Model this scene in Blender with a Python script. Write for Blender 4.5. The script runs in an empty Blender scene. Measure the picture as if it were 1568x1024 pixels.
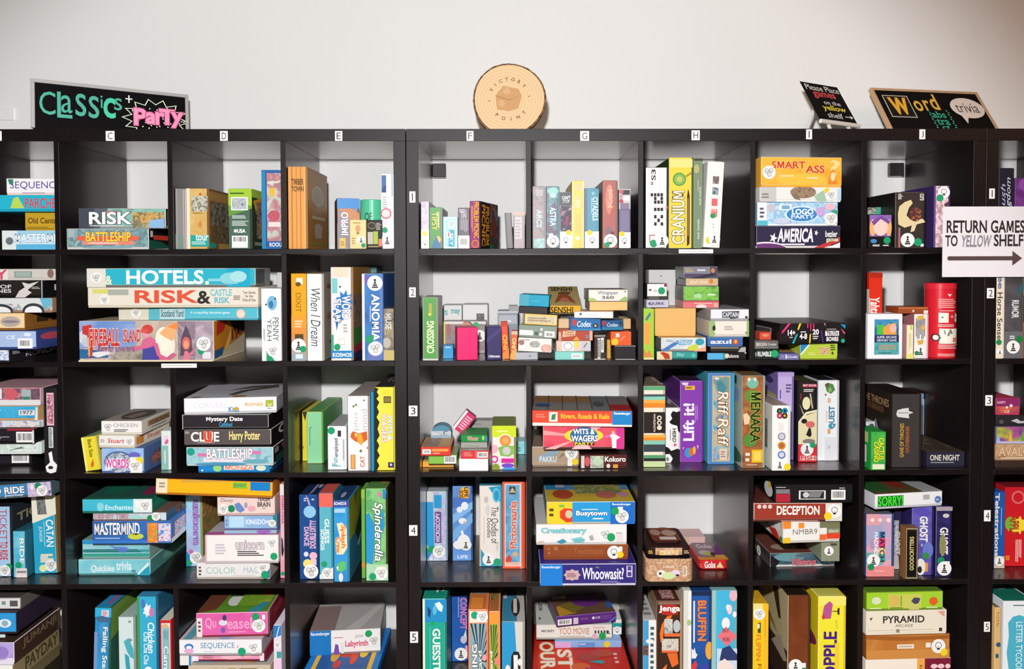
import bpy, math, random
from mathutils import Matrix, Vector
SC = bpy.context.scene
COL = SC.collection
random.seed(7)

# ------------------------------------------------------------------ camera
CAM_POS = Vector((0.32795, -2.21938, 1.39812))
YAW, PIT, ROL = 0.00756, 0.02377, -0.00209
FPX, PPX, PPY = 1085.48, 791.80, 430.27
_r0 = Vector((math.cos(YAW), -math.sin(YAW), 0))
_f0 = Vector((math.sin(YAW), math.cos(YAW), 0))
_u0 = Vector((0, 0, 1))
_fw = _f0 * math.cos(PIT) - _u0 * math.sin(PIT)
_u1 = _f0 * math.sin(PIT) + _u0 * math.cos(PIT)
_rt = _r0 * math.cos(ROL) + _u1 * math.sin(ROL)
_up = -_r0 * math.sin(ROL) + _u1 * math.cos(ROL)
cd = bpy.data.cameras.new('camera')
cam = bpy.data.objects.new('camera', cd)
COL.objects.link(cam)
M = Matrix((( _rt.x, _up.x, -_fw.x, CAM_POS.x), (_rt.y, _up.y, -_fw.y, CAM_POS.y), (_rt.z, _up.z, -_fw.z, CAM_POS.z), (0, 0, 0, 1)))
cam.matrix_world = M
cd.sensor_width = 36.0
cd.lens = FPX * 36.0 / 1568.0
cd.shift_x = -(PPX - 784.0) / 1568.0
cd.shift_y = (PPY - 512.0) / 1568.0
cd.clip_start = 0.05
SC.camera = cam

# ------------------------------------------------------------------ light
w = bpy.data.worlds.new('room_light'); SC.world = w
w.use_nodes = True
bg = w.node_tree.nodes['Background']
bg.inputs[0].default_value = (1.0, 0.88, 0.78, 1)
bg.inputs[1].default_value = 0.09
ld = bpy.data.lights.new('camera_flash', 'SPOT')
ld.energy = 214
ld.color = (0.985, 0.99, 1.0)
ld.shadow_soft_size = 0.05
ld.spot_size = math.radians(100)
ld.spot_blend = 0.44
# wide-panel flash head: an even spread across the beam
ld.use_nodes = True
_nt = ld.node_tree; _em = _nt.nodes['Emission']
_tc = _nt.nodes.new('ShaderNodeTexCoord'); _dt = _nt.nodes.new('ShaderNodeVectorMath'); _dt.operation = 'DOT_PRODUCT'
_ab = _nt.nodes.new('ShaderNodeMath'); _ab.operation = 'ABSOLUTE'
_pw = _nt.nodes.new('ShaderNodeMath'); _pw.operation = 'POWER'; _pw.inputs[1].default_value = -2.3
_nt.links.new(_tc.outputs['Normal'], _dt.inputs[0]); _nt.links.new(_dt.outputs['Value'], _ab.inputs[0])
_nt.links.new(_ab.outputs[0], _pw.inputs[0]); _nt.links.new(_pw.outputs[0], _em.inputs['Strength'])
flash = bpy.data.objects.new('camera_flash', ld)
COL.objects.link(flash)
flash.location = CAM_POS + Vector((-0.09, 0.0, 0.40))
aim = Vector((0.16, 0.4, 0.92))
_q = (aim - flash.location).to_track_quat('-Z', 'Y')
flash.rotation_euler = _q.to_euler()
_dt.inputs[1].default_value = _q.inverted() @ Vector((0.0, 1.0, 0.0))
l2 = bpy.data.lights.new('warm_room_lamp', 'POINT')
l2.energy = 38; l2.color = (1.0, 0.46, 0.2); l2.shadow_soft_size = 0.2
lamp = bpy.data.objects.new('warm_room_lamp', l2); COL.objects.link(lamp); lamp.location = (3.6, -1.3, 2.7)
l3 = bpy.data.lights.new('ceiling_fill', 'AREA'); l3.shape = 'RECTANGLE'; l3.size = 2.6; l3.size_y = 0.6; l3.energy = 5; l3.color = (1.0, 0.93, 0.86)  # unseen overhead fill, added to lift the shade in the upper rows
cl = bpy.data.objects.new('ceiling_fill', l3); COL.objects.link(cl); cl.location = (0.2, -1.5, 3.1)
cl.rotation_euler = (Vector((0.2, 0.2, 1.3)) - cl.location).to_track_quat('-Z', 'Y').to_euler()
SC.view_settings.view_transform = 'Standard'
SC.view_settings.look = 'None'
SC.view_settings.gamma = 1.0
SC.view_settings.exposure = 0.0
SC.view_settings.use_curve_mapping = False

# ------------------------------------------------------------------ materials
def lin(h):
    h = h.lstrip('#')
    if len(h) == 3: h = ''.join(c * 2 for c in h)
    o = []
    for i in (0, 2, 4):
        c = int(h[i:i + 2], 16) / 255.0
        o.append(c / 12.92 if c <= 0.04045 else ((c + 0.055) / 1.055) ** 2.4)
    return (o[0], o[1], o[2], 1.0)
MATS = {}
def new_mat(name):
    m = bpy.data.materials.new(name); m.use_nodes = True
    return m, m.node_tree, m.node_tree.nodes['Principled BSDF']
def mat(c, rough=0.42):
    """Printed card: a hex string is one ink, a tuple of hex strings a mottled printed picture."""
    key = (c, rough)
    if key in MATS: return MATS[key]
    if isinstance(c, str):
        m, nt, b = new_mat('print_' + c.strip('#'))
        b.inputs['Base Color'].default_value = lin(c)
    else:
        cols = [x for x in c if isinstance(x, str)]
        sc = ([x for x in c if not isinstance(x, str)] + [28.0])[0]
        m, nt, b = new_mat('picture_print')
        tc = nt.nodes.new('ShaderNodeTexCoord')
        nz = nt.nodes.new('ShaderNodeTexNoise'); nz.noise_dimensions = '4D'
        nz.inputs['Scale'].default_value = sc; nz.inputs['Detail'].default_value = 3.0
        nz.inputs['W'].default_value = (len(MATS) * 1.37) % 50
        nz.inputs['Distortion'].default_value = 0.8
        cr = nt.nodes.new('ShaderNodeValToRGB'); el = cr.color_ramp.elements
        n = len(cols)
        for i, h in enumerate(cols):
            p = 0.33 + 0.34 * i / max(1, n - 1)
            e = el[i] if i < 2 else el.new(p)
            e.position = p; e.color = lin(h)
        nt.links.new(tc.outputs['Object'], nz.inputs['Vector'])
        nt.links.new(nz.outputs['Fac'], cr.inputs['Fac'])
        nt.links.new(cr.outputs['Color'], b.inputs['Base Color'])
    b.inputs['Roughness'].default_value = rough; b.inputs['Specular IOR Level'].default_value = 0.32
    MATS[key] = m
    return m

def wood_black():
    m, nt, b = new_mat('black_brown_veneer')
    tc = nt.nodes.new('ShaderNodeTexCoord'); mp = nt.nodes.new('ShaderNodeMapping')
    mp.inputs['Scale'].default_value = (60, 60, 4)
    nz = nt.nodes.new('ShaderNodeTexNoise'); nz.inputs['Scale'].default_value = 4; nz.inputs['Detail'].default_value = 5
    cr = nt.nodes.new('ShaderNodeValToRGB')
    cr.color_ramp.elements[0].position = .3; cr.color_ramp.elements[0].color = lin('#130e0f')
    cr.color_ramp.elements[1].position = .75; cr.color_ramp.elements[1].color = lin('#1d1617')
    nt.links.new(tc.outputs['Object'], mp.inputs['Vector']); nt.links.new(mp.outputs['Vector'], nz.inputs['Vector'])
    nt.links.new(nz.outputs['Fac'], cr.inputs['Fac'])
    bp = nt.nodes.new('ShaderNodeBump'); bp.inputs['Strength'].default_value = .08; bp.inputs['Distance'].default_value = .001
    nt.links.new(nz.outputs['Fac'], bp.inputs['Height'])
    nt.nodes.remove(b)
    N = nt.nodes.new
    df, g1, g2, m1, m2 = N('ShaderNodeBsdfDiffuse'), N('ShaderNodeBsdfGlossy'), N('ShaderNodeBsdfGlossy'), N('ShaderNodeMixShader'), N('ShaderNodeMixShader')
    fr, lw, pw = N('ShaderNodeFresnel'), N('ShaderNodeLayerWeight'), N('ShaderNodeMath')
    fr.inputs['IOR'].default_value = 1.39
    g1.distribution = 'BECKMANN'; g1.inputs['Roughness'].default_value = .5; g1.inputs['Color'].default_value = (1, .97, .98, 1)
    g2.inputs['Roughness'].default_value = .17; g2.inputs['Color'].default_value = (.9, .86, .84, 1)
    pw.operation = 'POWER'; pw.inputs[1].default_value = 3.2; pw.use_clamp = True
    mu = N('ShaderNodeMath'); mu.operation = 'MULTIPLY'; mu.inputs[1].default_value = .6
    L = nt.links.new
    L(cr.outputs['Color'], df.inputs['Color'])
    for q in (df, g1): L(bp.outputs['Normal'], q.inputs['Normal'])
    L(fr.outputs[0], m1.inputs[0]); L(df.outputs[0], m1.inputs[1]); L(g1.outputs[0], m1.inputs[2])
    L(lw.outputs['Facing'], pw.inputs[0]); L(pw.outputs[0], mu.inputs[0]); L(mu.outputs[0], m2.inputs[0])
    L(m1.outputs[0], m2.inputs[1]); L(g2.outputs[0], m2.inputs[2])
    L(m2.outputs[0], nt.nodes['Material Output'].inputs['Surface'])
    return m
def wall_mat():
    m, nt, b = new_mat('painted_wall')
    tc = nt.nodes.new('ShaderNodeTexCoord')
    nz = nt.nodes.new('ShaderNodeTexNoise'); nz.inputs['Scale'].default_value = 1.3; nz.inputs['Detail'].default_value = 4
    n2 = nt.nodes.new('ShaderNodeTexNoise'); n2.inputs['Scale'].default_value = 140; n2.inputs['Detail'].default_value = 2
    cr = nt.nodes.new('ShaderNodeValToRGB')
    cr.color_ramp.elements[0].position = .3; cr.color_ramp.elements[0].color = lin('#eeedea')
    cr.color_ramp.elements[1].position = .7; cr.color_ramp.elements[1].color = lin('#f1f0ed')
    bp = nt.nodes.new('ShaderNodeBump'); bp.inputs['Strength'].default_value = .12; bp.inputs['Distance'].default_value = .002
    nt.links.new(tc.outputs['Object'], nz.inputs['Vector']); nt.links.new(tc.outputs['Object'], n2.inputs['Vector'])
    nt.links.new(nz.outputs['Fac'], cr.inputs['Fac']); nt.links.new(cr.outputs['Color'], b.inputs['Base Color'])
    nt.links.new(n2.outputs['Fac'], bp.inputs['Height']); nt.links.new(bp.outputs['Normal'], b.inputs['Normal'])
    b.inputs['Roughness'].default_value = 0.6
    return m
def chalk_mat(c):
    m, nt, b = new_mat('chalkboard_paint')
    b.inputs['Base Color'].default_value = lin(c); b.inputs['Roughness'].default_value = .85; b.inputs['Specular IOR Level'].default_value = .08
    return m
VENEER = wood_black(); WALL = wall_mat()

# ------------------------------------------------------------------ mesh builder
class MB:
    def __init__(s): s.v = []; s.f = []; s.m = []; s.ms = []
    def mi(s, m):
        if m not in s.ms: s.ms.append(m)
        return s.ms.index(m)
    def poly(s, pts, m):
        k = len(s.v); s.v += [tuple(p) for p in pts]; s.f.append(tuple(range(k, k + len(pts)))); s.m.append(s.mi(m))
    def raw(s, vs, fs, m):
        k = len(s.v); s.v += [tuple(p) for p in vs]; i = s.mi(m)
        for f in fs: s.f.append(tuple(k + a for a in f)); s.m.append(i)
    def box(s, x0, y0, z0, x1, y1, z1, m, c=0.0012, mats=None, edge=None):
        """Box with chamfered edges; mats may give own materials for F, R, L, T, K (back), B (bottom)."""
        mats = mats or {}
        c = min(c, (x1 - x0) * .3, (y1 - y0) * .3, (z1 - z0) * .3)
        lo = (x0, y0, z0); hi = (x1, y1, z1)
        P = {}
        vs = []
        for i in range(8):
            sg = [(i >> k) & 1 for k in range(3)]
            for a in range(3):
                p = [(hi[k] if sg[k] else lo[k]) for k in range(3)]
                for k in range(3):
                    if k != a: p[k] += -c if sg[k] else c
                P[(i, a)] = len(vs); vs.append(p)
        k0 = len(s.v); s.v += [tuple(p) for p in vs]
        cen = [(lo[k] + hi[k]) / 2 for k in range(3)]
        def face(ids, mm):
            pts = [Vector(vs[j]) for j in ids]
            n = (pts[1] - pts[0]).cross(pts[2] - pts[0])
            mid = sum(pts, Vector()) / len(pts) - Vector(cen)
            if n.dot(mid) < 0: ids = ids[::-1]
            s.f.append(tuple(k0 + j for j in ids)); s.m.append(s.mi(mm))
        names = {(0, 0): 'L', (0, 1): 'R', (1, 0): 'F', (1, 1): 'K', (2, 0): 'B', (2, 1): 'T'}
        for a in range(3):
            b, d = [k for k in range(3) if k != a]
            for sd in (0, 1):
                cs = [(0, 0), (1, 0), (1, 1), (0, 1)]
                ids = [P[((sd << a) | (p << b) | (q << d), a)] for p, q in cs]
                face(ids, mats.get(names[(a, sd)], m))
        em = edge or m
        for a in range(3):
            b, d = [k for k in range(3) if k != a]
            for p in (0, 1):
                for q in (0, 1):
                    i0 = (p << b) | (q << d); i1 = i0 | (1 << a)
                    face([P[(i0, b)], P[(i0, d)], P[(i1, d)], P[(i1, b)]], em)
        for i in range(8): face([P[(i, 0)], P[(i, 1)], P[(i, 2)]], em)
    def cyl(s, cx, cy, z0, z1, r, m, n=40, c=0.002, top=None):
        prof = [(0, z0), (r - c, z0), (r, z0 + c), (r, z1 - c), (r - c, z1), (0, z1)]
        for (ra, za), (rb, zb), mm in [(prof[i], prof[i + 1], (top or m) if i == 4 else m) for i in range(5)]:
            for k in range(n):
                a0 = 2 * math.pi * k / n; a1 = 2 * math.pi * (k + 1) / n
                A = lambda r_, z_, a: (cx + r_ * math.cos(a), cy + r_ * math.sin(a), z_)
                if ra == 0: s.poly([A(rb, zb, a1), A(rb, zb, a0), (cx, cy, za)], mm)
                elif rb == 0: s.poly([A(ra, za, a0), A(ra, za, a1), (cx, cy, zb)], mm)
                else: s.poly([A(ra, za, a0), A(ra, za, a1), A(rb, zb, a1), A(rb, zb, a0)], mm)
    def rbox(s, w, d, h, r, m, top=None, bev=.004, z0=0, n=6, bottom=None):
        """Rounded tin: plan with round corners, small bevel at top and bottom."""
        def ring(ins, z):
            o = []
            rr = max(r - ins, .001)
            for (cx, cy, a0) in ((w - r, d - r, 0), (r, d - r, 90), (r, r, 180), (w - r, r, 270)):
                for k in range(n + 1):
                    a = math.radians(a0 + 90 * k / n); o.append((cx + rr * math.cos(a), cy + rr * math.sin(a), z))
            return o
        rs = [ring(bev, z0), ring(0, z0 + bev), ring(0, z0 + h - bev), ring(bev, z0 + h)]
        N = len(rs[0])
        s.poly(rs[0][::-1], bottom or m)
        for a, b in zip(rs, rs[1:]):
            for k in range(N):
                s.poly([a[k], a[(k + 1) % N], b[(k + 1) % N], b[k]], m)
        s.poly(rs[-1], top or m)
    def tube(s, p, q, ra, rb, m, n=12):
        p, q = Vector(p), Vector(q); ax = (q - p).normalized()
        e = ax.cross(Vector((0, 0, 1)) if abs(ax.z) < .9 else Vector((1, 0, 0))).normalized(); g = ax.cross(e)
        A = [p + (e * math.cos(2 * math.pi * k / n) + g * math.sin(2 * math.pi * k / n)) * ra for k in range(n)]
        B_ = [q + (e * math.cos(2 * math.pi * k / n) + g * math.sin(2 * math.pi * k / n)) * rb for k in range(n)]
        for k in range(n): s.poly([A[k], A[(k + 1) % n], B_[(k + 1) % n], B_[k]], m)
        s.poly(A[::-1], m); s.poly(B_, m)
    def build(s, name, parent=None):
        me = bpy.data.meshes.new(name)
        me.from_pydata(s.v, [], s.f)
        for m in s.ms: me.materials.append(m)
        me.polygons.foreach_set('material_index', s.m)
        me.update()
        o = bpy.data.objects.new(name, me); COL.objects.link(o)
        if parent: o.parent = parent
        return o
def tag(o, label=None, cat=None, group=None, kind=None):
    if label: o['label'] = label
    if cat: o['category'] = cat
    if group: o['group'] = group
    if kind: o['kind'] = kind
    return o

# ------------------------------------------------------------------ lettering
CHARS = "ABCDEFGHIJKLMNOPQRSTUVWXYZabcdefghijklmnopqrstuvwxyz0123456789&!?'.,:-+>#/"
WT = (0.0, 0.016, 0.027, 0.062)
GL = {}; ADV = {}
def make_glyphs():
    obs = []
    def t(body, off):
        c = bpy.data.curves.new('glyph', 'FONT'); c.body = body; c.offset = off; c.resolution_u = 3; c.fill_mode = 'FRONT'
        o = bpy.data.objects.new('glyph', c); COL.objects.link(o); return o
    for ch in CHARS:
        for wi, of in enumerate(WT): obs.append((ch, wi, t(ch, of)))
        obs.append((ch, 'a', t('|' + ch + '|', 0)))
    obs.append(('', 'a', t('||', 0)))
    obs.append((' ', 'a', t('| |', 0)))
    dg = bpy.context.evaluated_depsgraph_get(); dg.update()
    wd = {}
    for ch, wi, o in obs:
        me = bpy.data.meshes.new_from_object(o.evaluated_get(dg))
        vs = [(v.co.x, v.co.y) for v in me.vertices]
        if wi == 'a': wd[ch] = max(v[0] for v in vs) - min(v[0] for v in vs)
        else: GL[(ch, wi)] = (vs, [tuple(p.vertices) for p in me.polygons])
        bpy.data.meshes.remove(me)
    for ch in wd:
        if ch: ADV[ch] = wd[ch] - wd['']
    xs = [v[0] for v in GL[('M', 0)][0]]; ys = [v[1] for v in GL[('M', 0)][0]]
    a, b, h = min(xs), max(xs), max(ys); c = (a + b) / 2
    for wi, k in ((1, .105), (2, .13), (3, .2)):         # drawn M: its thickened outline folds over itself
        e = 0.0 if wi < 3 else .04
        l, r_, lo, hi = a - e, b + e, -e, h + e
        GL[('M', wi)] = ([(l, lo), (l + k, lo), (l + k, hi), (l, hi), (r_ - k, lo), (r_, lo), (r_, hi), (r_ - k, hi),
                          (l + k * .3, hi), (l + k * 1.4, hi), (c + k * .55, h * .12 - e), (c - k * .55, h * .12 - e), (r_ - k * 1.4, hi), (r_ - k * .3, hi)],
                         [(0, 1, 2, 3), (4, 5, 6, 7), (11, 10, 9, 8), (11, 10, 13, 12)])
    cs = [o.data for _, _, o in obs]
    for _, _, o in obs: bpy.data.objects.remove(o)
    for c in cs: bpy.data.curves.remove(c)
make_glyphs()
def layout(text, wi=0, track=0.0, shear=0.0):
    """Glyph polygons of a line of text plus its extents."""
    x = 0.0; out = []
    for ch in text:
        if (ch, wi) in GL:
            vs, fs = GL[(ch, wi)]
            out.append(([(x + a + shear * b, b) for a, b in vs], fs))
        x += ADV.get(ch, .3) + track
    return out
def extents(gl):
    xs = [p[0] for vs, _ in gl for p in vs]; ys = [p[1] for vs, _ in gl for p in vs]
    return min(xs), max(xs), min(ys), max(ys)

# art item makers ------------------------------------------------------------
def T(s, u0, v0, u1, v1, c='#fff', rot=0, w=1, o=None, sh=0.0): return ('t', s, u0, v0, u1, v1, c, rot, w, o, sh)
def R(u0, v0, u1, v1, c): return ('r', u0, v0, u1, v1, c)
def E(u, v, ru, rv, c): return ('e', u, v, ru, rv, c)
def C(u, v, r, c): return ('c', u, v, r, c)
def G(pts, c): return ('g', pts, c)
def BC(u0, v0, u1, v1): return ('b', u0, v0, u1, v1)
def BU(u, v, ru, rv, n, c, k=.7): return ('u', u, v, ru, rv, n, c, k)
def LN(u0, v0, u1, v1, n, c, rot=0): return ('l', u0, v0, u1, v1, n, c, rot)
def S(u, v, kind='pawn', r=.0195): return ('S', u, v, kind, r)
def D(u, v, c='#1f9e6a', r=.0088): return ('D', u, v, c, r)
YD = '#ecd02c'

class Face:
    """Maps (u, v) on one face of a w x d x h box to a point just off that face."""
    def __init__(s, w, d, h, f):
        s.w, s.d, s.h, s.f = w, d, h, f
        s.U, s.V = {'F': (w, h), 'R': (d, h), 'L': (d, h), 'T': (w, d)}[f]
    def __call__(s, u, v, o):
        w, d, h = s.w, s.d, s.h
        if s.f == 'F': return (u * w, -o, h - v * h)
        if s.f == 'R': return (w + o, u * d, h - v * h)
        if s.f == 'L': return (-o, d - u * d, h - v * h)
        return (u * w, d - v * d, h + o)
class Cyl:
    """The visible front of a round can, unrolled to (u, v)."""
    def __init__(s, r, cx, cy, z0, z1): s.r, s.cx, s.cy, s.z0, s.z1 = r, cx, cy, z0, z1; s.U = 2.6 * r; s.V = z1 - z0
    def __call__(s, u, v, o):
        a = math.radians(-90) + (u - .5) * 2.6
        return (s.cx + (s.r + o) * math.cos(a), s.cy + (s.r + o) * math.sin(a), s.z1 - v * (s.z1 - s.z0))

def put_text(mb, F, it, off):
    _, s, u0, v0, u1, v1, c, rot, w_, o_, sh = it
    base = layout(s, 0, 0.0, sh)
    if not base: return
    x0, x1, y0, y1 = extents(base)
    def place(gl, m, off):
        for vs, fs in gl:
            q = []
            for a, b in vs:
                p = (a - x0) / (x1 - x0); t = (b - y0) / (y1 - y0)
                if rot == 0: u, v = u0 + p * (u1 - u0), v1 - t * (v1 - v0)
                elif rot == 90: u, v = u1 - t * (u1 - u0), v1 - p * (v1 - v0)
                elif rot == 180: u, v = u1 - p * (u1 - u0), v0 + t * (v1 - v0)
                else: u, v = u0 + t * (u1 - u0), v0 + p * (v1 - v0)
                q.append(F(min(max(u, .003), .997), min(max(v, .003), .997), off))
            mb.raw(q, fs, m)
    if o_: place(layout(s, 3, 0.0, sh), mat(o_), off); off += .00025
    place(layout(s, w_, 0.0, sh), mat(c), off)

def circ(u, v, ru, rv, n=22, a0=0): return [(u + ru * math.cos(a0 - 2 * math.pi * k / n), v + rv * math.sin(a0 - 2 * math.pi * k / n)) for k in range(n)]

def clip(p):
    for ax, lim, sg in ((0, .004, 1), (0, .996, -1), (1, .004, 1), (1, .996, -1)):
        o = []
        for i in range(len(p)):
            a, b = p[i - 1], p[i]; da, db = (a[ax] - lim) * sg, (b[ax] - lim) * sg
            if (da >= 0) != (db >= 0):
                t = da / (da - db); o.append((a[0] + (b[0] - a[0]) * t, a[1] + (b[1] - a[1]) * t))
            if db >= 0: o.append(b)
        p = o
        if len(p) < 3: return []
    return p
def decorate(mb, F, art, parent_stk):
    off = .0003
    def patch(p, m, off):
        if isinstance(F, Cyl):
            us = [q[0] for q in p]; n = max(1, int((max(us) - min(us)) / .08))
            if n > 1 and len(p) == 4:
                (ua, va), (ub, _), (_, vb) = p[0], p[1], p[2]
                for i in range(n):
                    c0, c1 = ua + (ub - ua) * i / n, ua + (ub - ua) * (i + 1) / n
                    mb.poly([F(c0, va, off), F(c1, va, off), F(c1, vb, off), F(c0, vb, off)], m)
                return
        p = clip(p)
        if p: mb.poly([F(a, b, off) for a, b in p], m)
    rect = lambda a, b, c_, d_: [(a, d_), (c_, d_), (c_, b), (a, b)]
    for it in sorted(art, key=lambda q: q[0] in 'SD'):       # stickers lie on top of the print
        k = it[0]
        if k in 'SD': parent_stk.append((F, it, off + .0003)); off += .0009; continue
        if k == 't': put_text(mb, F, it, off)
        elif k == 'r': patch(rect(*it[1:5]), mat(it[5]), off)
        elif k == 'e': patch(circ(*it[1:5]), mat(it[5]), off)
        elif k == 'c': patch(circ(it[1], it[2], it[3] / F.U, it[3] / F.V), mat(it[4]), off)
        elif k == 'g':
            p = it[1]; ar = sum(p[i][0] * p[(i + 1) % len(p)][1] - p[(i + 1) % len(p)][0] * p[i][1] for i in range(len(p)))
            patch(p[::-1] if ar > 0 else p, mat(it[2]), off)
        elif k == 'u':
            _, u, v, ru, rv, n, col, kk = it
            patch([(u + ru * (1 if i % 2 == 0 else kk) * math.cos(-math.pi * i / n), v + rv * (1 if i % 2 == 0 else kk) * math.sin(-math.pi * i / n)) for i in range(2 * n)], mat(col), off)
        elif k == 'b':
            _, a, b, c_, d_ = it; patch(rect(a, b, c_, d_), mat('#f2f0ee'), off)
            n = 11; rr = random.Random(int(a * 99 + b * 77))
            hz = (c_ - a) * F.U >= (d_ - b) * F.V * .8
            for i in range(n):
                p = .1 + .8 * i / n; q = p + .8 / n * rr.uniform(.3, .7)
                if hz: z = (a + (c_ - a) * p, b + (d_ - b) * .15, a + (c_ - a) * q, b + (d_ - b) * .8)
                else: z = (a + (c_ - a) * .15, b + (d_ - b) * p, a + (c_ - a) * .8, b + (d_ - b) * q)
                patch(rect(*z), mat('#26242a'), off + .0002)
        elif k == 'l':
            _, a, b, c_, d_, n, col, rot = it; rr = random.Random(n * 31 + int(a * 100))
            for i in range(n):
                p = (i + .2) / n; q = (i + .75) / n; e = rr.uniform(.7, 1.0)
                if rot: z = (a + (c_ - a) * p, b, a + (c_ - a) * q, b + (d_ - b) * e)
                else: z = (a, b + (d_ - b) * p, a + (c_ - a) * e, b + (d_ - b) * q)
                patch(rect(*z), mat(col), off)
        off += .00025

def sticker(F, it, off, parent):
    mb = MB(); k, u, v = it[0], it[1], it[2]
    rr_ = min(it[4], .47 * F.U, .47 * F.V); it = it[:4] + (rr_,)
    u = min(max(u, rr_ / F.U + .012), .988 - rr_ / F.U); v = min(max(v, rr_ / F.V + .012), .988 - rr_ / F.V)
    if k == 'D':
        mb.poly([F(p, q, off) for p, q in circ(u, v, it[4] / F.U, it[4] / F.V)], mat(it[3]))
        return mb.build('colour_dot', parent)
    kind, r = it[3], it[4]
    P = lambda x, y, o=off + .0002: F(u + x * r / F.U, v - y * r / F.V, o)
    mb.poly([P(*p[:2], o=off) for p in [(math.cos(-2 * math.pi * i / 26), -math.sin(-2 * math.pi * i / 26)) for i in range(26)][::-1]], mat('#f1efec'))
    bk = mat('#2a2628')
    def disc(x, y, rr, m=bk, o=off + .0002, n=14): mb.poly([P(x + rr * math.cos(2 * math.pi * i / n), y + rr * math.sin(2 * math.pi * i / n), o) for i in range(n)], m)
    wh = mat('#f1efec')
    if kind == 'pawn':
        mb.poly([P(-.42, -.62), P(.42, -.62), P(.36, -.42), P(-.36, -.42)], bk)
        mb.poly([P(-.32, -.36), P(.32, -.36), P(.24, -.14), P(-.24, -.14)], bk)
        mb.poly([P(-.2, -.08), P(.2, -.08), P(.08, .22), P(-.08, .22)], bk)
        disc(0, .4, .17)
    elif kind == 'bulb':
        disc(0, .12, .46); disc(0, .12, .38, wh, off + .0004)
        mb.poly([P(-.2, -.5), P(.2, -.5), P(.22, -.3), P(-.22, -.3)], bk)
        mb.poly([P(-.03, -.3, off + .0005), P(.03, -.3, off + .0005), P(.03, .05, off + .0005), P(-.03, .05, off + .0005)], bk)
    else:
        for x, y in ((-.34, .2), (.32, .3), (.05, -.32)):
            disc(x, y, .34, bk); disc(x, y, .28, wh, off + .0004)
            disc(x - .1, y + .04, .05, bk, off + .0006); disc(x + .1, y + .04, .05, bk, off + .0006)
            mb.poly([P(x - .12, y - .14, off + .0006), P(x + .12, y - .14, off + .0006), P(x + .08, y - .08, off + .0006), P(x - .08, y - .08, off + .0006)], bk)
    return mb.build('round_sticker', parent)

# ------------------------------------------------------------------ pixel rays
def ray(x, y): return (_rt * ((x - PPX) / FPX) + _up * ((PPY - y) / FPX) + _fw)
def atY(x, y, Y):
    d = ray(x, y); return CAM_POS + d * ((Y - CAM_POS.y) / d.y)
def atZ(x, y, Z):
    d = ray(x, y); return CAM_POS + d * ((Z - CAM_POS.z) / d.z)

# ------------------------------------------------------------------ setting
FR, IN, DV, DEP, TOP = .038, .335, .016, .39, 1.82
WALLY = .405
SHZ = [TOP - FR - IN * (i + 1) - DV * i for i in range(5)]          # top surface of the board under each row
UNITS = {'left': -1.817, 'middle': 0.0, 'right': 1.817}
def struct(name, x0, y0, z0, x1, y1, z1, m):
    mb = MB(); mb.box(x0, y0, z0, x1, y1, z1, m, c=.0005); o = mb.build(name); o['kind'] = 'structure'; return o
struct('wall_back', -3.6, WALLY, -.05, 4.4, WALLY + .1, 3.2, WALL)
mfl = mat('#8a7a6a', .5)
struct('floor', -3.6, -3.4, -.05, 4.4, WALLY, 0, mfl)

MISSING = {('left', 1, 3), ('left', 3, 3), ('middle', 1, 1), ('middle', 2, 3)}   # (unit, row, divider) not fitted
def unit(key, label):
    X = UNITS[key]; W = 2 * FR + 5 * IN + 4 * DV; Z0 = SHZ[4] - FR
    root = bpy.data.objects.new('shelving_unit', None); COL.objects.link(root); root.location = (X, 0, 0)
    tag(root, label, 'shelf', 'black shelving units against the wall')
    def bd(n, *a):
        mb = MB(); mb.box(*a, VENEER, c=.0008); return mb.build(n, root)
    bd('top_board', 0, 0, TOP - FR, W, DEP, TOP)
    bd('bottom_board', 0, 0, Z0, W, DEP, SHZ[4])
    bd('side_panel', 0, 0, SHZ[4], FR, DEP, TOP - FR); bd('side_panel', W - FR, 0, SHZ[4], W, DEP, TOP - FR)
    if Z0 > .005: bd('plinth', .02, .02, 0, W - .02, DEP - .02, Z0)
    for i in range(4): bd('shelf', FR, 0, SHZ[i] - DV, W - FR, DEP, SHZ[i])
    for r in range(5):
        for k in range(1, 5):
            if (key, r, k) in MISSING: continue
            x = FR + IN * k + DV * (k - 1)
            bd('divider', x, 0, SHZ[r], x + DV, DEP, SHZ[r] + IN)
    return root
U = {'left': unit('left', 'black-brown cube shelving unit left of centre, below the pink and green chalkboard'),
     'middle': unit('middle', 'black-brown cube shelving unit in the middle, below the round wood slice'),
     'right': unit('right', 'black-brown cube shelving unit cut off at the right edge of the photo')}

def paper_tag(key, x0, y0, x1, y1, text, name, label=None):
    a = atY(x0, y1, -.001); b = atY(x1, y0, -.001); w_, h_ = b.x - a.x, b.z - a.z
    mb = MB(); wm = mat('#f3f1ee', .7)
    mb.box(0, -.0008, 0, w_, 0, h_, wm, c=.0001)
    F = Face(w_, .0008, h_, 'F')
    if text: put_text(mb, lambda u, v, o: F(u, v, o + .0008), T(text, *((.4, .16, .6, .84) if text in 'I1' else (.3, .16, .7, .84) if text == 'J' else (.22, .16, .8, .84)), '#2a2426', 0, 0), .0003)
    else: decorate(mb, lambda_face(F, .0008), [LN(.06, .35, .94, .65, 1, '#b9b4b4')], [])
    o = mb.build(name, U[key]); o.location = (a.x - UNITS[key], 0, a.z)
    if label: o['label'] = label
    return o
class lambda_face:
    def __init__(s, F, e): s.F, s.e, s.U, s.V = F, e, F.U, F.V
    def __call__(s, u, v, o): return s.F(u, v, o + s.e)
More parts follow.
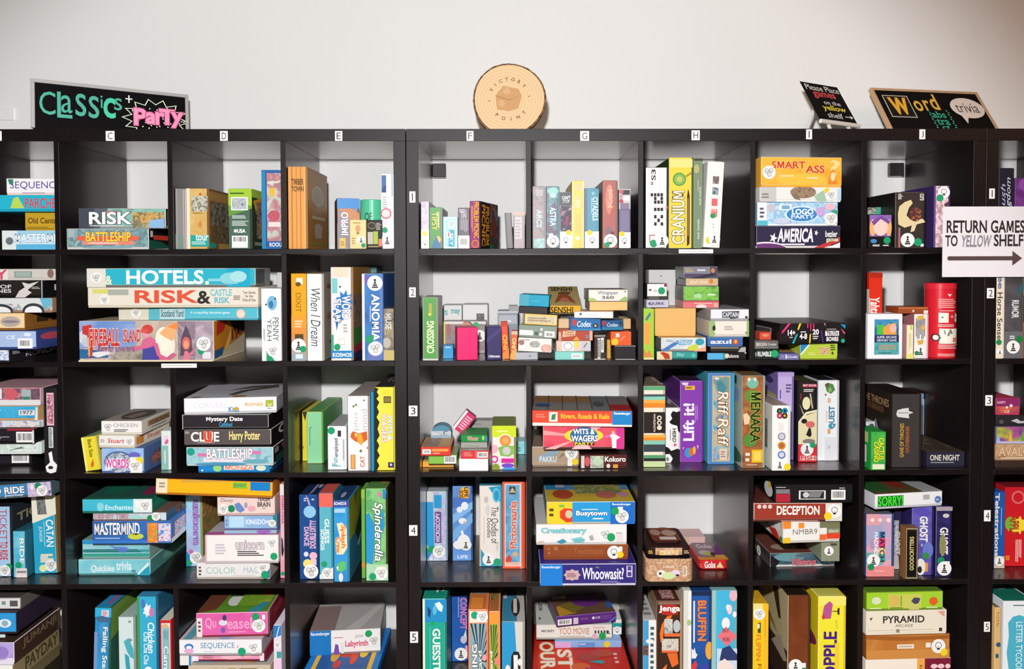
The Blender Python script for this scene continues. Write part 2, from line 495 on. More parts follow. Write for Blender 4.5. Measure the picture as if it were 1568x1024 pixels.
for ch, x0, x1, k in (('B', -9, 2, 'left'), ('C', 162, 175, 'left'), ('D', 337, 348.5, 'left'), ('E', 513, 524, 'left'), ('F', 714.5, 725, 'middle'),
                      ('G', 888.5, 902, 'middle'), ('H', 1059, 1071.5, 'middle'), ('I', 1234.5, 1243.5, 'middle'), ('J', 1408, 1417, 'middle')):
    y = 200.5 if x0 < 1000 else (199.5 if x0 < 1200 else 198)
    paper_tag(k, x0, y, x1, y + 15, ch, 'letter_tag', 'white paper tag reading ' + ch)
for n, x0, y0, x1, y1, k in ((1, 627, 293, 636, 310, 'middle'), (2, 626.6, 440, 636.5, 455, 'middle'), (3, 626, 621, 639, 637, 'middle'), (4, 626.5, 804, 639, 820, 'middle'),
                             (5, 628, 967, 640, 984, 'middle'), (1, 1515, 288.5, 1523.5, 304, 'right'), (2, 1511.5, 441, 1522.5, 456.5, 'right'),
                             (3, 1509, 605, 1520, 621, 'right'), (4, 1507, 781, 1517, 798, 'right'), (5, 1507, 952, 1516, 967, 'right')):
    paper_tag(k, x0, y0, x1, y1, str(n), 'number_tag', 'white paper tag reading %d' % n)
paper_tag('left', 247, 556.5, 301, 563, '', 'shelf_label', 'narrow white strip on the shelf edge')
paper_tag('middle', 1039.5, 381.6, 1092, 387.7, '', 'shelf_label', 'narrow white strip on the shelf edge')
for key, x0, y0, x1, y1 in (('middle', 662, 250, 682.5, 271), ('middle', 1363, 249, 1385, 269.5)):
    a = atY(x0, y1, .37); b = atY(x1, y0, .37)
    mb = MB(); mb.box(0, 0, 0, b.x - a.x, .02, b.z - a.z, VENEER, c=.002)
    o = mb.build('wall_bracket', U[key]); o.location = (a.x - UNITS[key], .37, a.z)

# ------------------------------------------------------------------ the boxes
CELLX = {}
for ui, (key, cols) in enumerate((('left', 'ABCDE'), ('middle', 'FGHIJ'), ('right', 'KLMNO'))):
    for k, c in enumerate(cols): CELLX[c] = (UNITS[key] + FR + (IN + DV) * k, UNITS[key] + FR + (IN + DV) * k + IN)
CUR = {}
def cell(cols, row, loc=None):
    CUR.update(x0=CELLX[cols[0]][0], x1=CELLX[cols[-1]][1], row=row - 1, z=SHZ[row - 1])
    CUR['loc'] = loc or (('row %d under tag %s' % (row, cols)) if len(cols) == 1 else 'row %d under tags %s-%s' % (row, cols[0], cols[-1]))
    CUR['group'] = ('boxed games in ' + CUR['loc'])
class H_: pass
def B(x0, y0, x1, y1, col, desc, art=(), d=.27, Y=None, yaw=0, roll=0, pitch=0, on=None, top=None, side=None, side_art=(), top_art=(), left_art=(),
      tray=None, edge=None, name='game_box', cat='board game', z=None, rough=.42, shape=None):
    """One box: front face between two photo points, standing on the shelf or on another box."""
    yr = math.radians(yaw)
    zb = z if z is not None else (max(h.top for h in (on if isinstance(on, (list, tuple)) else [on])) if on else CUR['z'])
    zb += .0006
    if Y is None:
        Y = .012
        if CUR['row'] >= 2:
            Y = min(max(atZ((x0 + x1) / 2 if not yaw else x0, y1, zb).y, -.03), .16)
    a = atY(x0, y0, Y); cx, sx = math.cos(yr), math.sin(yr)
    dr = ray(x1, (y0 + y1) / 2)
    # intersect with the vertical plane of the front face
    n = Vector((-sx, cx, 0)); t = n.dot(Vector((a.x, Y, 0)) - CAM_POS) / n.dot(dr)
    q = CAM_POS + dr * t
    wd = (q - a).dot(Vector((cx, sx, 0)))
    h = a.z - zb
    d = min(d, (DEP + .008 - Y - max(0, wd * sx)) / max(.3, cx))
    lo = min(a.x, a.x - d * sx); hi = max(a.x + wd * cx, a.x + wd * cx - d * sx)
    X = a.x
    e = .0015
    if roll == 0:
        if lo < CUR['x0'] + e: X += CUR['x0'] + e - lo; hi += CUR['x0'] + e - lo
        if hi > CUR['x1'] - e:
            s_ = hi - CUR['x1'] + e
            if lo - s_ > CUR['x0'] + e and s_ < .03: X -= s_
            else: wd -= s_
    if h < .008 or wd < .006: print('THIN', desc, round(h, 3), round(wd, 3))
    h = max(h, .008); wd = max(wd, .008)
    if name == 'card_box' and cat == 'board game': cat = 'card game'
    mb = MB(); m = mat(col, rough); sm = mat(side or (col if isinstance(col, str) else col[0]), rough)
    mm = {'F': m, 'T': mat(top, rough) if top else sm, 'K': sm, 'B': sm, 'L': sm, 'R': sm}
    em = mat(edge) if edge else None
    th = tw = 0
    if shape == 'tin': mb.rbox(wd, d, h, min(.02, d * .3), m, mm['T'])
    elif shape == 'arch':
        pts = [(0, 0), (wd, 0), (wd, h * .35)] + [(wd / 2 + wd / 2 * math.cos(math.pi * k / 12), h * .35 + h * .65 * math.sin(math.pi * k / 12)) for k in range(1, 12)] + [(0, h * .35)]
        mb.poly([(p, 0, q) for p, q in pts], m); mb.poly([(p, d, q) for p, q in pts[::-1]], sm)
        for i in range(len(pts)):
            p, q = pts[i], pts[(i + 1) % len(pts)]; mb.poly([(p[0], 0, p[1]), (p[0], d, p[1]), (q[0], d, q[1]), (q[0], 0, q[1])], sm)
    else:
        plain = side or (col if isinstance(col, str) else col[0])
        if name == 'game_box' and not tray and d > .12:
            if wd > 1.4 * h and h > .022: tray = plain
            elif h > 1.6 * wd and wd > .026: tw = min(.006, wd * .1); tray = plain
        if tray and not tw: th = min(.006, h * .16)
        mb.box(0, 0, th, wd - tw, d, h, sm, c=.0014, mats=mm, edge=em)
    stk = []
    decorate(mb, Face(wd, d, h, 'F'), art, stk)
    if side_art: decorate(mb, Face(wd, d, h, 'R'), side_art, stk)
    if left_art: decorate(mb, Face(wd, d, h, 'L'), left_art, stk)
    if top_art: decorate(mb, Face(wd, d, h, 'T'), top_art, stk)
    o = mb.build(name)
    tag(o, desc + ', ' + CUR['loc'], cat, CUR['group'])
    if th:
        tb = MB(); tb.box(.0012, .0012, 0, wd - .0012, d - .0012, th + .002, mat(tray), c=.0006)
        tb.build('box_tray', o)
    if tw:
        tb = MB(); tb.box(wd - tw - .002, .0009, .0009, wd, d - .0009, h - .0009, mat(tray), c=.0006)
        tb.build('box_tray', o)
    for F, it, off in stk: sticker(F, it, off, o)
    pv = Vector((wd if roll > 0 else 0, d if pitch < 0 else 0, 0))
    o.matrix_world = Matrix.Translation(Vector((X, Y, zb)) + pv) @ Matrix.Rotation(yr, 4, 'Z') @ Matrix.Rotation(math.radians(roll), 4, 'Y') @ Matrix.Rotation(math.radians(pitch), 4, 'X') @ Matrix.Translation(-pv)
    r = H_(); r.top = zb + h; r.Y = Y; r.o = o
    return r
def can(x0, y0, x1, y1, col, desc, art=(), Y=.0, on=None, top=None, name='round_tin', cat='tin', lid=None):
    zb = (on.top if on else CUR['z']) + .0006
    pL = atY(x0, y1, Y + .03); pR = atY(x1, y1, Y + .03); r_ = (pR.x - pL.x) / 2; cx = (pL.x + pR.x) / 2
    h = atY((x0 + x1) / 2, y0, Y).z - zb
    mb = MB(); mb.cyl(0, 0, 0, h, r_, mat(col, .3), top=mat(top) if top else None)
    stk = []; F = Cyl(r_, 0, 0, 0, h); decorate(mb, F, art, stk)
    o = mb.build(name); o.location = (cx, Y + r_, zb); tag(o, desc + ', ' + CUR['loc'], cat, CUR['group'])
    if lid:
        lb = MB(); lb.cyl(0, 0, h - lid[1], h + .001, r_ + .0015, mat(lid[0], .3)); lb.build('lid', o)
    for F, it, off in stk: sticker(F, it, off, o)
    r = H_(); r.top = zb + h; r.Y = Y; r.o = o
    return r

# ================================================================== row 1
LE, RE = 'row %d at the left edge', 'row %d at the right edge'
cell('B', 1, LE % 1)
a = B(15, 353, 105, 382.5, '#d3e6ee', 'white and sky blue flat box, bottom of stack', [R(.26, .0, 1, .3, '#9fd0e8'), R(.22, .72, 1, 1, '#5fb4dc'), R(.0, 0, .24, 1, '#dfe6e6'), C(.13, .55, .012, '#6b757a'), T('MASTERMIND', .22, .18, 1.15, .6, '#f4f6f6', 0, 2, '#58a6cf')], Y=.03, edge='#e8e8e4', tray='#cfe0e8')
b = B(45, 325, 104, 353, '#c8a02a', 'mustard yellow box near the bottom of stack', [T('Old Century', .08, .3, .98, .7, '#6b4a18', 0, 2), LN(.05, .78, .8, .95, 2, '#8a6a20')], Y=.045, on=a, top='#b8942c')
c = B(-22, 298.5, 96, 323, '#27b3cd', 'wide turquoise box second from top of stack', [G([(.38, .8), (.42, .2), (.48, .1), (.56, .8)], '#b9d65a'), T('PARCHEESI', .57, .2, 1.1, .8, '#d84a52', 0, 1), R(.02, .15, .21, .55, '#eef0f0'), T('pop', .05, .25, .16, .45, '#c05050')], Y=.02, on=b, tray='#1f9db8')
B(22, 273, 104, 298, '#f2eef0', 'white box with thin purple lettering, top of stack', [T('SEQUENCE', .07, .18, 1.02, .68, '#4a3f96', 0, 0), G([(.03, .05), (.13, .05), (.13, .4), (.06, .35)], '#2f8a6a'), LN(.3, .82, .8, .92, 1, '#b0a8b8')], Y=.03, on=c, tray='#f0c8c0')

cell('C', 1)
a = B(101.6, 350, 227.6, 383, ('#6f9296', '#8fb0b2', '#5d7f86', '#a8c0bc', 40.), 'worn grey-green box, lower of the two-box stack',
      [R(.13, .36, .88, .58, '#e2664e'), R(.2, .6, .82, .78, '#f08a72'), T('BATTLESHIP', .24, .18, .78, .62, '#f6d24e', 0, 2, '#a8502a'), LN(.26, .66, .78, .74, 1, '#ffe8d8'), R(.02, .06, .1, .4, '#a9b6b8'), E(.5, .9, .3, .06, '#88aab2')],
      side='#17161a', side_art=[R(.12, .3, .5, .52, '#d8412e'), G([(0, .55), (.3, .6), (.6, .9), (0, 1)], '#1f5a46'), R(.04, .1, .1, .4, '#cfcfcf')], d=.25, edge='#dcd8d0', tray='#c8cac4')
B(120, 319, 253.6, 350, ('#6aa89a', '#8cc2b0', '#7d8a90', 30.), 'slate and green worn box atop the two-box stack',
  [R(0, 0, .2, 1, '#454b57'), G([(.18, 0), (.34, 0), (.24, 1), (.18, 1)], '#5a6470'), R(.62, .2, .98, .98, ('#b58a4e', '#d8b06a', '#7a6a50', '#8cae9a', 60.)), G([(.82, .6), (.98, .5), (.98, 1), (.8, .96)], '#8fb8e0'), T('RISK', .13, .2, .6, .78, '#f4f4f2', 0, 2, '#4a5058'), LN(.3, .12, .5, .2, 1, '#c05a5a'), LN(.13, .84, .6, .9, 1, '#e8e8e8')],
  on=a, side='#141417', side_art=[R(.05, .1, .12, .9, '#8a7a50')], d=.23, edge='#dad8d0', tray='#8a9294')

cell('D', 1)
B(265.5, 288.6, 277.5, 382, '#8f8b88', 'plain grey worn box against the left panel', [R(.0, .75, 1, 1, '#7d8f88'), R(.1, .0, .3, 1, '#9c9894')], d=.2)
B(279.5, 289, 285, 382, '#c4bdb8', 'very thin pale grey box', [R(.4, 0, .7, 1, '#8a7f7c')], d=.2)
B(285.3, 288, 320.5, 383, ('#dcb872', '#d2aa5e', '#e2c48a', 20.), 'ochre box with castle picture and teal label',
  [R(0, 0, .14, 1, '#efe4c8'), R(.22, .13, .93, .38, ('#a8a08a', '#d8d4c4', '#6a6a5a', '#c8c0a8', 70.)), LN(.24, .4, .9, .42, 1, '#8a6a3a'), C(.62, .1, .004, '#c85030'), G([(.5, .6), (.6, .52), (.7, .6), (.6, .67)], '#d08a4a'), R(.16, .77, .98, .96, '#2ba79c'), T('tour', .4, .76, .95, .86, '#eef4f2'), LN(.22, .87, .85, .93, 2, '#bfe0da')],
  side='#7a5834', side_art=[R(.05, .22, .95, .6, ('#3e3428', '#5a5040', '#8c8472', '#2e2a22', 50.)), R(0, .05, 1, .2, '#a67c40'), R(.1, .62, .98, .88, ('#4a3a28', '#7a6a4a', '#3a3020', 60.)), R(.3, .9, 1, 1, '#b08a4a'), E(.1, .94, .12, .05, '#2a9a8a')], d=.22)
B(349.3, 288.6, 386, 380.5, '#4c6a58', 'lime and dark green box with barcode and white star',
  [R(0, 0, 1, .28, '#a3c93a'), G([(.0, .28), (1, .28), (1, .33), (.3, .42), (0, .46)], '#6a9a40'), LN(.08, .06, .85, .1, 1, '#3a5a2a'), R(.12, .14, .83, .36, '#e8ebe4'), R(.17, .16, .78, .34, ('#56606a', '#c8ccd0', '#8a9098', 120.)), LN(.16, .44, .84, .5, 3, '#c8d4cc'), LN(.16, .53, .9, .62, 4, '#c8d4cc'), BU(.3, .7, .1, .04, 5, '#fff', .45), T('USA', .38, .67, .72, .73, '#fff', 0, 2), BC(.15, .78, .82, .9), R(.15, .9, .82, .98, '#eee')],
  side='#33402e', side_art=[R(0, 0, 1, .14, '#b8cf4a'), G([(.05, .2), (.4, .12), (.5, .3), (.2, .42)], '#e8a82e'), R(.2, .2, .9, .82, ('#4a3a3a', '#7a5a6a', '#c8a070', '#2a3a2a', 70.)), LN(.1, .88, .7, .94, 2, '#c8c8b8')], d=.19)
B(405, 260, 436, 381.5, '#2f6ea8', 'tall blue box with soft pastel picture, right end',
  [R(0, .02, .2, 1, '#2e86b0'), R(.2, .02, 1.0, .98, '#2a5a9c'), R(.28, .04, 1, .9, ('#d8c8bc', '#b8c4b4', '#c88a8a', '#a87888', '#e0d8c8', 30.)), E(.55, .28, .14, .06, '#e8b43a'), E(.62, .58, .3, .07, '#c05a6a'), R(.34, .66, .95, .72, '#e8d8d4'), T('ROOU', .4, .92, 1, .97, '#dfe8f0', 0, 2)], d=.27, Y=.01)

cell('E', 1)
B(440.7, 255, 471, 382, '#e8a45a', 'tall orange wood-look box with grooves and brown side',
  [R(.16, 0, .24, 1, '#c87e36'), R(.4, 0, .46, 1, '#d08a40'), R(.62, 0, .68, 1, '#c98238'), R(.84, 0, .9, 1, '#f0b878'), T('TIMBER', .18, .15, .8, .22, '#5a4028', 0, 2), T('TOWN', .2, .24, .8, .3, '#5a4028', 0, 2)],
  side='#a5763c', side_art=[E(.5, .32, .3, .13, '#b8a994'), E(.5, .32, .24, .1, '#a8977f'), R(.2, .58, .85, .62, '#c4b498'), G([(.3, .7), (.5, .66), (.7, .7), (.66, .86), (.34, .86)], '#b8a894'), R(.05, .92, .95, .95, '#8a8a34')], d=.24, edge='#e2b070')
B(516, 303, 551, 381.5, ('#8f7d88', '#a08078', '#8a7a90', 24.), 'blue-topped grey box with slanted white lettering',
  [R(0, 0, 1, .2, '#2f86cc'), G([(.1, .22), (.6, .2), (1, .3), (1, .48), (.5, .4)], '#c8804a'), R(0, .5, .5, 1, '#84838c'), T('IMPRO', .18, .28, .48, .72, '#f4f2f4', 90, 2, '#6a5a70'), R(.1, .78, .36, .98, '#e6bc44'), LN(.14, .84, .32, .94, 3, '#a87820')],
  left_art=[R(0, 0, 1, 1, '#5a3226'), LN(.3, .1, .7, .9, 6, '#8a5a3a', 1)], side='#54494e', d=.14, Y=.06, yaw=17)
can(551.5, 305, 586.5, 381, '#58c79c', 'mint green round tin behind the small cards', [T('OF', .33, .27, .58, .42, '#1f4a3c', 0, 1), R(.1, .5, .9, .52, '#3aa880')], Y=.055, top='#49b48a')
B(535.5, 336.5, 560.5, 379.5, '#f0d79a', 'small cream card box with balloon and green dot',
  [LN(.2, .08, .8, .13, 1, '#8a6a40'), E(.5, .3, .16, .13, '#d8a07a'), R(.42, .42, .58, .5, '#a87a5a'), LN(.12, .6, .35, .85, 3, '#b89a60'), S(.7, .7, 'pawn', .0125), D(.84, .88, r=.007)], d=.04, Y=.008, name='card_box')
B(561.5, 336.5, 585.5, 381, '#1f1b1c', 'small black card box with coloured panels', [E(.32, .2, .26, .12, '#8a7a4a'), E(.32, .2, .22, .09, '#2a2624'), LN(.6, .1, .95, .36, 5, '#b0a8a0'), R(.06, .42, .4, .84, '#c4bcb0'), R(.42, .4, .72, .84, '#a8c048'), R(.76, .66, 1, .92, '#e08070'), LN(.1, .9, .9, .95, 1, '#c8b060')], d=.04, Y=.008, name='card_box')
B(586, 266, 606, 381.5, '#eeeff0', 'slim white upright box with blue and red marks', [R(.06, .02, .42, .25, '#4a6aa8'), G([(.06, .2), (.42, .14), (.42, .25), (.06, .25)], '#2c4a86'), R(.84, 0, .92, .3, '#8aa0c8'), LN(.12, .3, .5, .46, 5, '#b4b8bc'), C(.4, .53, .017, '#d86070'), C(.4, .53, .013, '#eedadc'), R(.1, .62, .5, .7, '#f0d8dc'), D(.3, .75, r=.009), S(.48, .89)], d=.27)

cell('F', 1)
B(644.5, 308, 657, 380.5, ('#cfc0d4', '#e0d8e0', '#b8a8cc', 40.), 'thin lavender box against the left panel', [R(.0, .6, 1, 1, '#e8e4e0'), C(.45, .68, .008, '#dcd860'), S(.5, .88, 'bulb', .012)], d=.2)
B(657.3, 317, 677.5, 380.5, '#58a052', 'green upright box with yellow rotated title', [T('TIPSY', .2, .12, .62, .56, '#ecd85a', -90, 1, '#3a7a3a'), R(.66, .12, .74, .5, '#e8e6d0'), C(.62, .78, .011, '#e4c850'), G([(.15, .98), (.5, .66), (.9, .98)], '#4a78a8')], side='#8a8880', d=.19)
B(678.4, 331.6, 700.7, 380.5, '#bfe3ef', 'small pale blue box with white border', [R(.06, .04, .94, .97, '#eef6f8'), R(.12, .06, .9, .94, '#a6dcec'), R(.4, .12, .78, .36, '#f0f4f4'), LN(.44, .14, .74, .34, 4, '#8a9aa2', 1), R(.38, .42, .78, .94, '#3d9cbc'), T('SKY', .46, .52, .7, .9, '#dff2f6', -90, 1), E(.38, .56, .13, .12, '#e8e4ea'), E(.38, .56, .05, .08, '#d05a6a')], d=.12)
B(701.3, 318, 719, 380.5, '#5f5660', 'narrow dusky purple box with white base label', [LN(.1, .03, .8, .1, 2, '#c8b8c0'), T('TIN', .2, .1, .7, .26, '#cfc4cc', 0, 1), LN(.2, .28, .85, .6, 4, '#a89aa4', 1), R(0, .68, 1, 1, '#e2dedd'), BC(.1, .72, .9, .95)], d=.12)
B(719, 307.8, 736.4, 381, '#a44a86', 'purple and black box with orange vertical titles', [T('PROBLEM PICNIC', .38, .03, .82, .78, '#f2b83a', -90, 2, '#7a2a5a'), LN(.14, .1, .3, .66, 2, '#e8b070', 1), C(.5, .9, .013, '#d88a4a'), C(.5, .9, .009, '#b05a70')],
  side='#23191a', side_art=[T('PICNIC', .06, .08, .24, .94, '#f0a030', -90, 2), T('PROBLEM', .28, .1, .46, .92, '#f0a030', -90, 2), R(.5, 0, 1, 1, ('#4a6a8a', '#2a3a2a', '#8a4a3a', '#5a7a9a', 40.)), E(.75, .55, .16, .22, '#7a3a34'), E(.6, .95, .12, .06, '#1f7a4a')], d=.17, yaw=-17)
B(775.5, 326, 786, 380.5, '#5e5a5c', 'dark grey thin box leaning beside pinkish box', [R(.3, 0, .8, 1, '#76706f')], d=.16, roll=-3)
B(786.8, 324, 803.4, 380.5, '#b0a2a2', 'pinkish grey box at the right panel', [R(0, 0, 1, .1, '#d8b0a4'), R(.08, .14, .75, .74, '#cbc3c4'), LN(.12, .2, .7, .7, 6, '#b0a6a8')], d=.2)

cell('G', 1)
B(815.5, 285, 836, 381, ('#9c8f92', '#b09a9c', '#8a8c8e', '#c0a0a0', 30.), 'grey-pink upright box with pale blue title, leftmost', [R(.24, .05, .76, .16, '#b8b0b0'), T('ARCS', .3, .38, .68, .66, '#bfe0ea', -90, 2), R(.1, .84, .9, 1, ('#7aa8a8', '#b8d8d4', '#8aa0a0', 60.))], Y=.012)
B(836.3, 285, 857, 381, ('#5d8a90', '#7aa4a6', '#6a6a80', '#8a5a6a', 26.), 'teal-grey upright box with bulb sticker, second from left', [E(.5, .08, .4, .06, '#9cd0cc'), E(.5, .15, .25, .04, '#b4dcd8'), T('ASTRA', .28, .34, .72, .64, '#cfe8ee', -90, 2, '#4a6a80'), R(.2, .76, .5, .81, '#e8e8e8'), S(.5, .9, 'bulb')], Y=.012)
B(857.3, 294, 875.8, 381, ('#e0c0c4', '#c8a0a8', '#4a4a58', '#d8d0cc', 30.), 'box with dark top, red art and bulb sticker', [R(0, 0, 1, .24, '#56585c'), T("CAN'T", .18, .07, .86, .13, '#eee', 0, 2), T('STOP', .25, .14, .8, .19, '#ddd', 0, 1), R(.04, .25, .96, .7, ('#d898a0', '#4a5068', '#2c3848', '#a03a5a', 50.)), R(0, .7, 1, 1, '#eceae6'), D(.72, .72, YD, .0085), S(.5, .86, 'bulb', .017)], Y=.012)
B(876, 276.5, 894, 381, '#efd36a', 'pale yellow upright box, tallest of the row', [R(0, 0, .1, 1, '#f4e4a0'), R(.88, 0, 1, 1, '#f6e8b0'), R(.28, .05, .72, .14, '#d8c8a0'), E(.5, .25, .1, .03, '#c8c8b8'), R(.28, .28, .7, .4, '#ecd8a8'), R(.3, .5, .75, .76, '#ecc878'), E(.45, .85, .2, .03, '#f4e8d0')], Y=.008)
B(894.3, 288, 917, 381, '#5f9db4', 'blue box with white rotated title and yellow dot', [R(0, 0, .22, 1, '#6f7a90'), E(.62, .09, .12, .03, '#8ac0d0'), T('CITADELS', .58, .15, .92, .54, '#e6eef2', -90, 1), LN(.48, .16, .54, .52, 1, '#cfe0e8', 1), R(.06, .72, 1, 1, '#eceae6'), D(.38, .74, YD, .0085), S(.55, .87, 'bulb', .017)], Y=.012)
B(922.5, 276, 946, 380.5, '#b86a66', 'dusty red box with koi swirl and green dot', [E(.42, .28, .22, .22, '#d88a78'), E(.52, .2, .12, .13, '#e0a088'), T('Koi', .34, .14, .66, .4, '#e8b8a0', 90, 1), E(.4, .75, .24, .07, '#8a707a'), E(.65, .8, .15, .05, '#7a3a50'), S(.52, .9, 'bulb', .021), D(.3, .95)], side='#85705c', d=.28, Y=.012)
B(947.8, 289, 965.4, 380.5, '#7d7390', 'mauve box with black white top and yellow dot', [R(0, 0, 1, .34, '#d0cacc'), R(.3, .02, .95, .1, '#4a4450'), C(.2, .05, .007, '#cc6a70'), C(.2, .13, .007, '#c0a0a8'), C(.2, .21, .007, '#c05058'), R(.35, .12, .9, .2, '#e8e4e4'), R(.1, .24, .9, .34, '#8a7f98'), R(.14, .37, .86, .72, '#857c9c'), R(0, .73, 1, 1, '#eceae6'), D(.26, .76, YD, .0085), S(.46, .88, 'bulb', .017)], Y=.012, d=.22)

cell('H', 1)
B(988.5, 256, 1024, 380.5, '#f0eeec', 'white box with black pixel squares, leftmost', [T('PIX', 0, 0, .001, .001, '#222')] and
  [R(.36 + .14 * (x), .32 + .045 * y, .47 + .14 * x, .36 + .045 * y, '#2a2628') for x, y in ((-1, 0), (0, 0), (1, 0), (2, 0), (0, 1), (2, 1), (0, 2), (1, 2), (2, 2), (0, 4), (1, 4), (2, 4), (0, 6), (2, 6), (1, 7), (0, 8), (2, 8))] +
  [T('S3', .24, .03, .42, .16, '#2a2628', 90, 1), LN(.22, .18, .32, .22, 2, '#4a4648'), R(.84, .485, .93, .515, '#e09088'), R(.14, .83, .2, .93, '#d89088'), R(.14, .83, .4, .845, '#d89088'), D(.33, .94, r=.0115), S(.7, .91, 'pawn', .02)], side='#2c2a28', d=.27, Y=.005)
B(1024.5, 241, 1062, 379.5, '#f0d448', 'tall yellow box with big white outlined vertical title',
  [R(.04, .02, .95, .11, '#f2e088'), C(.42, .24, .021, '#4f9a4a'), C(.42, .24, .017, '#8ab858'), C(.42, .24, .009, '#c8c860'), T('CRANIUM', .14, .37, .62, .95, '#f6efd8', 90, 1, '#8a7a2a'), G([(.73, .98), (.73, .42), (.78, .34), (.84, .42), (.84, .95)], '#4a2c1c'), LN(.755, .45, .8, .9, 1, '#c8a878', 1), G([(.66, .2), (.88, .16), (.92, .18), (.7, .22)], '#b8902a')],
  side='#3f5a2c', top='#5a6a34', d=.28, Y=.015, edge='#e8dc9c')
B(1062.5, 242, 1076, 380, '#7f8f74', 'grey-green narrow box with small white lettering', [T('and more', .55, .32, .8, .52, '#e8ece0', 90, 0), T('two novels', .35, .68, .65, .9, '#e8ece0', 90, 0), LN(.4, .24, .55, .4, 1, '#b8c0a8', 1), E(.3, .12, .3, .05, '#b4b47a'), R(.0, 0, 1, .03, '#4a4838')], d=.27, Y=.02, edge='#b0b498')
B(1077, 247.6, 1102, 380.5, '#f1eee8', 'white box with coloured square stickers, leaning right', [R(.36, .17, .74, .26, ('#9a8a88', '#5a5458', '#c8a09a', 90.)), R(.36, .3, .74, .385, ('#3a3a48', '#a8b8c0', '#6a5a60', 90.)), R(.36, .43, .72, .515, '#e0696a'), R(.34, .55, .74, .645, ('#e8a8a0', '#e06a60', '#f0d0c8', 90.)), E(.48, .63, .17, .03, '#3a9a5a'), LN(.5, .71, .6, .78, 2, '#c8c0b8'), D(.32, .915, YD, .0105), S(.68, .9, 'pawn', .018)], d=.26, roll=3, Y=.01, edge='#dcd6cc')

cell('I', 1)
a = B(1158.5, 345.7, 1286.6, 379.5, '#2f2a46', 'navy box with white slanted title, bottom of stack', [E(.12, 1.02, .24, .3, '#e8dce8'), E(.12, 1.05, .24, .26, '#6a3a72'), G([(.68, 1), (1, .5), (1, .7), (.8, 1)], '#c83a3e'), G([(.84, 1), (1, .75), (1, 1)], '#efece8'), BU(.2, .55, .05, .25, 5, '#f4f2f4', .4), T('AMERICA', .25, .14, .67, .72, '#f6f4f6', 0, 2, '#5a4a70', .15), LN(.28, .78, .66, .9, 1, '#e8e4e8'), BU(.71, .32, .025, .14, 5, '#eee', .4), T('bezier', .82, .24, .96, .5, '#e8e6e0', 0, 2), T('games', .83, .58, .97, .76, '#d8e0b8', 0, 2)], d=.27, edge='#8a8494', tray='#d8d4d0')
b = B(1159.6, 309.5, 1283, 345.7, ('#9ecbe6', '#c8e0ee', '#7ab8dc', '#d8d8e8', 44.), 'light blue box with oval title badge in stack', [R(0, .0, .12, .95, '#f0eeee'), LN(.03, .2, .09, .7, 3, '#6a5a70'), R(.0, .78, .13, 1, '#5ab8cc'), E(.17, .25, .05, .18, '#c8c0c8'), R(.27, .1, .42, .35, '#e8f0f4'), R(.3, .14, .4, .3, '#7aa8cc'), E(.55, .52, .21, .34, '#e4eef6'), E(.55, .52, .19, .3, '#3a86c4'), T('LOGO', .43, .3, .69, .52, '#fff', 0, 2), T('PARTY', .42, .55, .7, .7, '#dfeaf4', 0, 2), E(.9, .2, .06, .15, '#e8b8c4'), E(.96, .42, .05, .08, '#4a9a7a'), S(.91, .75, 'heads', .02), E(.3, .8, .1, .14, '#c8d0e4'), E(.78, .4, .06, .2, '#c8a8d4')], on=a, d=.27, tray='#e8eef2')
c = B(1161.6, 286, 1286, 309.5, '#e9e9e4', 'white box with brown shell picture in stack', [R(0, 0, .2, 1, '#c9c7c3'), LN(.02, .4, .12, .8, 2, '#8a8484'), E(.53, .35, .16, .42, ('#7a6250', '#a88e76', '#5a4638', 90.)), G([(.38, .5), (.44, .4), (.5, .9), (.42, .8)], '#8a7260'), G([(.66, .6), (.78, .2), (.82, .95), (.7, .95)], '#a8c4ac'), D(.82, .24, YD, .009), S(.87, .55, 'heads', .016), R(.95, .1, 1, .9, '#b8d4e8')], on=b, d=.25, yaw=3, Y=.0)
B(1159.6, 240, 1283, 285, ('#f4b03a', '#f6bc48', '#f2a42c', 12.), 'bright orange box with red lettering atop stack', [E(.5, .75, .3, .2, '#f4c24a'), T('SMART', .13, .15, .54, .38, '#d8402e', 0, 2, '#f8d890'), T('ASS', .55, .28, .78, .52, '#d8402e', 0, 2, '#f8d890'), T('?', .86, .1, .97, .6, '#f4d890', 0, 1), G([(.82, .9), (.86, .45), (.9, .4), (.94, .9)], '#e88a2e'), E(.885, .65, .03, .15, '#f6d8a8'), LN(.22, .6, .42, .68, 1, '#f8e0a8'), LN(.56, .66, .74, .74, 1, '#fbe8c0'), S(.09, .52, 'heads', .021)], on=c, d=.24, yaw=4, Y=0, edge='#f6d8a0')

cell('J', 1)
B(1327.5, 317, 1350, 377, ('#c8b48a', '#8ab09a', '#5a4a58', '#d8c8a0', 50.), 'tan and green box half hidden behind small one', [R(.62, 0, 1, .35, '#4aa088'), R(.0, .4, .15, 1, '#b8b0dc')], d=.1, Y=.095, side='#4a4038')
B(1331, 328, 1365.5, 376, '#1c1718', 'small black box with purple and peach round design', [R(.02, .02, .98, .66, '#8c68b0'), E(.16, .4, .14, .25, '#f0b070'), E(.86, .4, .13, .25, '#f0b070'), E(.5, .38, .32, .26, '#f0cdc4'), G([(.1, .22), (.5, .04), (.92, .2), (.86, .3), (.5, .14), (.2, .34)], '#7a4c9c'), E(.2, .8, .14, .06, '#4a8ac0'), T('MINI', .16, .9, .44, .96, '#eee', 0, 2), LN(.6, .9, .95, .96, 1, '#ccc'), D(.78, .78, r=.011)], d=.08, Y=.01)
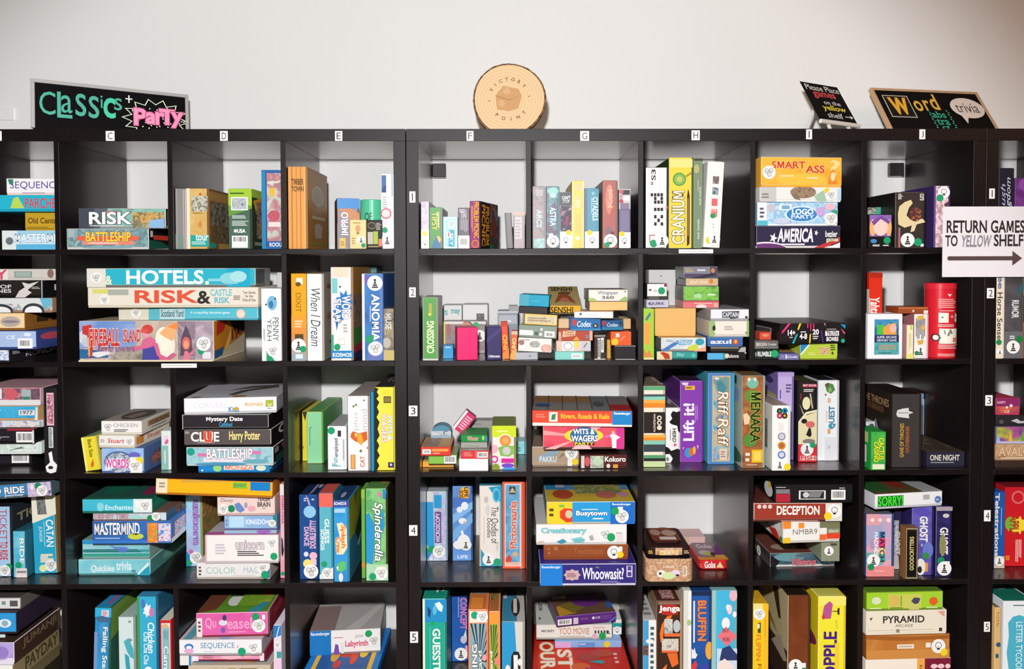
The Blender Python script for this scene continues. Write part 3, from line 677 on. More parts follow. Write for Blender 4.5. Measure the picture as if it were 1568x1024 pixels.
B(1371.4, 294, 1417.5, 377.5, '#3a322c', 'dark box with cream horned creature and round stickers', [T('obs', .09, .03, .24, .13, '#dcd8d0', -90, 1), T('cure', .8, .03, .93, .15, '#dcd8d0', -90, 1), G([(.08, .4), (.12, .26), (.3, .18), (.5, .14), (.56, .2), (.44, .28), (.36, .42), (.5, .5), (.9, .48), (.98, .54), (.7, .58), (.62, .7), (.5, .72), (.54, .6), (.3, .64), (.1, .58)], '#e2cfa0'), E(.66, .4, .2, .13, ('#7a3a2a', '#4a2a38', '#c87a3a', 90.)), R(.1, .64, .16, 1, '#b86a7a'), S(.4, .88, 'pawn', .022), D(.74, .9, r=.0125), R(.83, .93, .93, .98, '#eee')], d=.25, Y=.006, side='#1d1a19', edge='#6a6258')
B(1430.7, 284, 1455, 377.5, ('#d8a8b8', '#f0dcd8', '#a87890', '#c8c0a0', 70.), 'pink mottled box with purple left side', [R(0, 0, .1, 1, '#6a4a90'), S(.58, .1, 'bulb', .019), D(.34, .2, r=.011), G([(.6, .3), (.9, .25), (.8, .45)], '#5a3a4a')], left_art=[R(0, 0, 1, 1, '#3c2a5c'), R(.15, .44, .6, .54, '#c88a4a'), LN(.2, .12, .7, .3, 4, '#7a6aa0'), LN(.2, .62, .7, .72, 2, '#9a8ac0'), BC(.2, .86, .8, .96)], side='#3c2a5c', d=.27, Y=.004)

cell('K', 1, RE % 1)
B(1530, 257, 1552.5, 378, '#1f1c2c', 'dark navy upright box with pale script', [T('Kingdom', .45, .12, .85, .7, '#c8ccd8', 90, 0, None, .3), T('Rush', .12, .2, .42, .6, '#a8b0c4', 90, 0, None, .3)], d=.27, Y=.01)
B(1555, 272, 1600, 378, ('#5a2a6a', '#7a3a8a', '#4a2058', 14.), 'purple upright box beside the navy one', [R(.6, .2, .7, .6, '#b88ac8'), E(.4, .1, .3, .1, '#8a4a9a')], d=.27, Y=.01)

# ================================================================== row 2
cell('B', 2, LE % 2)
a = B(-40, 535.5, 14, 561, ('#dfe8f4', '#8aa4d0', '#f2f4f8', '#6a84b8', 70.), 'black box with speckled white-blue end, bottom of stack', [], side='#1d1b1d', side_art=[R(.05, .15, .16, .4, '#7a7a7a'), T('MONOPOLY', .25, .3, .98, .75, '#b8b4b4', 0, 2)], d=.3, Y=-.02)
b = B(-40, 506.6, 55.7, 534.5, '#a9bfe2', 'pale blue box with barcode and navy side in stack', [R(.7, .4, .94, .95, '#eceef4'), BC(.72, .45, .92, .9), T('CE', .52, .25, .66, .45, '#e8eef8', 0, 1), E(.86, .2, .06, .1, '#dfe6f4')], side='#35427c', side_art=[E(.25, .35, .18, .2, '#b0485a'), T('90', .6, .2, .95, .6, '#b8a83a', 0, 1)], on=a, d=.28, Y=-.015)
c = B(-40, 479, 38, 506.6, '#efd2a2', 'cream box with brown side in middle of stack', [E(.72, .5, .2, .3, '#b8a8a0'), E(.72, .5, .16, .08, '#8a8088'), T('LY', .2, .3, .42, .7, '#c05040', 0, 2)], side='#8a5a24', side_art=[R(.2, .25, .4, .6, '#3a2a18'), T('MONO', .45, .25, .98, .65, '#7a3a24', 0, 2)], on=b, d=.28, Y=-.005)
e = B(-40, 456.5, 80, 478, ('#c4c8c8', '#e4e4e2', '#8a9090', '#b0b4b4', 34.), 'grey and white box with blue corner in stack', [R(.3, .0, .9, .4, '#d8dad8'), E(.34, .9, .16, .5, '#3a3c44'), E(.34, .95, .13, .36, '#e8e8e8'), E(.76, .9, .14, .55, '#3a3c44'), E(.76, .95, .11, .4, '#eee'), G([(.84, 0), (1, 0), (1, .5), (.9, .7)], '#6ab4d0')], side='#9c7a60', on=c, d=.26, Y=.0)
f = B(-40, 429.5, 65.5, 456, '#26211f', 'black box with white antlered figure in stack', [T('GAME OF', .0, .25, .54, .45, '#d8d4d0', 0, 1), T('THRONES', .0, .5, .54, .7, '#d8d4d0', 0, 1), G([(.6, .98), (.66, .6), (.74, .4), (.7, .1), (.8, .2), (.95, .05), (.86, .3), (.78, .55), (.84, .7), (.74, .98)], '#d4cfcc'), LN(.84, .35, .98, .5, 2, '#a8a4a0'), R(.985, 0, 1, 1, '#c8c4c0')], side='#141214', side_art=[T('MON', .2, .25, .95, .6, '#cfcfcf', 0, 0)], on=e, d=.28, Y=.01)
B(-40, 412, 84, 429, '#cfc8c0', 'worn pale grey box atop the stack', [R(.0, .05, .42, .95, '#e4dfd8'), T('LY', .2, .1, .4, .9, '#d04a6a', 0, 2), R(.5, .2, .72, .75, '#8a9a92'), R(.52, .28, .7, .66, '#a4b2a8'), E(.95, .4, .04, .4, '#8a6a60')], on=f, d=.24, Y=.02)

cell('CD', 2)
a = B(120.7, 491.5, 327, 551, ('#8ea2c0', '#c8b8b8', '#b08a8a', '#d8d0cc', 14.), 'big adventure box with orange side, bottom of stack',
      [R(0, 0, .5, .66, ('#6f90cc', '#8aa4d4', '#a9b4d6', 9.)), E(.03, .4, .035, .16, '#d4d6de'), E(.06, .52, .04, .12, '#c4c8d6'), R(.42, 0, .74, 1, ('#b8a89c', '#c8b8a8', '#a89890', 14.)), G([(0, .68), (.2, .74), (.22, .9), (0, .92)], '#2f6a9a'), G([(.06, .8), (.2, .72), (.24, .8), (.14, .9)], '#e4e2e2'),
       G([(.22, .96), (.3, .66), (.42, .6), (.52, .7), (.5, .96)], ('#9a9084', '#b0a496', '#7e766c', 30.)), R(.52, .0, .74, .98, ('#d0bfae', '#bca898', '#dccab8', 12.)), E(.64, .6, .075, .4, '#f0e6d4'), E(.63, .45, .06, .3, '#f4ecd8'), G([(.6, .3), (.66, .12), (.745, .02), (.72, .3), (.7, .5), (.64, .4)], '#f2b078'), G([(.66, .14), (.745, .02), (.73, .22)], '#ee8a4a'),
       G([(.58, .98), (.6, .8), (.64, .96)], '#d8607a'), G([(.62, .98), (.7, .78), (.73, .84), (.66, 1)], '#c8648a'),
       G([(.47, .98), (.48, .55), (.55, .5), (.585, .62), (.6, .98)], '#4a4a98'), G([(.385, .66), (.46, .6), (.48, .45), (.54, .38), (.575, .48), (.57, .6), (.52, .66), (.4, .74)], '#d86a90'), G([(.55, .5), (.59, .55), (.61, .82), (.66, .9), (.65, .96), (.585, .86)], '#d8688e'), E(.505, .3, .024, .12, '#e89aa8'), E(.515, .2, .042, .11, '#cc4a44'), E(.49, .24, .03, .05, '#d85a50'),
       R(.74, 0, .87, .99, ('#a894a0', '#8a7884', '#b8a4ac', 24.)), G([(.755, .85), (.765, .42), (.79, .2), (.8, .1), (.815, .2), (.84, .42), (.85, .85)], '#5e4c5c'), E(.802, .55, .03, .16, '#d86a6a'), E(.802, .58, .018, .1, '#f4a07a'), G([(.775, .99), (.79, .74), (.815, .74), (.835, .99)], '#dc7a90'), G([(.82, .8), (.88, .66), (.88, .72), (.83, .88)], '#c87a90'), R(.87, .0, 1, 1, ('#b4a0ae', '#a08c9c', '#c8b8c0', 20.)), R(.0, .955, 1, 1, '#e0cfae'),
       G([(.035, .12), (.1, .08), (.12, .3), (.105, .86), (.08, .9), (.07, .34), (.035, .3)], '#c83a3a'), G([(.072, .4), (.085, .4), (.09, .84), (.08, .88)], '#e0b45a'), T('FIREBALL', .085, .20, .31, .60, '#cf3c40', 0, 2, '#f2dcc6', .12), T('ISLAND', .335, .21, .465, .50, '#c43a44', 0, 2, '#eed8c8', .12), T('Race for adventure', .15, .58, .42, .74, '#8a4a90', 0, 0, None, .2),
       D(.915, .74, r=.0105), S(.948, .56, 'heads', .022), R(.925, .76, .985, .93, '#dfdfe4')],
      side='#c9b898', side_art=[G([(.02, .02), (.98, .1), (.98, .5), (.02, .9)], '#c8801e'), G([(.1, .05), (.4, .05), (.3, .3), (.08, .4)], '#c02a1e'), G([(.5, .1), (.98, .15), (.98, .4), (.7, .5)], '#2a1a1a'), G([(.02, .75), (.3, .7), (.25, .9), (.02, .95)], '#2c5a8a'), G([(.3, .8), (.5, .3), (.6, .3), (.42, .8)], '#e8b860'), LN(.5, .3, .9, .6, 3, '#8a3a2a', 1)], d=.26, Y=.0, edge='#e0dcd8', tray='#e0cfae')
b = B(181, 470, 395, 494, '#5bbfd2', 'slim turquoise box with cream left end in stack', [R(0, 0, .28, 1, '#d9d6c6'), R(.22, 0, .3, 1, '#62b8c4'), R(.3, .12, .48, .95, '#b8d4d8'), T('Scotland Yard', .31, .2, .47, .75, '#3a6a78', 0, 1), T('A compelling detective game', .52, .32, .8, .55, '#e4f4f6', 0, 1), C(.88, .5, .016, '#c8b8b0'), C(.88, .5, .012, '#e8dccc'), S(.13, .45, 'heads', .016)], on=a, d=.26, yaw=-4, Y=.04, side='#3f9fb2', edge='#cfe0dc')
c = B(134, 440, 395.5, 468, '#e6ddcd', 'wide cream box with red and black title in stack', [R(.03, .08, .12, .3, '#d8d470'), R(.12, .1, .24, .38, '#aab0a4'), T('RISK', .28, .16, .64, .76, '#e0593e', 0, 2), T('&', .645, .2, .715, .8, '#33302e', 0, 2), T('CASTLE', .72, .1, .845, .42, '#7ac2cc', 0, 2), T('RISK', .745, .5, .83, .78, '#6ab4c8', 0, 2), LN(.855, .4, .895, .64, 3, '#8a847c'), T('Two Games', .91, .2, .985, .32, '#6a645c', 0, 1), T('for the', .925, .38, .97, .5, '#6a645c', 0, 1), T('Price of One', .91, .56, .985, .7, '#6a645c', 0, 1), S(.1, .62, 'heads', .015)], on=b, d=.26, Y=.0, edge='#d4cab8', tray='#d9cfbb')
B(132, 411, 391, 439.5, '#2fb2c8', 'wide teal box with white lettering atop the stack', [R(0, 0, .115, 1, '#e2ddd0'), T('HOTELS', .24, .12, .69, .82, '#f2f4f0', 0, 2), T('&', .115, .4, .15, .85, '#e8e8c8', 0, 2), LN(.72, .55, .82, .7, 2, '#b8e4ea'), R(.83, .0, .97, 1, '#26a8c4'), E(.85, .55, .06, .32, '#8ad0da'), E(.9, .45, .05, .3, '#a8dce0'), LN(.82, .75, .93, .88, 1, '#7ac8d4'), C(.715, .78, .006, '#f0e8c0'), S(.06, .5, 'heads', .017)], on=c, d=.135, side='#6a6864', side_art=[LN(.05, .1, .95, .9, 14, '#3a3838', 1), R(.6, 0, 1, 1, '#8c8a86')], top='#1f1d1f', Y=.0, edge='#d8d4c8')
B(424, 417, 434, 552, '#cfcdc9', 'tall pale grey box behind the narrow white box', [], d=.1, Y=.15, top='#e0dedb')
B(399.7, 441.6, 430.5, 553.5, '#f1f0ee', 'narrow white upright box with blue spot, right end', [E(.55, .2, .25, .1, '#7ab8da'), E(.5, .22, .12, .05, '#3a7aa8'), C(.25, .22, .003, '#333'), C(.72, .14, .003, '#333'), T('PENNY', .58, .4, .88, .72, '#5a6468', -90, 0), T('YEAH', .3, .42, .52, .72, '#5a6468', -90, 0), LN(.1, .55, .2, .75, 2, '#8a9a92', 1), G([(.25, .86), (.35, .88), (.7, 1), (.25, 1)], '#2a9a68'), S(.58, .86, 'heads', .018)], d=.13, Y=.0)

cell('E', 2)
B(445.4, 418.8, 469.3, 553, '#efa71e', 'orange box fading to grey with white cat mark', [R(0, .48, 1, .62, '#eda033'), R(0, .62, 1, .72, '#e59440'), R(0, .72, 1, .82, '#cf9a6c'), R(0, .82, 1, .92, '#b0a8a0'), R(0, .92, 1, 1, '#98a8b4'), R(.36, .05, .78, .12, '#f4efe0'), E(.48, .12, .18, .025, '#6a5220'), T('DIXIT', .32, .22, .66, .44, '#8a7430', -90, 0), LN(.25, .53, .8, .62, 3, '#f4d8b0'), R(.24, .69, .8, .76, '#5a4628'), R(.28, .92, .75, .97, '#d8e8f0'), S(.48, .82, 'pawn', .022), D(.82, .86, r=.01)], d=.28, Y=-.002)
B(469.5, 418.8, 496.2, 553, '#f4f4f4', 'white box with black flowing vertical script', [T('When I Dream', .22, .17, .78, .83, '#3c3a44', -90, 0, None, .25)], side='#a8a298', side_art=[E(.5, .15, .4, .04, '#8a6a50'), E(.4, .5, .3, .05, '#9a7a5a'), E(.5, .8, .3, .03, '#b03a3a')], d=.28, Y=-.002)
B(506.4, 408.6, 541, 552.5, '#f1efea', 'white box with blue ink splash and white letters', [R(0, 0, .07, 1, '#e8d4d0'), R(.1, .0, .8, .11, '#f2d8c0'), R(.05, .12, .3, .28, '#7acac8'), BU(.62, .37, .42, .13, 9, '#2a7cc0', .6), BU(.35, .5, .3, .11, 9, '#2a7cc0', .6), T('WORD', .5, .31, .86, .55, '#f6f6f6', -90, 2, '#1f5a9a'), T('SLAM', .16, .34, .46, .58, '#f6f6f6', -90, 2, '#1f5a9a'), G([(.2, .58), (.35, .58), (.25, .68)], '#2a6aa8'), C(.42, .21, .003, '#333'), LN(.55, .6, .75, .7, 3, '#b8b4b0'), R(.0, .72, .12, .9, '#4aa888'), R(.34, .76, .62, .83, '#d8d4cc'), R(.38, .77, .58, .82, '#f2f0ec'), D(.28, .85, r=.01), R(.0, .89, 1, .97, '#2a86be'), T('KOSMOS', .08, .915, .92, .955, '#f2f6f8', 0, 2)],
  side='#9a7c60', side_art=[R(0, 0, 1, .3, '#c88a3a'), R(0, .3, 1, .66, ('#8a6a58', '#b09078', '#6a5a50', 60.)), R(0, .66, .4, .84, '#4a9a4a'), G([(0, .86), (.6, .8), (.5, .92), (0, .92)], '#c83a4a'), R(0, .92, 1, 1, '#3a3a6a')], d=.28, Y=.002)
B(545, 407, 577, 552, '#6a4a88', 'purple and teal box peeking out behind blue box', [R(.55, 0, 1, .12, '#5a8a84')], d=.1, Y=.29, side='#4a6a70')
B(554, 418.8, 587, 550, ('#4a74b8', '#3f86c4', '#3a5aa8', 10.), 'blue glossy box with large white vertical title', [R(0, 0, .12, 1, '#e6e6ea'), R(.14, .02, .36, .12, '#7a5ab0'), G([(.3, .9), (.9, .84), (.9, 1), (.2, 1)], '#6a78b8'), T('ANOMIA', .46, .24, .82, .77, '#f2f2f6', -90, 2, '#2a4a90'), LN(.36, .37, .42, .62, 1, '#c8d4e8', 1), C(.62, .86, .024, '#c0c4d0'), S(.62, .11, 'pawn', .024), S(.62, .86, 'heads', .021), D(.36, .75, r=.0125)], d=.24, Y=.003, edge='#b0b4c8')
B(586, 420, 603.5, 551, '#3a3230', 'dark box standing behind small grey-brown box', [], d=.12, Y=.25, top='#cfc8c0')
B(589, 472, 605.5, 552, ('#6a6058', '#8a8074', '#b8a880', 26.), 'small grey-brown box with white lettering, right end', [R(0, .8, 1, 1, '#c8b478'), E(.3, .66, .4, .1, '#c0b8a8'), T('MUSE', .2, .1, .75, .4, '#e4e0d8', -90, 1)], d=.1, Y=.003, edge='#4a4440')

cell('FG', 2)
B(647, 454.7, 671, 551, '#5aa052', 'green box in clear plastic with yellow-white vertical title', [R(0, 0, .08, 1, '#8a9a88'), R(.9, 0, 1, 1, '#7f8f7e'), R(.0, .97, 1, 1, '#c8ccc4'), T('CROSSING', .28, .38, .72, .88, '#eef0c0', 90, 2), R(.4, .1, .6, .3, '#b8a84a'), C(.45, .27, .004, '#e8d84a')], side='#b4aca4', d=.14, Y=.0)
w1 = B(678, 467, 707.5, 540, '#e9e7e4', 'white box with teal print beside wider white box, back row', [R(0, 0, .06, .7, '#4a5a5a'), T('may', .44, .1, .9, .22, '#4aa8ac', 0, 2), T('ms', .02, .12, .25, .22, '#5ab0b4', 0, 2)], d=.1, Y=.28, side='#c8c4c0')
B(708.3, 466, 747, 540, '#ebe8e5', 'wider white box with small dark printed square, back row', [R(.55, .2, .86, .4, '#5c5a5c'), R(.58, .22, .83, .38, ('#8a8888', '#3a3a3c', 200.))], d=.1, Y=.28, side='#bdb8b4')
B(679, 492, 744.5, 535, '#a89a98', 'box with pinkish grey picture and yellow edge', [R(0, 0, 1, .08, '#e8e0dc'), R(0, 0, .04, 1, '#d8d060'), R(.05, .1, .95, .9, ('#8a7c7e', '#a08c8c', '#7a6a6c', 20.)), E(.12, .25, .05, .18, '#b06a6a'), D(.76, .12, '#3fae68', .011), S(.88, .45, 'pawn', .02)], d=.07, Y=.18)
B(678.5, 528.5, 694, 545.5, '#3f9cd2', 'tiny blue box on shelf beside pink box', [LN(.2, .1, .9, .22, 1, '#dff0fa')], d=.05, Y=.045, name='card_box')
arch = B(699, 492.5, 729, 549, '#c08a72', 'round-topped tan box behind the pink box', [], d=.05, Y=.11, shape='arch')
B(699.6, 501.5, 731.5, 549.8, '#f0286e', 'plain hot pink box standing at the front', [], d=.075, Y=.005, yaw=9, side='#c41c5c', left_art=[LN(.3, .86, .95, .9, 1, '#f0c0d0')], name='card_box')
B(745.5, 500, 768, 549.8, '#3b3566', 'navy blue box with small white word, front', [G([(0, .35), (1, .0), (1, .12), (0, .5)], '#474178'), T('Ultimate', .12, .85, .88, .92, '#e8e4f0', 0, 2)], d=.07, Y=.005, yaw=8, side='#2a2450', name='card_box', top='#5a5888')
B(762, 476, 793, 545, '#8f959e', 'pale grey-blue box standing behind orange packs', [R(.05, .1, .95, .3, '#b4b8c0'), LN(.2, .2, .8, .28, 1, '#e0e4e8'), R(0, 0, 1, .05, '#c4c8cc')], d=.09, Y=.17)
B(769.5, 493, 780, 550.5, '#e8502c', 'red-orange card pack leaning, left of two', [T('UNO', .2, .35, .8, .85, '#f4c23a', 90, 2), R(0, 0, 1, .12, '#c83a24'), G([(0, .85), (1, .7), (1, 1), (0, 1)], '#f08a3a')], d=.05, Y=.03, roll=-3, name='card_box')
B(781, 507, 790.5, 550.5, '#e6603a', 'red-orange card pack leaning, right of two', [T('UNO', .2, .25, .8, .7, '#f6d87a', 90, 2), R(0, 0, 1, .12, '#d8b49a'), G([(0, .8), (1, .6), (1, 1), (0, 1)], '#f2a850')], d=.05, Y=.012, roll=3, name='card_box')
# stack left of the tan fan-shaped box
a = B(789, 540, 823.5, 551.3, '#b9bcc2', 'flat grey card box, bottom of leaning stack', [C(.65, .5, .003, '#7a7a80')], d=.09, Y=.01, yaw=8, name='card_box')
b = B(792.5, 519, 844, 540, ('#e9e2dc', '#f0ebe6', '#e2d8d4', 20.), 'white card box with pink flowers in leaning stack', [E(.1, .35, .09, .2, '#a07a7a'), E(.5, .45, .16, .25, ('#c8c4bc', '#8a8680', 150.)), E(.85, .7, .16, .3, ('#d88a78', '#e8c8bc', 100.)), LN(.15, .1, .35, .2, 1, '#8a8488')], d=.1, Y=.006, yaw=-8, on=a, name='card_box', roll=2)
c = B(793.5, 500, 852, 520, '#8c9a8a', 'grey-green card box with white labels in stack', [R(.02, .42, .38, .82, '#f0eeec'), R(.42, .5, .52, .8, '#5a6a5a'), R(.68, .42, .95, .9, '#eceae8'), BC(.7, .5, .93, .88), C(.6, .3, .004, '#e8ece8'), C(.58, .7, .005, '#e8ece8')], d=.1, Y=.004, yaw=-8, on=b, name='card_box', roll=2.5)
e = B(801.7, 482, 853, 501, '#eec266', 'yellow framed card box with black end in stack', [R(.05, .18, .95, .85, '#ecd8a4'), R(.08, .22, .92, .8, ('#c8b8a0', '#e0d0b0', '#a8a090', 90.)), LN(.1, .3, .9, .7, 2, '#a89470')], d=.1, Y=.008, yaw=-10, on=c, side='#1c1a1c', left_art=[E(.5, .5, .12, .3, '#8a8a8e')], name='card_box', roll=2.5)
f = B(793, 470.5, 838, 482, '#2b2526', 'flat black card box under the teal one', [], d=.09, Y=.02, yaw=-10, on=e, name='card_box', roll=2)
B(794, 452.5, 840, 471, '#159fbf', 'bright teal card box crowning the leaning stack', [R(0, 0, .33, 1, '#4fa6ba'), LN(.42, .5, .75, .6, 1, '#5ac4d8')], d=.09, Y=.018, yaw=-10, on=f, name='card_box', roll=2.5)
B(779, 468, 793, 481, '#a4a09e', 'small grey box tucked beside the black card box', [], d=.06, Y=.17, z=SHZ[1] + .142, name='card_box')
# middle stack
m1 = B(850, 538, 894.7, 550.3, '#86d0c4', 'mint green card box, bottom of middle stack', [R(.56, .25, .93, .85, '#eef0ee'), LN(.6, .4, .9, .7, 2, '#a8a4a4')], d=.09, Y=.008, name='card_box')
m2 = B(852, 522, 904.6, 538, '#dcc8bc', 'card box with bulb drawing and yellow mark', [R(0, 0, .16, 1, ('#d8a890', '#e8d0c0', 120.)), R(.16, .1, .5, .95, '#f0efee'), E(.34, .5, .13, .36, '#5a5658'), E(.34, .5, .115, .31, '#f0efee'), E(.58, .3, .06, .35, '#e8d83a'), R(.72, .1, 1, .9, '#c4c4cc'), G([(.78, .6), (.88, .15), (.9, .2), (.8, .65)], '#5a4a4a')], d=.1, Y=.004, on=m1, name='card_box')
m3 = B(855, 504.7, 908, 522, '#b44a34', 'rust red card box with cream title block', [G([(.14, .12), (.5, .05), (.48, .55), (.12, .66)], '#eec49a'), T('TINY', .18, .15, .46, .33, '#a0502a', 0, 2), T('TOWNS', .16, .37, .46, .55, '#a0502a', 0, 2), R(.0, .2, .08, 1, ('#e0b8a0', '#c87a68', 120.)), G([(.42, .95), (.52, .6), (.62, .95)], '#f0a04a'), R(.78, .45, .88, .8, '#8a7a8a'), R(.9, .1, .98, .95, '#d8b0a4')], d=.1, Y=.004, on=m2, name='card_box')
m4 = B(855, 488, 872.5, 505, '#e0bb92', 'tan cardboard box under the black-lettered yellow box', [], d=.1, Y=.05, on=m3, name='card_box', top='#e4c4a0')
B(842, 466, 889.4, 487, '#ecb83e', 'yellow box with black brush lettering, tipped back', [T('SENSHI', .02, .18, .74, .86, '#2a2014', 0, 1)], d=.15, Y=.03, on=[m4, e], pitch=22, top='#a8915e', top_art=[T('SENSHI', .08, .06, .8, .26, '#2a2418', 0, 2), E(.5, .4, .2, .1, '#6a4a30'), G([(.15, .9), (.3, .5), (.5, .42), (.7, .55), (.85, .92), (.5, .7)], '#8a4a30'), G([(.3, .8), (.45, .6), (.6, .65), (.7, .85)], '#b06a50'), LN(.6, .3, .8, .4, 1, '#7a4a30')], side='#8a7a4c')
# right stack
r1 = B(910, 512.5, 927, 551, '#3b2e2b', 'dark brown upright pack with white barcode strips', [R(0, 0, 1, .08, '#8a8078'), R(.3, .14, .55, .95, '#d8d4d0'), LN(.3, .2, .55, .9, 12, '#3a3432'), R(.6, .12, .85, .7, '#e8e6e4'), LN(.62, .2, .83, .6, 6, '#6a6664'), R(0, .95, 1, 1, '#c0b8b0')], d=.1, Y=.006, name='card_box')
r0 = B(941, 529, 973.5, 550.2, '#242022', 'black card box with grey rim at right panel', [R(.0, 0, 1, .06, '#8a8684'), R(.04, .94, .96, 1, '#a8a4a2')], d=.1, Y=.004, name='card_box')
r2 = B(935.5, 508, 966.5, 528.8, '#ee5a2a', 'bright orange card box with yellow dot', [R(.24, .12, .42, .4, '#f0e0cc'), G([(.45, .6), (.7, .25), (.72, .3), (.48, .66)], '#f4a080'), D(.2, .72, '#f4c02a', .011)], d=.085, Y=.004, on=r0, name='card_box', edge='#f08050')
can(927.5, 520, 934, 551, '#d8a84a', 'slim brass tube between dark pack and black box', [], Y=.03, name='brass_tube', cat='tube')
zb = SHZ[1] + .093
r3 = B(873.6, 487, 920, 507, '#2a6ca8', 'blue card box with white script and red seal', [E(.13, .35, .08, .26, '#c0404a'), T('Codex', .22, .25, .68, .7, '#e0ecf4', 0, 1, None, .2), E(.82, .62, .09, .18, '#1a2a3a'), E(.82, .62, .04, .1, '#c8b090'), R(0, .85, 1, 1, '#3a8ab8')], d=.1, Y=.0, z=zb, name='card_box', yaw=2)
r4 = B(921, 490, 954, 507.5, '#1f5484', 'darker blue card box right of the blue twin', [E(.1, .3, .12, .25, '#a0384a'), T('Codex', .26, .3, .78, .65, '#c8dcec', 0, 1, None, .2), E(.88, .3, .06, .15, '#1a2a3a'), R(0, .7, 1, 1, '#1f7aa0')], d=.1, Y=.015, z=zb, name='card_box')
r5 = B(954.5, 488, 966, 507.5, '#d8b07a', 'narrow tan box beside the dark blue card box', [], d=.12, Y=.05, z=zb, name='card_box')
r6 = B(879, 476.5, 939, 490, '#efedf2', 'slim white card box tilted down to the right', [T('Tabula', .36, .35, .6, .65, '#a8a0b0', 0, 0), C(.17, .4, .004, '#5a5458')], d=.12, Y=.0, on=[r3, r4], yaw=-10, top='#d8b490', side='#b8a894', name='card_box', side_art=[LN(.2, .3, .7, .6, 1, '#d8d0c4')])
r7 = B(902.6, 461.5, 961, 472, '#efbf7a', 'flat tan wooden box under white leafy box', [], d=.14, Y=.025, on=r6, top='#caa888', side='#a8907c', name='card_box')
B(901, 443, 961.6, 460.8, '#e8e6dc', 'white card box with green leaves and grey title', [T('Wingspan', .24, .14, .74, .5, '#6a708a', 0, 1), T('360', .34, .56, .64, .8, '#5a5a5a', 0, 2), G([(0, 1), (0, .6), (.06, .75), (.12, .7), (.25, 1)], '#a8c068'), G([(.75, 1), (.85, .75), (.92, .6), (1, .7), (1, 1)], '#9ab86a'), C(.93, .18, .003, '#8a8a8a')], d=.14, Y=.025, on=r7, side='#9a8484', name='card_box')

cell('H', 2)
a = B(985.8, 472.5, 1001.6, 550.8, '#a4cc3e', 'lime green narrow upright box with orange panel', [R(.05, .28, .62, .7, '#f0a048'), G([(.12, .2), (.6, .06), (.7, .12), (.3, .24)], '#5a7a8a'), G([(0, .95), (0, .78), (.3, .88), (.5, .8), (.9, .95)], '#d88a3a'), R(0, .96, 1, 1, '#e8d8a0')], d=.27, Y=.005, edge='#c8dc8a')
c1 = B(1005.7, 538, 1068, 550.8, '#3a9a94', 'teal box with red figure, bottom left of pile', [R(0, 0, .37, 1, '#e6d0a4'), G([(.08, .15), (.16, .05), (.3, .3), (.33, .9), (.2, .95), (.15, .5)], '#b83a24'), T('Sky', .48, .15, .68, .7, '#8ad8d0', 0, 2, '#1f6a6a', .2), E(.9, .5, .05, .3, '#5ab8b0')], d=.22, Y=.006, side='#2a6a68')
c2 = B(1012.5, 517, 1081, 538, ('#e8e0d0', '#c8d8e0', '#e0c8b0', 40.), 'colourful striped picture box below plain tan box', [G([(0, .9), (.3, .3), (.4, .4), (.1, 1)], '#4a7ab8'), G([(.32, .2), (.7, .15), (.66, .5), (.4, .55)], '#5a9ac0'), T('TOKAIDO', .38, .22, .66, .48, '#e8e8f0', 0, 1), G([(.58, .7), (.8, .4), (.84, .9), (.62, .95)], '#c8d048'), E(.86, .3, .1, .25, '#3a9ab0'), G([(.7, 1), (1, .6), (1, 1)], '#f0a88a'), LN(.1, .12, .3, .3, 2, '#8aa8b8')], d=.25, Y=.002, on=c1, side='#8a8684', top='#c49a64', edge='#e8e0d0')
c3 = B(1003, 472, 1065.5, 508.8, '#e8b76e', 'plain tan cardboard box with no printing', [], d=.22, Y=.05, on=c2, top='#d8b07c')
s1 = B(1083, 539.5, 1142.7, 550.8, '#1c191a', 'black box with light blue left half', [R(0, .1, .4, 1, '#58aede'), R(.4, .1, .46, 1, '#3a9a8a'), E(.5, .5, .05, .35, '#e0c8c0'), T('Funkoverse', .52, .25, .8, .75, '#e0dcd8', 0, 1, None, .2), R(.95, 0, 1, .15, '#c8c8b8')], d=.22, Y=.006)
s2 = B(1088, 530.5, 1142, 539.5, '#2a2624', 'flat black tin with pale grey corner', [R(0, 0, .8, .4, '#7a7464'), G([(.78, 1), (.86, .2), (1, .1), (1, 1)], '#b4b2ac')], d=.2, Y=.012, on=s1)
s3 = B(1083.5, 515.4, 1137.7, 530.3, '#3f6ca8', 'blue box with white rounded lettering', [T('azul', .09, .3, .66, .7, '#e8ecf4', 0, 2), R(.72, .25, .86, .8, '#c8443a'), E(.79, .5, .04, .2, '#e8b04a'), R(0, 0, 1, .15, '#5a84b8')], d=.22, Y=.006, on=s2)
s4 = B(1086, 491.3, 1147, 511.2, '#e9e2d6', 'cream box with green leaves at both ends', [G([(0, 0), (.14, .0), (.16, .3), (.08, .5), (.16, .8), (.1, 1), (0, 1)], '#9ab878'), E(.12, .45, .04, .18, '#3a2a24'), R(.94, 0, 1, 1, '#8ab86a'), LN(.38, .3, .64, .6, 2, '#b8a8a0'), C(.93, .75, .004, '#9a8a80')], d=.24, Y=-.004, on=s3, yaw=1, side='#d0c8c0')
s5 = B(1088, 473.3, 1147, 490.5, '#e6e7ec', 'white box with dark outlined comic title', [G([(.3, .2), (.75, .15), (.73, .75), (.52, .85), (.5, .75), (.3, .75)], '#4a4a54'), T('CAPTAIN', .32, .28, .72, .66, '#d8dce4', 0, 2), E(.93, .7, .04, .12, '#4a4a4a')], d=.24, Y=-.004, on=s4, side='#a4a2a4')
B(993.5, 413, 1035, 469, '#d6d4d2', 'tall pale grey box in the back behind small boxes', [C(.45, .17, .003, '#8a8a8a')], d=.06, Y=.2, on=c3)
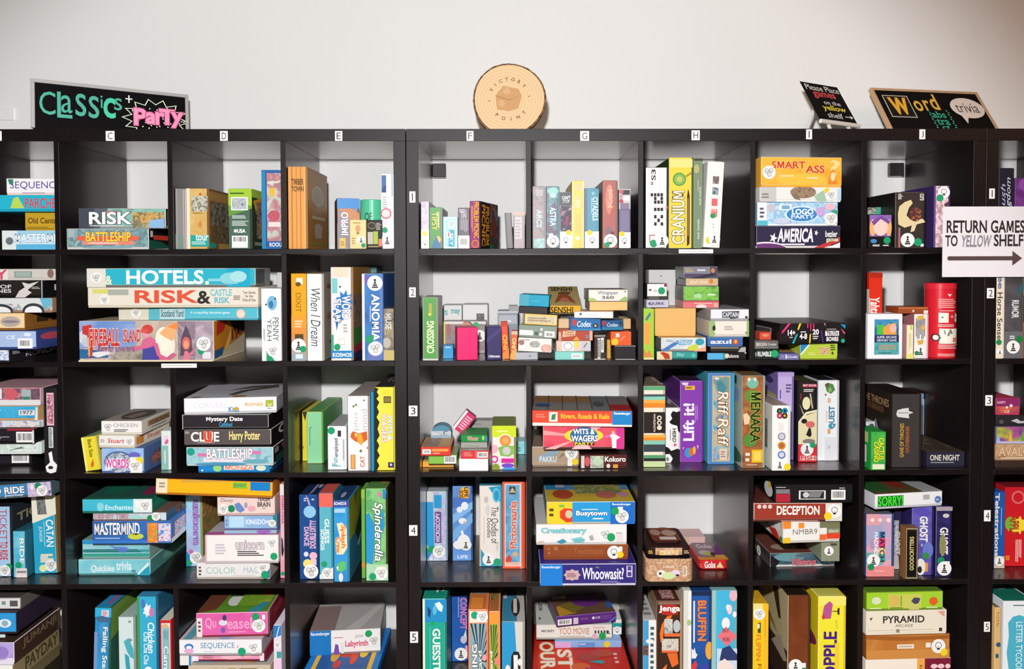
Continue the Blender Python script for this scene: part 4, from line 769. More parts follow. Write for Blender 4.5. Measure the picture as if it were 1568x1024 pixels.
l1 = B(990, 459, 1024, 471.4, '#c6c3d8', 'lilac flat card box with dark word', [T('QUIRK', .12, .3, .8, .72, '#4a4458', 0, 2), C(.13, .5, .004, '#5a5468')], d=.08, Y=.055, on=[a, c3], name='card_box')
B(990.5, 434, 1021.5, 459, '#eeeceb', 'small white card box with green dot atop lilac box', [R(0, .78, 1, 1, '#3a3632'), R(.1, .8, .6, .98, '#5a5a50'), R(.85, 0, 1, .2, '#8a3a44'), LN(.1, .3, .25, .5, 1, '#5a5a5a'), E(.42, .45, .08, .08, '#e8b8c0'), D(.72, .45, r=.0115)], d=.08, Y=.055, on=l1, side='#2c2824', top='#4a4444', name='card_box')
p1 = B(1046.4, 460.5, 1101, 472, '#e0747a', 'pinkish red flat card box, lowest of small tower', [R(0, 0, 1, .2, '#c85a5a'), LN(.3, .25, .9, .45, 1, '#f0c8c4'), E(.5, .8, .15, .3, '#f0d8d4'), R(.85, .3, .97, .9, '#e8a8a0')], d=.12, Y=.06, on=c3, side='#d8a8a8', name='card_box')
p2 = B(1046.4, 438, 1101, 458.5, ('#7ab84a', '#8ac85a', '#5a9a3a', 40.), 'bright green card box in the small tower', [G([(.3, .6), (.4, .5), (.52, .55), (.5, .85), (.3, .8)], '#b0d8a0'), LN(.68, .5, .95, .7, 1, '#d8ecc8')], d=.12, Y=.06, on=p1, side='#8a8a84', name='card_box')
p3 = B(1050, 426, 1100, 437.5, '#d4b78c', 'tan card box with pink letters in small tower', [T('azul tiles', .12, .2, .66, .7, '#f0dcc0', 0, 2, '#c89a70'), E(.78, .4, .06, .3, '#e0803a')], d=.12, Y=.062, on=p2, side='#8f8c88', name='card_box')
B(1047, 408, 1098.7, 425.5, '#554a66', 'dusky purple card box atop the small tower', [R(0, .05, .78, .62, '#8c8694'), LN(.05, .15, .3, .5, 2, '#b8ac6a'), LN(.4, .2, .7, .45, 1, '#dcd8e0'), G([(.2, 1), (.8, .6), (1, .7), (.6, 1)], '#3a3040'), E(.86, .35, .06, .2, '#d88a4a')], d=.12, Y=.06, on=p3, top='#3a302c', side='#9a9894', name='card_box')

cell('I', 2)
a = B(1156, 534.4, 1192, 549.2, '#1f2a24', 'dark green-black card box with green dot, lower left', [T('RUMBLE', .12, .25, .7, .7, '#e8ece8', 0, 2), E(.04, .5, .03, .2, '#9a9a9a'), D(.84, .45, '#1fa860', .0115)], d=.1, Y=.004, name='card_box')
b = B(1156, 521.5, 1192, 533.5, '#6b6663', 'grey card box lying on the dark green-black one', [T('BEGIN', .06, .25, .5, .65, '#d8d4d0', 0, 1), T('Couples', .55, .3, .9, .65, '#d8d4d0', 0, 1), R(0, .82, 1, .92, '#8a8684')], d=.1, Y=.006, on=a, name='card_box')
B(1163.4, 508.6, 1181, 521, '#d8543e', 'tiny red box atop the grey card box', [E(.5, .4, .3, .2, '#e88a6a')], d=.06, Y=.03, on=b, name='card_box')
c = B(1225.5, 525, 1282.5, 546.9, '#b9cf3e', 'lime box with blue corner under the black box', [G([(0, 0), (.25, 0), (0, .7)], '#2a8ac8'), G([(.0, .72), (.25, .02), (.27, .1), (.04, .75)], '#e8eee8'), T('7 DAYS', .5, .3, .76, .7, '#d85a7a', 0, 2, '#f0e0d8'), LN(.8, .1, .95, .5, 3, '#3a5a24'), E(.86, .65, .03, .1, '#3a5a24'), LN(.2, .6, .45, .8, 2, '#d8e08a')], d=.2, Y=.02, edge='#d8e08a')
e = B(1194, 538, 1224, 546.6, '#b8924a', 'flat gold card box beside the lime box', [], d=.18, Y=.05, name='card_box', top='#a8843e')
B(1193.4, 541.5, 1224, 551, '#6f6c9c', 'violet-grey card box lying at the front', [LN(.1, .3, .25, .6, 2, '#a8a4c8'), T('Code', .38, .3, .9, .65, '#e0e0f0', 0, 1, None, .2), G([(.3, .2), (.36, .1), (.36, .8), (.32, .8)], '#f0f0f8')], d=.055, Y=-.012, yaw=-2, name='card_box')
B(1195, 495.3, 1294, 525, '#241d1f', 'large black party box with neon streaks and white numbers', [G([(.02, .42), (.12, .0), (.16, .0), (.03, .5)], '#e83a7a'), G([(.26, .3), (.29, 0), (.32, 0), (.28, .32)], '#e8d83a'), G([(.18, .98), (.24, .55), (.27, .5), (.21, .98)], '#2ab0b8'), G([(.44, .98), (.45, .55), (.47, .5), (.46, .98)], '#e8d83a'), R(.41, 0, .425, .22, '#e83a7a'), R(.455, 0, .47, .35, '#e83a7a'), R(.5, 0, .515, .28, '#e83a7a'), G([(.62, .4), (.63, .35), (.66, .95), (.65, .95)], '#5a4ac0'), G([(.92, .05), (1, .1), (1, .3)], '#2a9ad0'), G([(.92, .25), (1, .5), (.98, .55)], '#e85a7a'), E(.96, .88, .03, .1, '#2aa890'), G([(.66, 0), (.68, 0), (.69, .15)], '#e8a0a0'),
  T('14+', .11, .32, .22, .58, '#f4f0f0', 0, 2), T('4-8', .29, .5, .4, .76, '#f4f0f0', 0, 2), T('20', .49, .3, .58, .55, '#f4f0f0', 0, 2), LN(.3, .38, .4, .46, 1, '#e0dcdc'), LN(.49, .6, .58, .8, 2, '#c8c4c4'), LN(.13, .64, .19, .72, 1, '#c8c4c4'), LN(.7, .27, .87, .32, 1, '#c8c4c4'), R(.68, .38, .89, .62, '#f0ecec'), T('TRUTH', .7, .41, .87, .6, '#241d1f', 0, 2), T('BOMBS', .7, .68, .88, .88, '#f4f0f0', 0, 2)],
  on=[c, e], d=.24, Y=-.01, yaw=5, top='#4a4038', left_art=[R(.2, .3, .75, .65, '#8a8688'), R(.25, .35, .7, .6, '#4a4446')], side='#1a1416')

cell('J', 2)
B(1331.4, 417.3, 1351, 546, '#e0321c', 'tall red upright box with white slanted lettering', [T('Yahtzee', .12, .3, .75, .58, '#f4efe8', -90, 2, None, .1), R(0, 0, 1, .06, '#b82a18'), R(0, .3, .06, 1, '#e8e0d8')], d=.05, Y=.075, name='card_box', left_art=[R(0, .2, 1, 1, '#e8e0d8')])
B(1329, 480.6, 1382, 545.8, '#f2f0f4', 'white box with framed teal and navy picture', [R(.19, .12, .89, .9, '#2f6a9a'), R(.19, .12, .89, .3, ('#3a7ab0', '#4a9ac0', '#2a5a90', 40.)), R(.26, .24, .46, .46, '#4ac04a'), G([(.44, .3), (.6, .22), (.8, .2), (.82, .46), (.44, .46)], '#e8a048'), E(.72, .32, .1, .1, '#e8b8a8'), R(.19, .47, .89, .63, '#26305e'), T('SUPER ARCADE', .26, .49, .82, .54, '#e0e4f0', 0, 1), T('MEMORY GAME', .26, .56, .82, .61, '#e0e4f0', 0, 1), R(.19, .63, .89, .9, ('#4a9aa0', '#5ab0b0', '#3a8a9a', 50.)), R(.3, .68, .8, .8, ('#7aa88a', '#b88a8a', 70.)), LN(.3, .85, .75, .88, 1, '#3a5a6a')], d=.055, Y=.006, rough=.35)
B(1388.2, 497, 1398.8, 545.6, '#efe9c4', 'thin cream upright card box with pale yellow print', [R(.5, .0, .8, .15, '#c8d060'), LN(.3, .25, .7, .8, 5, '#c8bc8a', 1), R(0, .85, 1, 1, '#e0e080')], d=.09, Y=.004, side='#c08a8a', name='card_box', left_art=[R(0, 0, 1, 1, '#b88a8a')])
g = B(1400, 480.6, 1421, 541, ('#f0ece8', '#e8e4e0', 10.), 'white box with graffiti arrows and round sticker', [R(0, 0, 1, 1, '#efece8'), G([(.05, .2), (.7, .05), (.8, .2), (.15, .35)], '#d8d4d0'), LN(.1, .1, .8, .6, 7, '#4a4448', 1), G([(.2, .05), (.7, .02), (.6, .12), (.2, .14)], '#e0b04a'), G([(.4, .3), (.8, .25), (.7, .4)], '#e8a84a'), G([(.2, .6), (.7, .58), (.6, .68), (.3, .7)], '#e0a84a'), R(.88, 0, 1, 1, '#d8a8b0'), S(.45, .84, 'pawn', .019), D(.1, .88, '#2a8a4a', .007)], d=.1, Y=.02, side='#b87a80', left_art=[R(0, 0, 1, 1, '#a86a70')])
B(1376, 470, 1421, 479.5, '#9c4a28', 'flat rust brown box lying above the graffiti box', [R(0, 0, 1, .3, '#b86a3a'), E(.5, .6, .04, .2, '#c8c0b0'), R(.85, .5, 1, 1, '#e8e0d8')], d=.09, Y=.03, on=g, name='card_box', yaw=-3)
can(1421.5, 434, 1463.8, 546, '#d2202e', 'tall red cylinder tin with white card pictures', [LN(.25, .2, .8, .33, 5, '#e89a94'), LN(.3, .355, .75, .37, 1, '#f0c8c0'), T('v', .48, .14, .58, .17, '#f4e0dc', 0, 2), G([(.22, .42), (.48, .39), (.5, .5), (.26, .52)], '#f0ead8'), G([(.72, .39), (.85, .42), (.8, .52), (.7, .5)], '#f0ead8'), C(.6, .44, .004, '#f0a0a0'), C(.35, .45, .003, '#4a8a5a'), G([(.74, .44), (.79, .44), (.77, .48)], '#2a2a2a'), LN(.25, .54, .78, .58, 2, '#f0b8b0'), R(.28, .6, .8, .8, '#efe9d8'), G([(.38, .62), (.55, .6), (.62, .66), (.5, .7), (.4, .67)], '#7a7a74'), G([(.6, .77), (.74, .72), (.76, .74), (.62, .78)], '#d86a6a'), BU(.2, .72, .13, .055, 9, '#3a2a28', .8), C(.2, .72, .008, '#e8e0d8'), LN(.26, .81, .8, .87, 3, '#f0b0a8'), LN(.25, .93, .82, .97, 2, '#f0a8a0')], Y=.006, name='cardboard_tube', cat='tube', lid=('#d8283a', .02))

cell('K', 2, RE % 2)
B(1525, 400, 1537, 545, '#e8dcc6', 'slim cream upright box with black vertical lettering', [T('Horse Sense', .15, .32, .75, .8, '#3a3430', -90, 1), T('Dee', .2, .05, .75, .28, '#6a6a9a', -90, 2), S(.5, .93, 'pawn', .01), D(.1, .83, '#1f8a4a', .009)], d=.27, Y=.004)
B(1538.7, 400, 1567, 545, ('#4a464a', '#5a5558', '#3a3638', 8.), 'dark grey upright box with round pawn sticker', [G([(.6, .3), (1, .2), (1, .3), (.7, .36)], '#3a5a66'), T('RUMOR', .4, .4, .75, .58, '#dcdcdc', -90, 2), R(0, .72, 1, 1, '#6a686c'), LN(.3, .76, .6, .8, 2, '#d8d8d8'), S(.48, .88, 'pawn', .021), D(.78, .8, '#1f7a44', .011)], d=.27, Y=.004)
B(1567.6, 410, 1600, 545, '#7a5a20', 'dark yellow upright box cut by the photo edge', [R(0, .3, .3, .6, '#2a2a2a')], d=.27, Y=.004)

# ================================================================== row 3
cell('B', 3, LE % 3)
a = B(-40, 691, 48, 713, '#232025', 'black box with white barcode, bottom of stack', [R(.02, .2, .3, .5, '#3a3840'), BC(.66, .1, .96, .8), LN(.1, .3, .35, .4, 1, '#9a9aa0'), E(.2, .7, .05, .1, '#5a5860')], side='#141214', side_art=[E(.6, .3, .2, .2, '#6a5a4a')], d=.26)
b = B(-40, 677, 63, 690.5, ('#dfe6df', '#c8dcd0', '#f0f2ee', '#a8c0b0', 36.), 'pale green-white picture box in lower stack', [G([(.5, .7), (.7, .4), (.75, .5)], '#4a7a5a'), E(.3, .7, .1, .2, '#c8d8e0')], on=a, d=.25, Y=.05)
c = B(-40, 656.7, 52.7, 676.5, '#242126', 'black box with red stripe and barcode in stack', [R(.55, .0, 1, .12, '#b02a3a'), BC(.7, .2, .99, .92), LN(.0, .5, .6, .7, 2, '#9a98a0'), R(.97, .1, 1, 1, '#d8d8d8')], side='#121112', on=b, d=.26, Y=.03)
e = B(-40, 643.5, 65, 656.5, ('#e8c8c8', '#c8d8e8', '#e8e8e4', '#90a8c8', '#d88a98', 60.), 'colourful pale picture box in middle of stack', [E(.65, .6, .04, .4, '#e8d8d0'), E(.45, .6, .04, .4, '#d0e0e8'), E(.85, .6, .05, .4, '#e8e0d4'), R(.96, .3, 1, .9, '#8ab8a0')], on=c, d=.26, Y=.05)
f = B(-40, 621.5, 58, 642.5, ('#2fa6d6', '#4ab4dc', '#2898cc', 12.), 'blue box with white arrow badge in stack', [R(.7, .28, .95, .65, '#e0e4e6'), T('1977', .73, .33, .92, .58, '#5a6a74', 0, 2), G([(.97, .1), (1, .1), (1, 1), (.95, 1)], '#e8e8e8'), LN(.1, .2, .5, .4, 1, '#8ad0ec')], side='#c8a070', on=e, d=.26, Y=.045)
B(-40, 594, 62, 620.5, ('#d8a8b0', '#c87a88', '#5a4a54', '#e0d0d0', 30.), 'pink and grey worn box atop the stack', [R(0, .68, 1, 1, '#e4e0e0'), R(.0, .05, .42, .62, '#e8e4e8'), E(.56, .35, .1, .34, '#d0606a'), R(.72, .1, .86, .5, '#a8b8bc'), R(.74, .5, .84, .66, '#3a8a70'), R(.86, .05, 1, .66, ('#6a4a5a', '#8a6a78', 60.))], on=f, d=.25, Y=.05)
B(66, 593.4, 87, 724, '#221f22', 'black upright box with pink patterned spine', [R(.25, .06, .8, .44, '#e8b8c4'), R(.3, .08, .75, .42, ('#f0d0d8', '#c87a90', '#3a2a34', 150.)), R(.38, .46, .72, .7, '#d8d8d8'), LN(.42, .47, .66, .69, 12, '#3a383a'), G([(.35, .76), (.6, .74), (.7, .85), (1, .9), (.9, .98), (.5, 1), (.2, .98), (.1, .92), (.45, .87)], '#ececec'), E(.5, .93, .2, .02, '#2a282a')], d=.27, Y=.0)

cell('C', 3)
B(131, 669.5, 154, 724, '#ecd936', 'yellow upright box leaning left against blue box', [T('Blank Slate', .4, .08, .66, .6, '#4a4428', -90, 1), G([(.4, .8), (.6, .65), (.62, .8), (.55, .9), (.38, .88)], '#e06a2a'), R(0, 0, .12, 1, '#f4e88a')], d=.16, roll=-7.5, top='#8aa878', side='#d8c850', Y=.02)
a = B(155, 685.7, 220.6, 724.3, ('#86aede', '#a0c0e8', '#8cb0d8', 20.), 'blue box with pink title arch, bottom of stack', [E(.4, .55, .34, .42, '#4a5a8a'), E(.4, .58, .32, .4, ('#d8e4f0', '#3a4a6a', 140.)), G([(.08, .9), (.12, .5), (.4, .4), (.62, .5), (.66, .8), (.4, .74), (.2, .86)], '#dfe8f4'), T('WORDS', .1, .45, .64, .78, '#d84a98', 0, 2, '#f0d8e8'), E(.78, .3, .14, .14, '#6a6ac0'), R(.68, .36, .96, .98, '#ecebe0'), D(.9, .5, '#ecd53a', .012), S(.8, .72, 'heads', .019)], side='#4c6494', side_art=[E(.5, .6, .3, .3, ('#8a6a6a', '#3a3a5a', 90.)), T('WORDS', .25, .45, .75, .7, '#c86a4a', 0, 2)], d=.2)
b = B(151, 666, 205.7, 685.3, '#eceae6', 'white box with red word and tan side, middle of stack', [T('Stuart', .25, .25, .72, .6, '#d8444a', 0, 1, None, .2), S(.86, .5, 'heads', .014), LN(.05, .3, .18, .6, 3, '#a8a4a8')], side='#d8ccb8', side_art=[T('Stuart', .35, .3, .8, .65, '#c04a3a', 0, 1), R(.05, .2, .25, .8, '#c8803a')], d=.2, on=a, yaw=-4)
B(154.7, 644.4, 217, 665.6, '#eeebe6', 'white box with brown side band atop the stack', [T('CHICKEN', .3, .18, .9, .44, '#b8b4b4', 0, 2), LN(.32, .58, .72, .8, 2, '#5a5658'), S(.17, .45, 'heads', .017)], side='#d4cdbf', side_art=[R(.2, .2, .95, .6, '#9a7a58'), T('CHICKEN', .28, .28, .9, .55, '#6a4a30', 0, 2), LN(.3, .68, .9, .82, 1, '#8a8078')], top='#a39a92', top_art=[E(.55, .5, .35, .38, '#5a4a44'), G([(.3, .7), (.5, .3), (.7, .4), (.6, .8)], '#8a7a6c')], d=.19, on=b)
B(246.5, 659.5, 261.5, 721, '#dfe8e6', 'white and teal narrow upright box, right end', [R(0, .38, .75, 1, '#8fc0b4'), R(.2, .12, 1, .36, '#e8d4e0'), G([(.35, .32), (.6, .2), (.9, .28), (.5, .35)], '#d06a8a'), LN(.3, .5, .5, .9, 1, '#e8f0ec', 1), R(.8, .0, .95, 1, '#f0f0ee')], d=.2, Y=.035)

cell('D', 3)
a = B(303.3, 713, 413, 725, '#1c86cc', 'blue flat box with rounded colour letters, lowest in stack', [E(.27, .35, .06, .5, '#9ad07a'), R(.36, .0, .78, .6, '#e8d8c8'), T('MONZA', .38, -.1, .77, .55, '#e88a7a', 0, 2), E(.88, .35, .07, .4, '#d8e0c0'), C(.06, .65, .003, '#e8e8e8')], side='#1a72b4', side_art=[R(0, .3, .3, .5, '#e8e8e8')], d=.25, Y=.0)
b = B(285, 684.8, 418.4, 713, ('#8fc2cc', '#a8d0d4', '#6fa8bc', 36.), 'aqua worn box with white outlined title and pink wings', [R(.13, .32, .32, .5, '#d87aa8'), R(.72, .2, .86, .38, '#d87aa8'), R(.2, .58, .8, .78, '#e8dce8'), T('BATTLESHIP', .24, .08, .76, .6, '#f4eef2', 0, 2, '#8a5a6a'), E(.4, .9, .3, .08, '#4a90b8'), E(.8, .75, .15, .12, '#6aa8b8'), D(.055, .15, '#1fa088', .012)], side='#1b191c', side_art=[E(.55, .25, .22, .25, '#c02a30'), G([(.1, .6), (.9, .5), (.9, .95), (.1, 1)], '#1f4a40'), R(.05, .1, .2, .4, '#8a8a8a')], on=a, d=.25, edge='#dcdad4', tray='#b0ccd0')
c = B(282, 657.5, 415, 683.5, '#5b5352', 'dark grey box with red square and yellow jagged title', [R(.215, .1, .33, .78, '#d2452e'), T('CLUE', .08, .16, .4, .7, '#f0eeea', 0, 2), T('U', .235, .16, .312, .72, '#d2452e', 0, 2, '#e0a890'), LN(.15, .76, .36, .8, 1, '#c8c4c0'), T('Harry Potter', .52, .12, .875, .75, '#ead88a', 0, 2), R(.01, .1, .06, .25, '#9a9494')], side='#1d1718', side_art=[T('CL', .3, .1, .8, .6, '#cfc8c8', 0, 2)], on=b, d=.25, edge='#c8c4be', Y=.005)
e = B(278.7, 634.7, 411, 656.5, '#2e292d', 'black box with white serif title above blue script', [T('Mystery Date', .28, .16, .7, .5, '#f2f0f2', 0, 2), T('Catfished', .43, .5, .58, .8, '#4aa0cc', 0, 1), R(0, .0, .012, 1, '#b8b4b0')], side='#171416', on=c, d=.25, edge='#b4b0ac', Y=.0)
B(281.4, 610, 423.7, 634, '#f1f1f4', 'white box with question picture on top, highest', [T('CORNERS', .1, .3, .46, .62, '#d8d8de', 0, 0), T('Kids', .48, .58, .59, .88, '#2a8aa8', 0, 2), E(.56, .7, .03, .1, '#d8a03a'), T('Animals', .65, .3, .85, .55, '#e8a84a', 0, 1), R(.88, .2, .965, .62, '#a8b83a'), G([(.9, .35), (.925, .5), (.95, .35), (.94, .58), (.91, .58)], '#e8e0a0'), LN(.9, .68, .96, .76, 1, '#8a90a0')], side='#c8c8cc', top='#c6c4c8', top_art=[G([(.35, .5), (.55, .15), (.85, .1), (.9, .3), (.6, .55), (.5, .85), (.42, .8), (.5, .5), (.7, .25)], '#5c5048'), E(.58, .92, .08, .06, '#b0703a'), LN(.8, .05, .98, .12, 1, '#5a5658'), E(.12, .95, .06, .04, '#8a7a78')], on=e, d=.25, yaw=6, Y=-.005)

cell('E', 3)
B(462.5, 629.5, 470.5, 711, '#d8cc3a', 'thin yellow box left of the pale green box', [G([(0, 0), (.6, .2), (1, 0)], '#3a3020'), R(.0, .7, .3, .75, '#8a7a2a')], d=.18, Y=.13)
B(469.8, 630.5, 495, 709.5, '#92d6a2', 'pale green box with yellow edges', [LN(.14, .3, .22, .75, 1, '#4a8a60', 1), E(.26, .3, .03, .01, '#2a4a34')], side='#57a058', top='#5da862', top_art=[LN(.6, .05, .9, .14, 2, '#c8e0c0')], d=.26, edge='#d8dc62')
B(501.5, 652.3, 530.5, 719, '#f1f2f2', 'white rounded box with teal and black vertical word', [T('Fun', .24, .72, .52, .9, '#3ab0c4', 90, 1), T('employed', .34, .28, .6, .7, '#2a2a2e', 90, 1), R(.54, .1, .72, .24, '#3a3638'), LN(.8, .3, .9, .85, 2, '#8a9094', 1), R(.24, .9, .7, .92, '#8ac4d0'), D(.16, .1, r=.0115)], d=.18, top='#b4b2b2', edge='#e4e4e4')
B(532, 605.7, 567, 720.9, '#f3f2f0', 'tall white box with orange fox art and outlined lettering', [T('plus', .24, .22, .5, .46, '#c4c0c0', 90, 0), T('mind', .6, .18, .86, .46, '#c4c0c0', 90, 0), G([(.15, .5), (.25, .47), (.5, .5), (.85, .47), (.88, .58), (.62, .64), (.3, .6), (.12, .55)], '#d8642a'), G([(.4, .52), (.6, .5), (.7, .6), (.62, .66), (.45, .62)], '#f0a83a'), G([(.3, .5), (.45, .5), (.35, .56)], '#f4d890'), E(.27, .14, .05, .015, '#7a7a3a'), E(.38, .12, .05, .015, '#7a7a3a'), E(.74, .06, .04, .012, '#6a7a3a'), E(.58, .73, .06, .02, '#7a8a3a'), E(.88, .69, .04, .015, '#a8883a'), R(.13, .78, .34, .97, '#b06a34'), R(.16, .785, .31, .965, '#eca85a'), T('CAT', .55, .8, .75, .94, '#d86a3a', 90, 1)], side='#9a8a84', top='#aea09a', d=.27)
B(567.8, 600, 572.2, 719, '#1f90c0', 'very thin bright blue box beside the yellow box', [], d=.27, Y=.006)
B(573.3, 592.5, 605.5, 720, '#f2e64e', 'tall yellow box with black jagged edge and vertical title', [G([(0, 0), (.2, .02), (.12, .06), (.22, .1), (.1, .14), (.24, .18), (.12, .24), (.22, .3), (.1, .36), (.24, .42), (.14, .5), (.24, .58), (.1, .64), (.22, .7), (.12, .76), (.24, .82), (.1, .88), (.22, .94), (.1, 1), (0, 1)], '#2a261a'), T('WITS &', .66, .34, .84, .64, '#f6f6f6', -90, 2, '#2a78b0'), T('WAGERS', .34, .32, .58, .66, '#f6f4f6', -90, 2, '#b03a60'), R(.44, .11, .8, .19, '#4a3a2a'), R(.47, .12, .77, .18, '#8a7a4a'), R(.4, .03, .8, .09, '#e8dc3c'), R(.64, .9, .92, .965, '#3a305a'), BU(.78, .93, .08, .022, 5, '#d8d0e8', .5)], side='#c8b83a', top='#3a3632', top_art=[LN(.3, .2, .9, .8, 3, '#7a766e', 1)], d=.27)

cell('F', 3)
a = B(647, 706.5, 694.8, 715, '#eca83e', 'yellow-orange flat card box, lowest of left pile', [LN(.25, .2, .6, .5, 1, '#f8dca0'), R(.78, .1, .9, .6, '#f0c890')], d=.1, rough=.35, name='card_box')
b = B(655.8, 696, 700, 706.5, '#86c250', 'green flat card box above the yellow-orange one', [BC(.55, .1, .95, .95)], d=.11, Y=.02, on=a, name='card_box', side='#5f8a40', top='#8a9a70')
c = B(643.8, 684.4, 690, 696, '#dc3e34', 'red flat card box with tan picture top, left pile', [R(.06, .25, .34, .8, '#ece8e4'), BC(.08, .3, .32, .75), R(.38, .2, .92, .5, '#f0a050'), LN(.4, .62, .7, .8, 1, '#f0b0a0')], d=.13, Y=.005, on=b, top='#b89a70', top_art=[R(.05, .1, .6, .95, ('#a88a6a', '#8a6a5a', '#c8a888', 70.)), R(.6, .05, .95, .95, '#c89a5a')], name='card_box')
B(660, 651, 691, 684, '#5d93ac', 'blue-grey box with rounded dome top', [R(0, .45, 1, .8, ('#8aa8b8', '#d8d8d8', '#4a6a7a', 60.)), R(0, .82, 1, 1, '#9ab0c0')], d=.05, Y=.12, on=c, shape='arch')
w_ = B(703, 702.5, 747.5, 721, '#f4f3f3', 'plain white card box, lowest of middle pile', [], d=.12, name='card_box')
r_ = B(705.8, 690, 749.5, 702.5, '#d63c40', 'red card box with barcode in middle pile', [BC(.58, .15, .94, .85), LN(.1, .15, .4, .7, 4, '#e88a84'), R(.5, .0, .58, 1, '#e06a68')], d=.13, on=w_, top='#9a9592', top_art=[G([(.2, .8), (.3, .6), (.8, .5), (.85, .8)], '#7a7672'), R(.25, .85, .8, .95, '#c8c4c0')], name='card_box', Y=.004)
B(719, 644, 755, 690, '#a29c98', 'grey-backed box standing behind the green tray', [LN(.2, .1, .6, .16, 1, '#7a7470'), R(.1, .3, .9, .95, '#8a8480')], d=.05, Y=.16, on=w_)
g_ = B(705.8, 665.5, 746.4, 675.5, '#1f9248', 'green card tray with cut-out back in middle pile', [T('Winner', .24, .2, .66, .78, '#e8a0a0', 0, 2), E(.84, .45, .05, .3, '#a8d060'), R(.92, .2, 1, .9, '#3a8ac0')], d=.1, Y=.03, z=r_.top + .02, name='card_box', top='#2a8a44', side='#1d7a3c')
B(706, 676, 746, 690, '#b4aeaa', 'grey card box directly under the green tray', [R(.05, .1, .95, .9, '#aaa5a1'), LN(.1, .6, .9, .8, 1, '#7a9a70')], d=.09, Y=.035, on=r_, name='card_box')
B(688.8, 632, 708, 650, '#e24476', 'pink card box tipped on its corner', [R(0, 0, .2, 1, '#f4e8ec'), R(.24, .06, .96, .94, '#d83a6c'), LN(.3, .15, .9, .85, 6, '#f0b8cc'), R(.92, 0, 1, 1, '#8a2a4a')], d=.03, Y=.1, z=c.top + .014, roll=38, name='card_box', side='#b82a5a')
B(753.4, 651.6, 790.5, 718.8, ('#efe8e0', '#e8e0d8', 10.), 'tall bright box with lime cap and fruit circles', [R(0, 0, 1, .26, '#cfe02c'), LN(.2, .1, .8, .16, 1, '#e8f090'), C(.55, .34, .022, '#f0e8d8'), C(.55, .34, .018, '#f08a3a'), C(.55, .34, .011, '#f4a860'), G([(.25, .5), (.5, .44), (.9, .46), (.95, .62), (.7, .7), (.35, .68)], '#8ab858'), C(.6, .57, .013, '#c8c8c4'), C(.08, .52, .013, '#f0b0c0'), C(.1, .76, .012, '#d83a8a'), C(.1, .76, .007, '#f0d0e0'), R(.38, .74, .9, .84, '#d82a9a'), E(.65, .9, .26, .05, '#7a4ac8'), E(.7, .98, .28, .04, '#4a9ae0'), C(.15, .95, .013, '#8a9a3a')], top='#77862c', side='#8a8a4a', d=.14, left_art=[R(0, 0, 1, .26, '#b8c828')])
B(789.5, 676, 804, 700, '#8fd3d6', 'small pale turquoise box at the right panel', [LN(.3, .4, .6, .8, 2, '#4a8a90'), R(0, 0, 1, .08, '#b8e4e4')], d=.07, Y=.2, name='card_box')

cell('G', 3)
a = B(814.8, 683.9, 886.3, 714.6, '#b39a80', 'tan box with pale blue lettering at lower left', [G([(.08, .55), (.5, .12), (.58, .3), (.2, .7)], '#8aa8b8'), T('PAKKU', .16, .48, .52, .76, '#dce4e8', 0, 2, '#8a9aa8'), G([(.55, .6), (.65, .3), (.7, .4)], '#8a7a60'), S(.84, .3, 'heads', .02), R(.76, .6, .86, .95, '#ece8e4'), D(.92, .74, YD, .0105)], d=.24, edge='#d8ccb8', side='#8a7260')
b = B(887.7, 695.8, 960.6, 717.2, '#5a241f', 'maroon box with white outlined title at lower right', [R(.03, .1, .1, .95, '#d8d0c8'), E(.16, .5, .05, .35, '#d85a6a'), R(.22, .1, .5, .95, ('#c8d0b8', '#8aa088', '#e0d8c8', 60.)), E(.38, .5, .1, .3, '#c0d4b8'), T('Kokoro', .53, .15, .96, .5, '#f0ece4', 0, 2, '#3a1a18'), R(.7, .7, .8, .95, '#e0a04a'), E(.6, .8, .04, .15, '#e0d8c8')], d=.26, side='#3a1a18', top='#2f1a18', top_art=[T('Kokoro', .05, .5, .95, .8, '#a89a94', 0, 2)])
c = B(831.6, 651.4, 956, 683.5, ('#e0445e', '#e85a6a', '#d83a54', 6.), 'bright pink-red box with sunburst and round badge title', [G([(.0, .2), (.45, .45), (.0, .4)], '#f0a0a0'), G([(.0, 1), (.4, .6), (.15, 1)], '#f4b0b0'), G([(.35, 1), (.48, .6), (.6, 1)], '#f2c0c0'), G([(.6, 0), (.55, .4), (.75, 0)], '#f2b4bc'), G([(.7, .5), (1, .2), (1, .5)], '#e070b0'), R(.9, 0, 1, 1, '#d83a90'), E(.5, .42, .24, .3, '#ecd83a'), E(.5, .42, .17, .36, '#2a6aa0'), T('WITS &', .37, .14, .63, .36, '#f4f6f8', 0, 2, '#1a3a6a'), T('WAGERS', .35, .42, .67, .66, '#f4f6f8', 0, 2, '#1a3a6a'), R(.38, .7, .63, .82, '#3a2a1a'), T('PARTY', .39, .7, .62, .82, '#e8d84a', 0, 2), G([(.85, .95), (.84, .55), (.82, .4), (.86, .35), (.9, .4), (.95, .5), (.9, .6), (.9, .95)], '#f4ece8'), E(.86, .3, .02, .08, '#e8c0a0')], on=[a, b], d=.26, side='#4a2a24', edge='#f0c8c8', Y=.015)
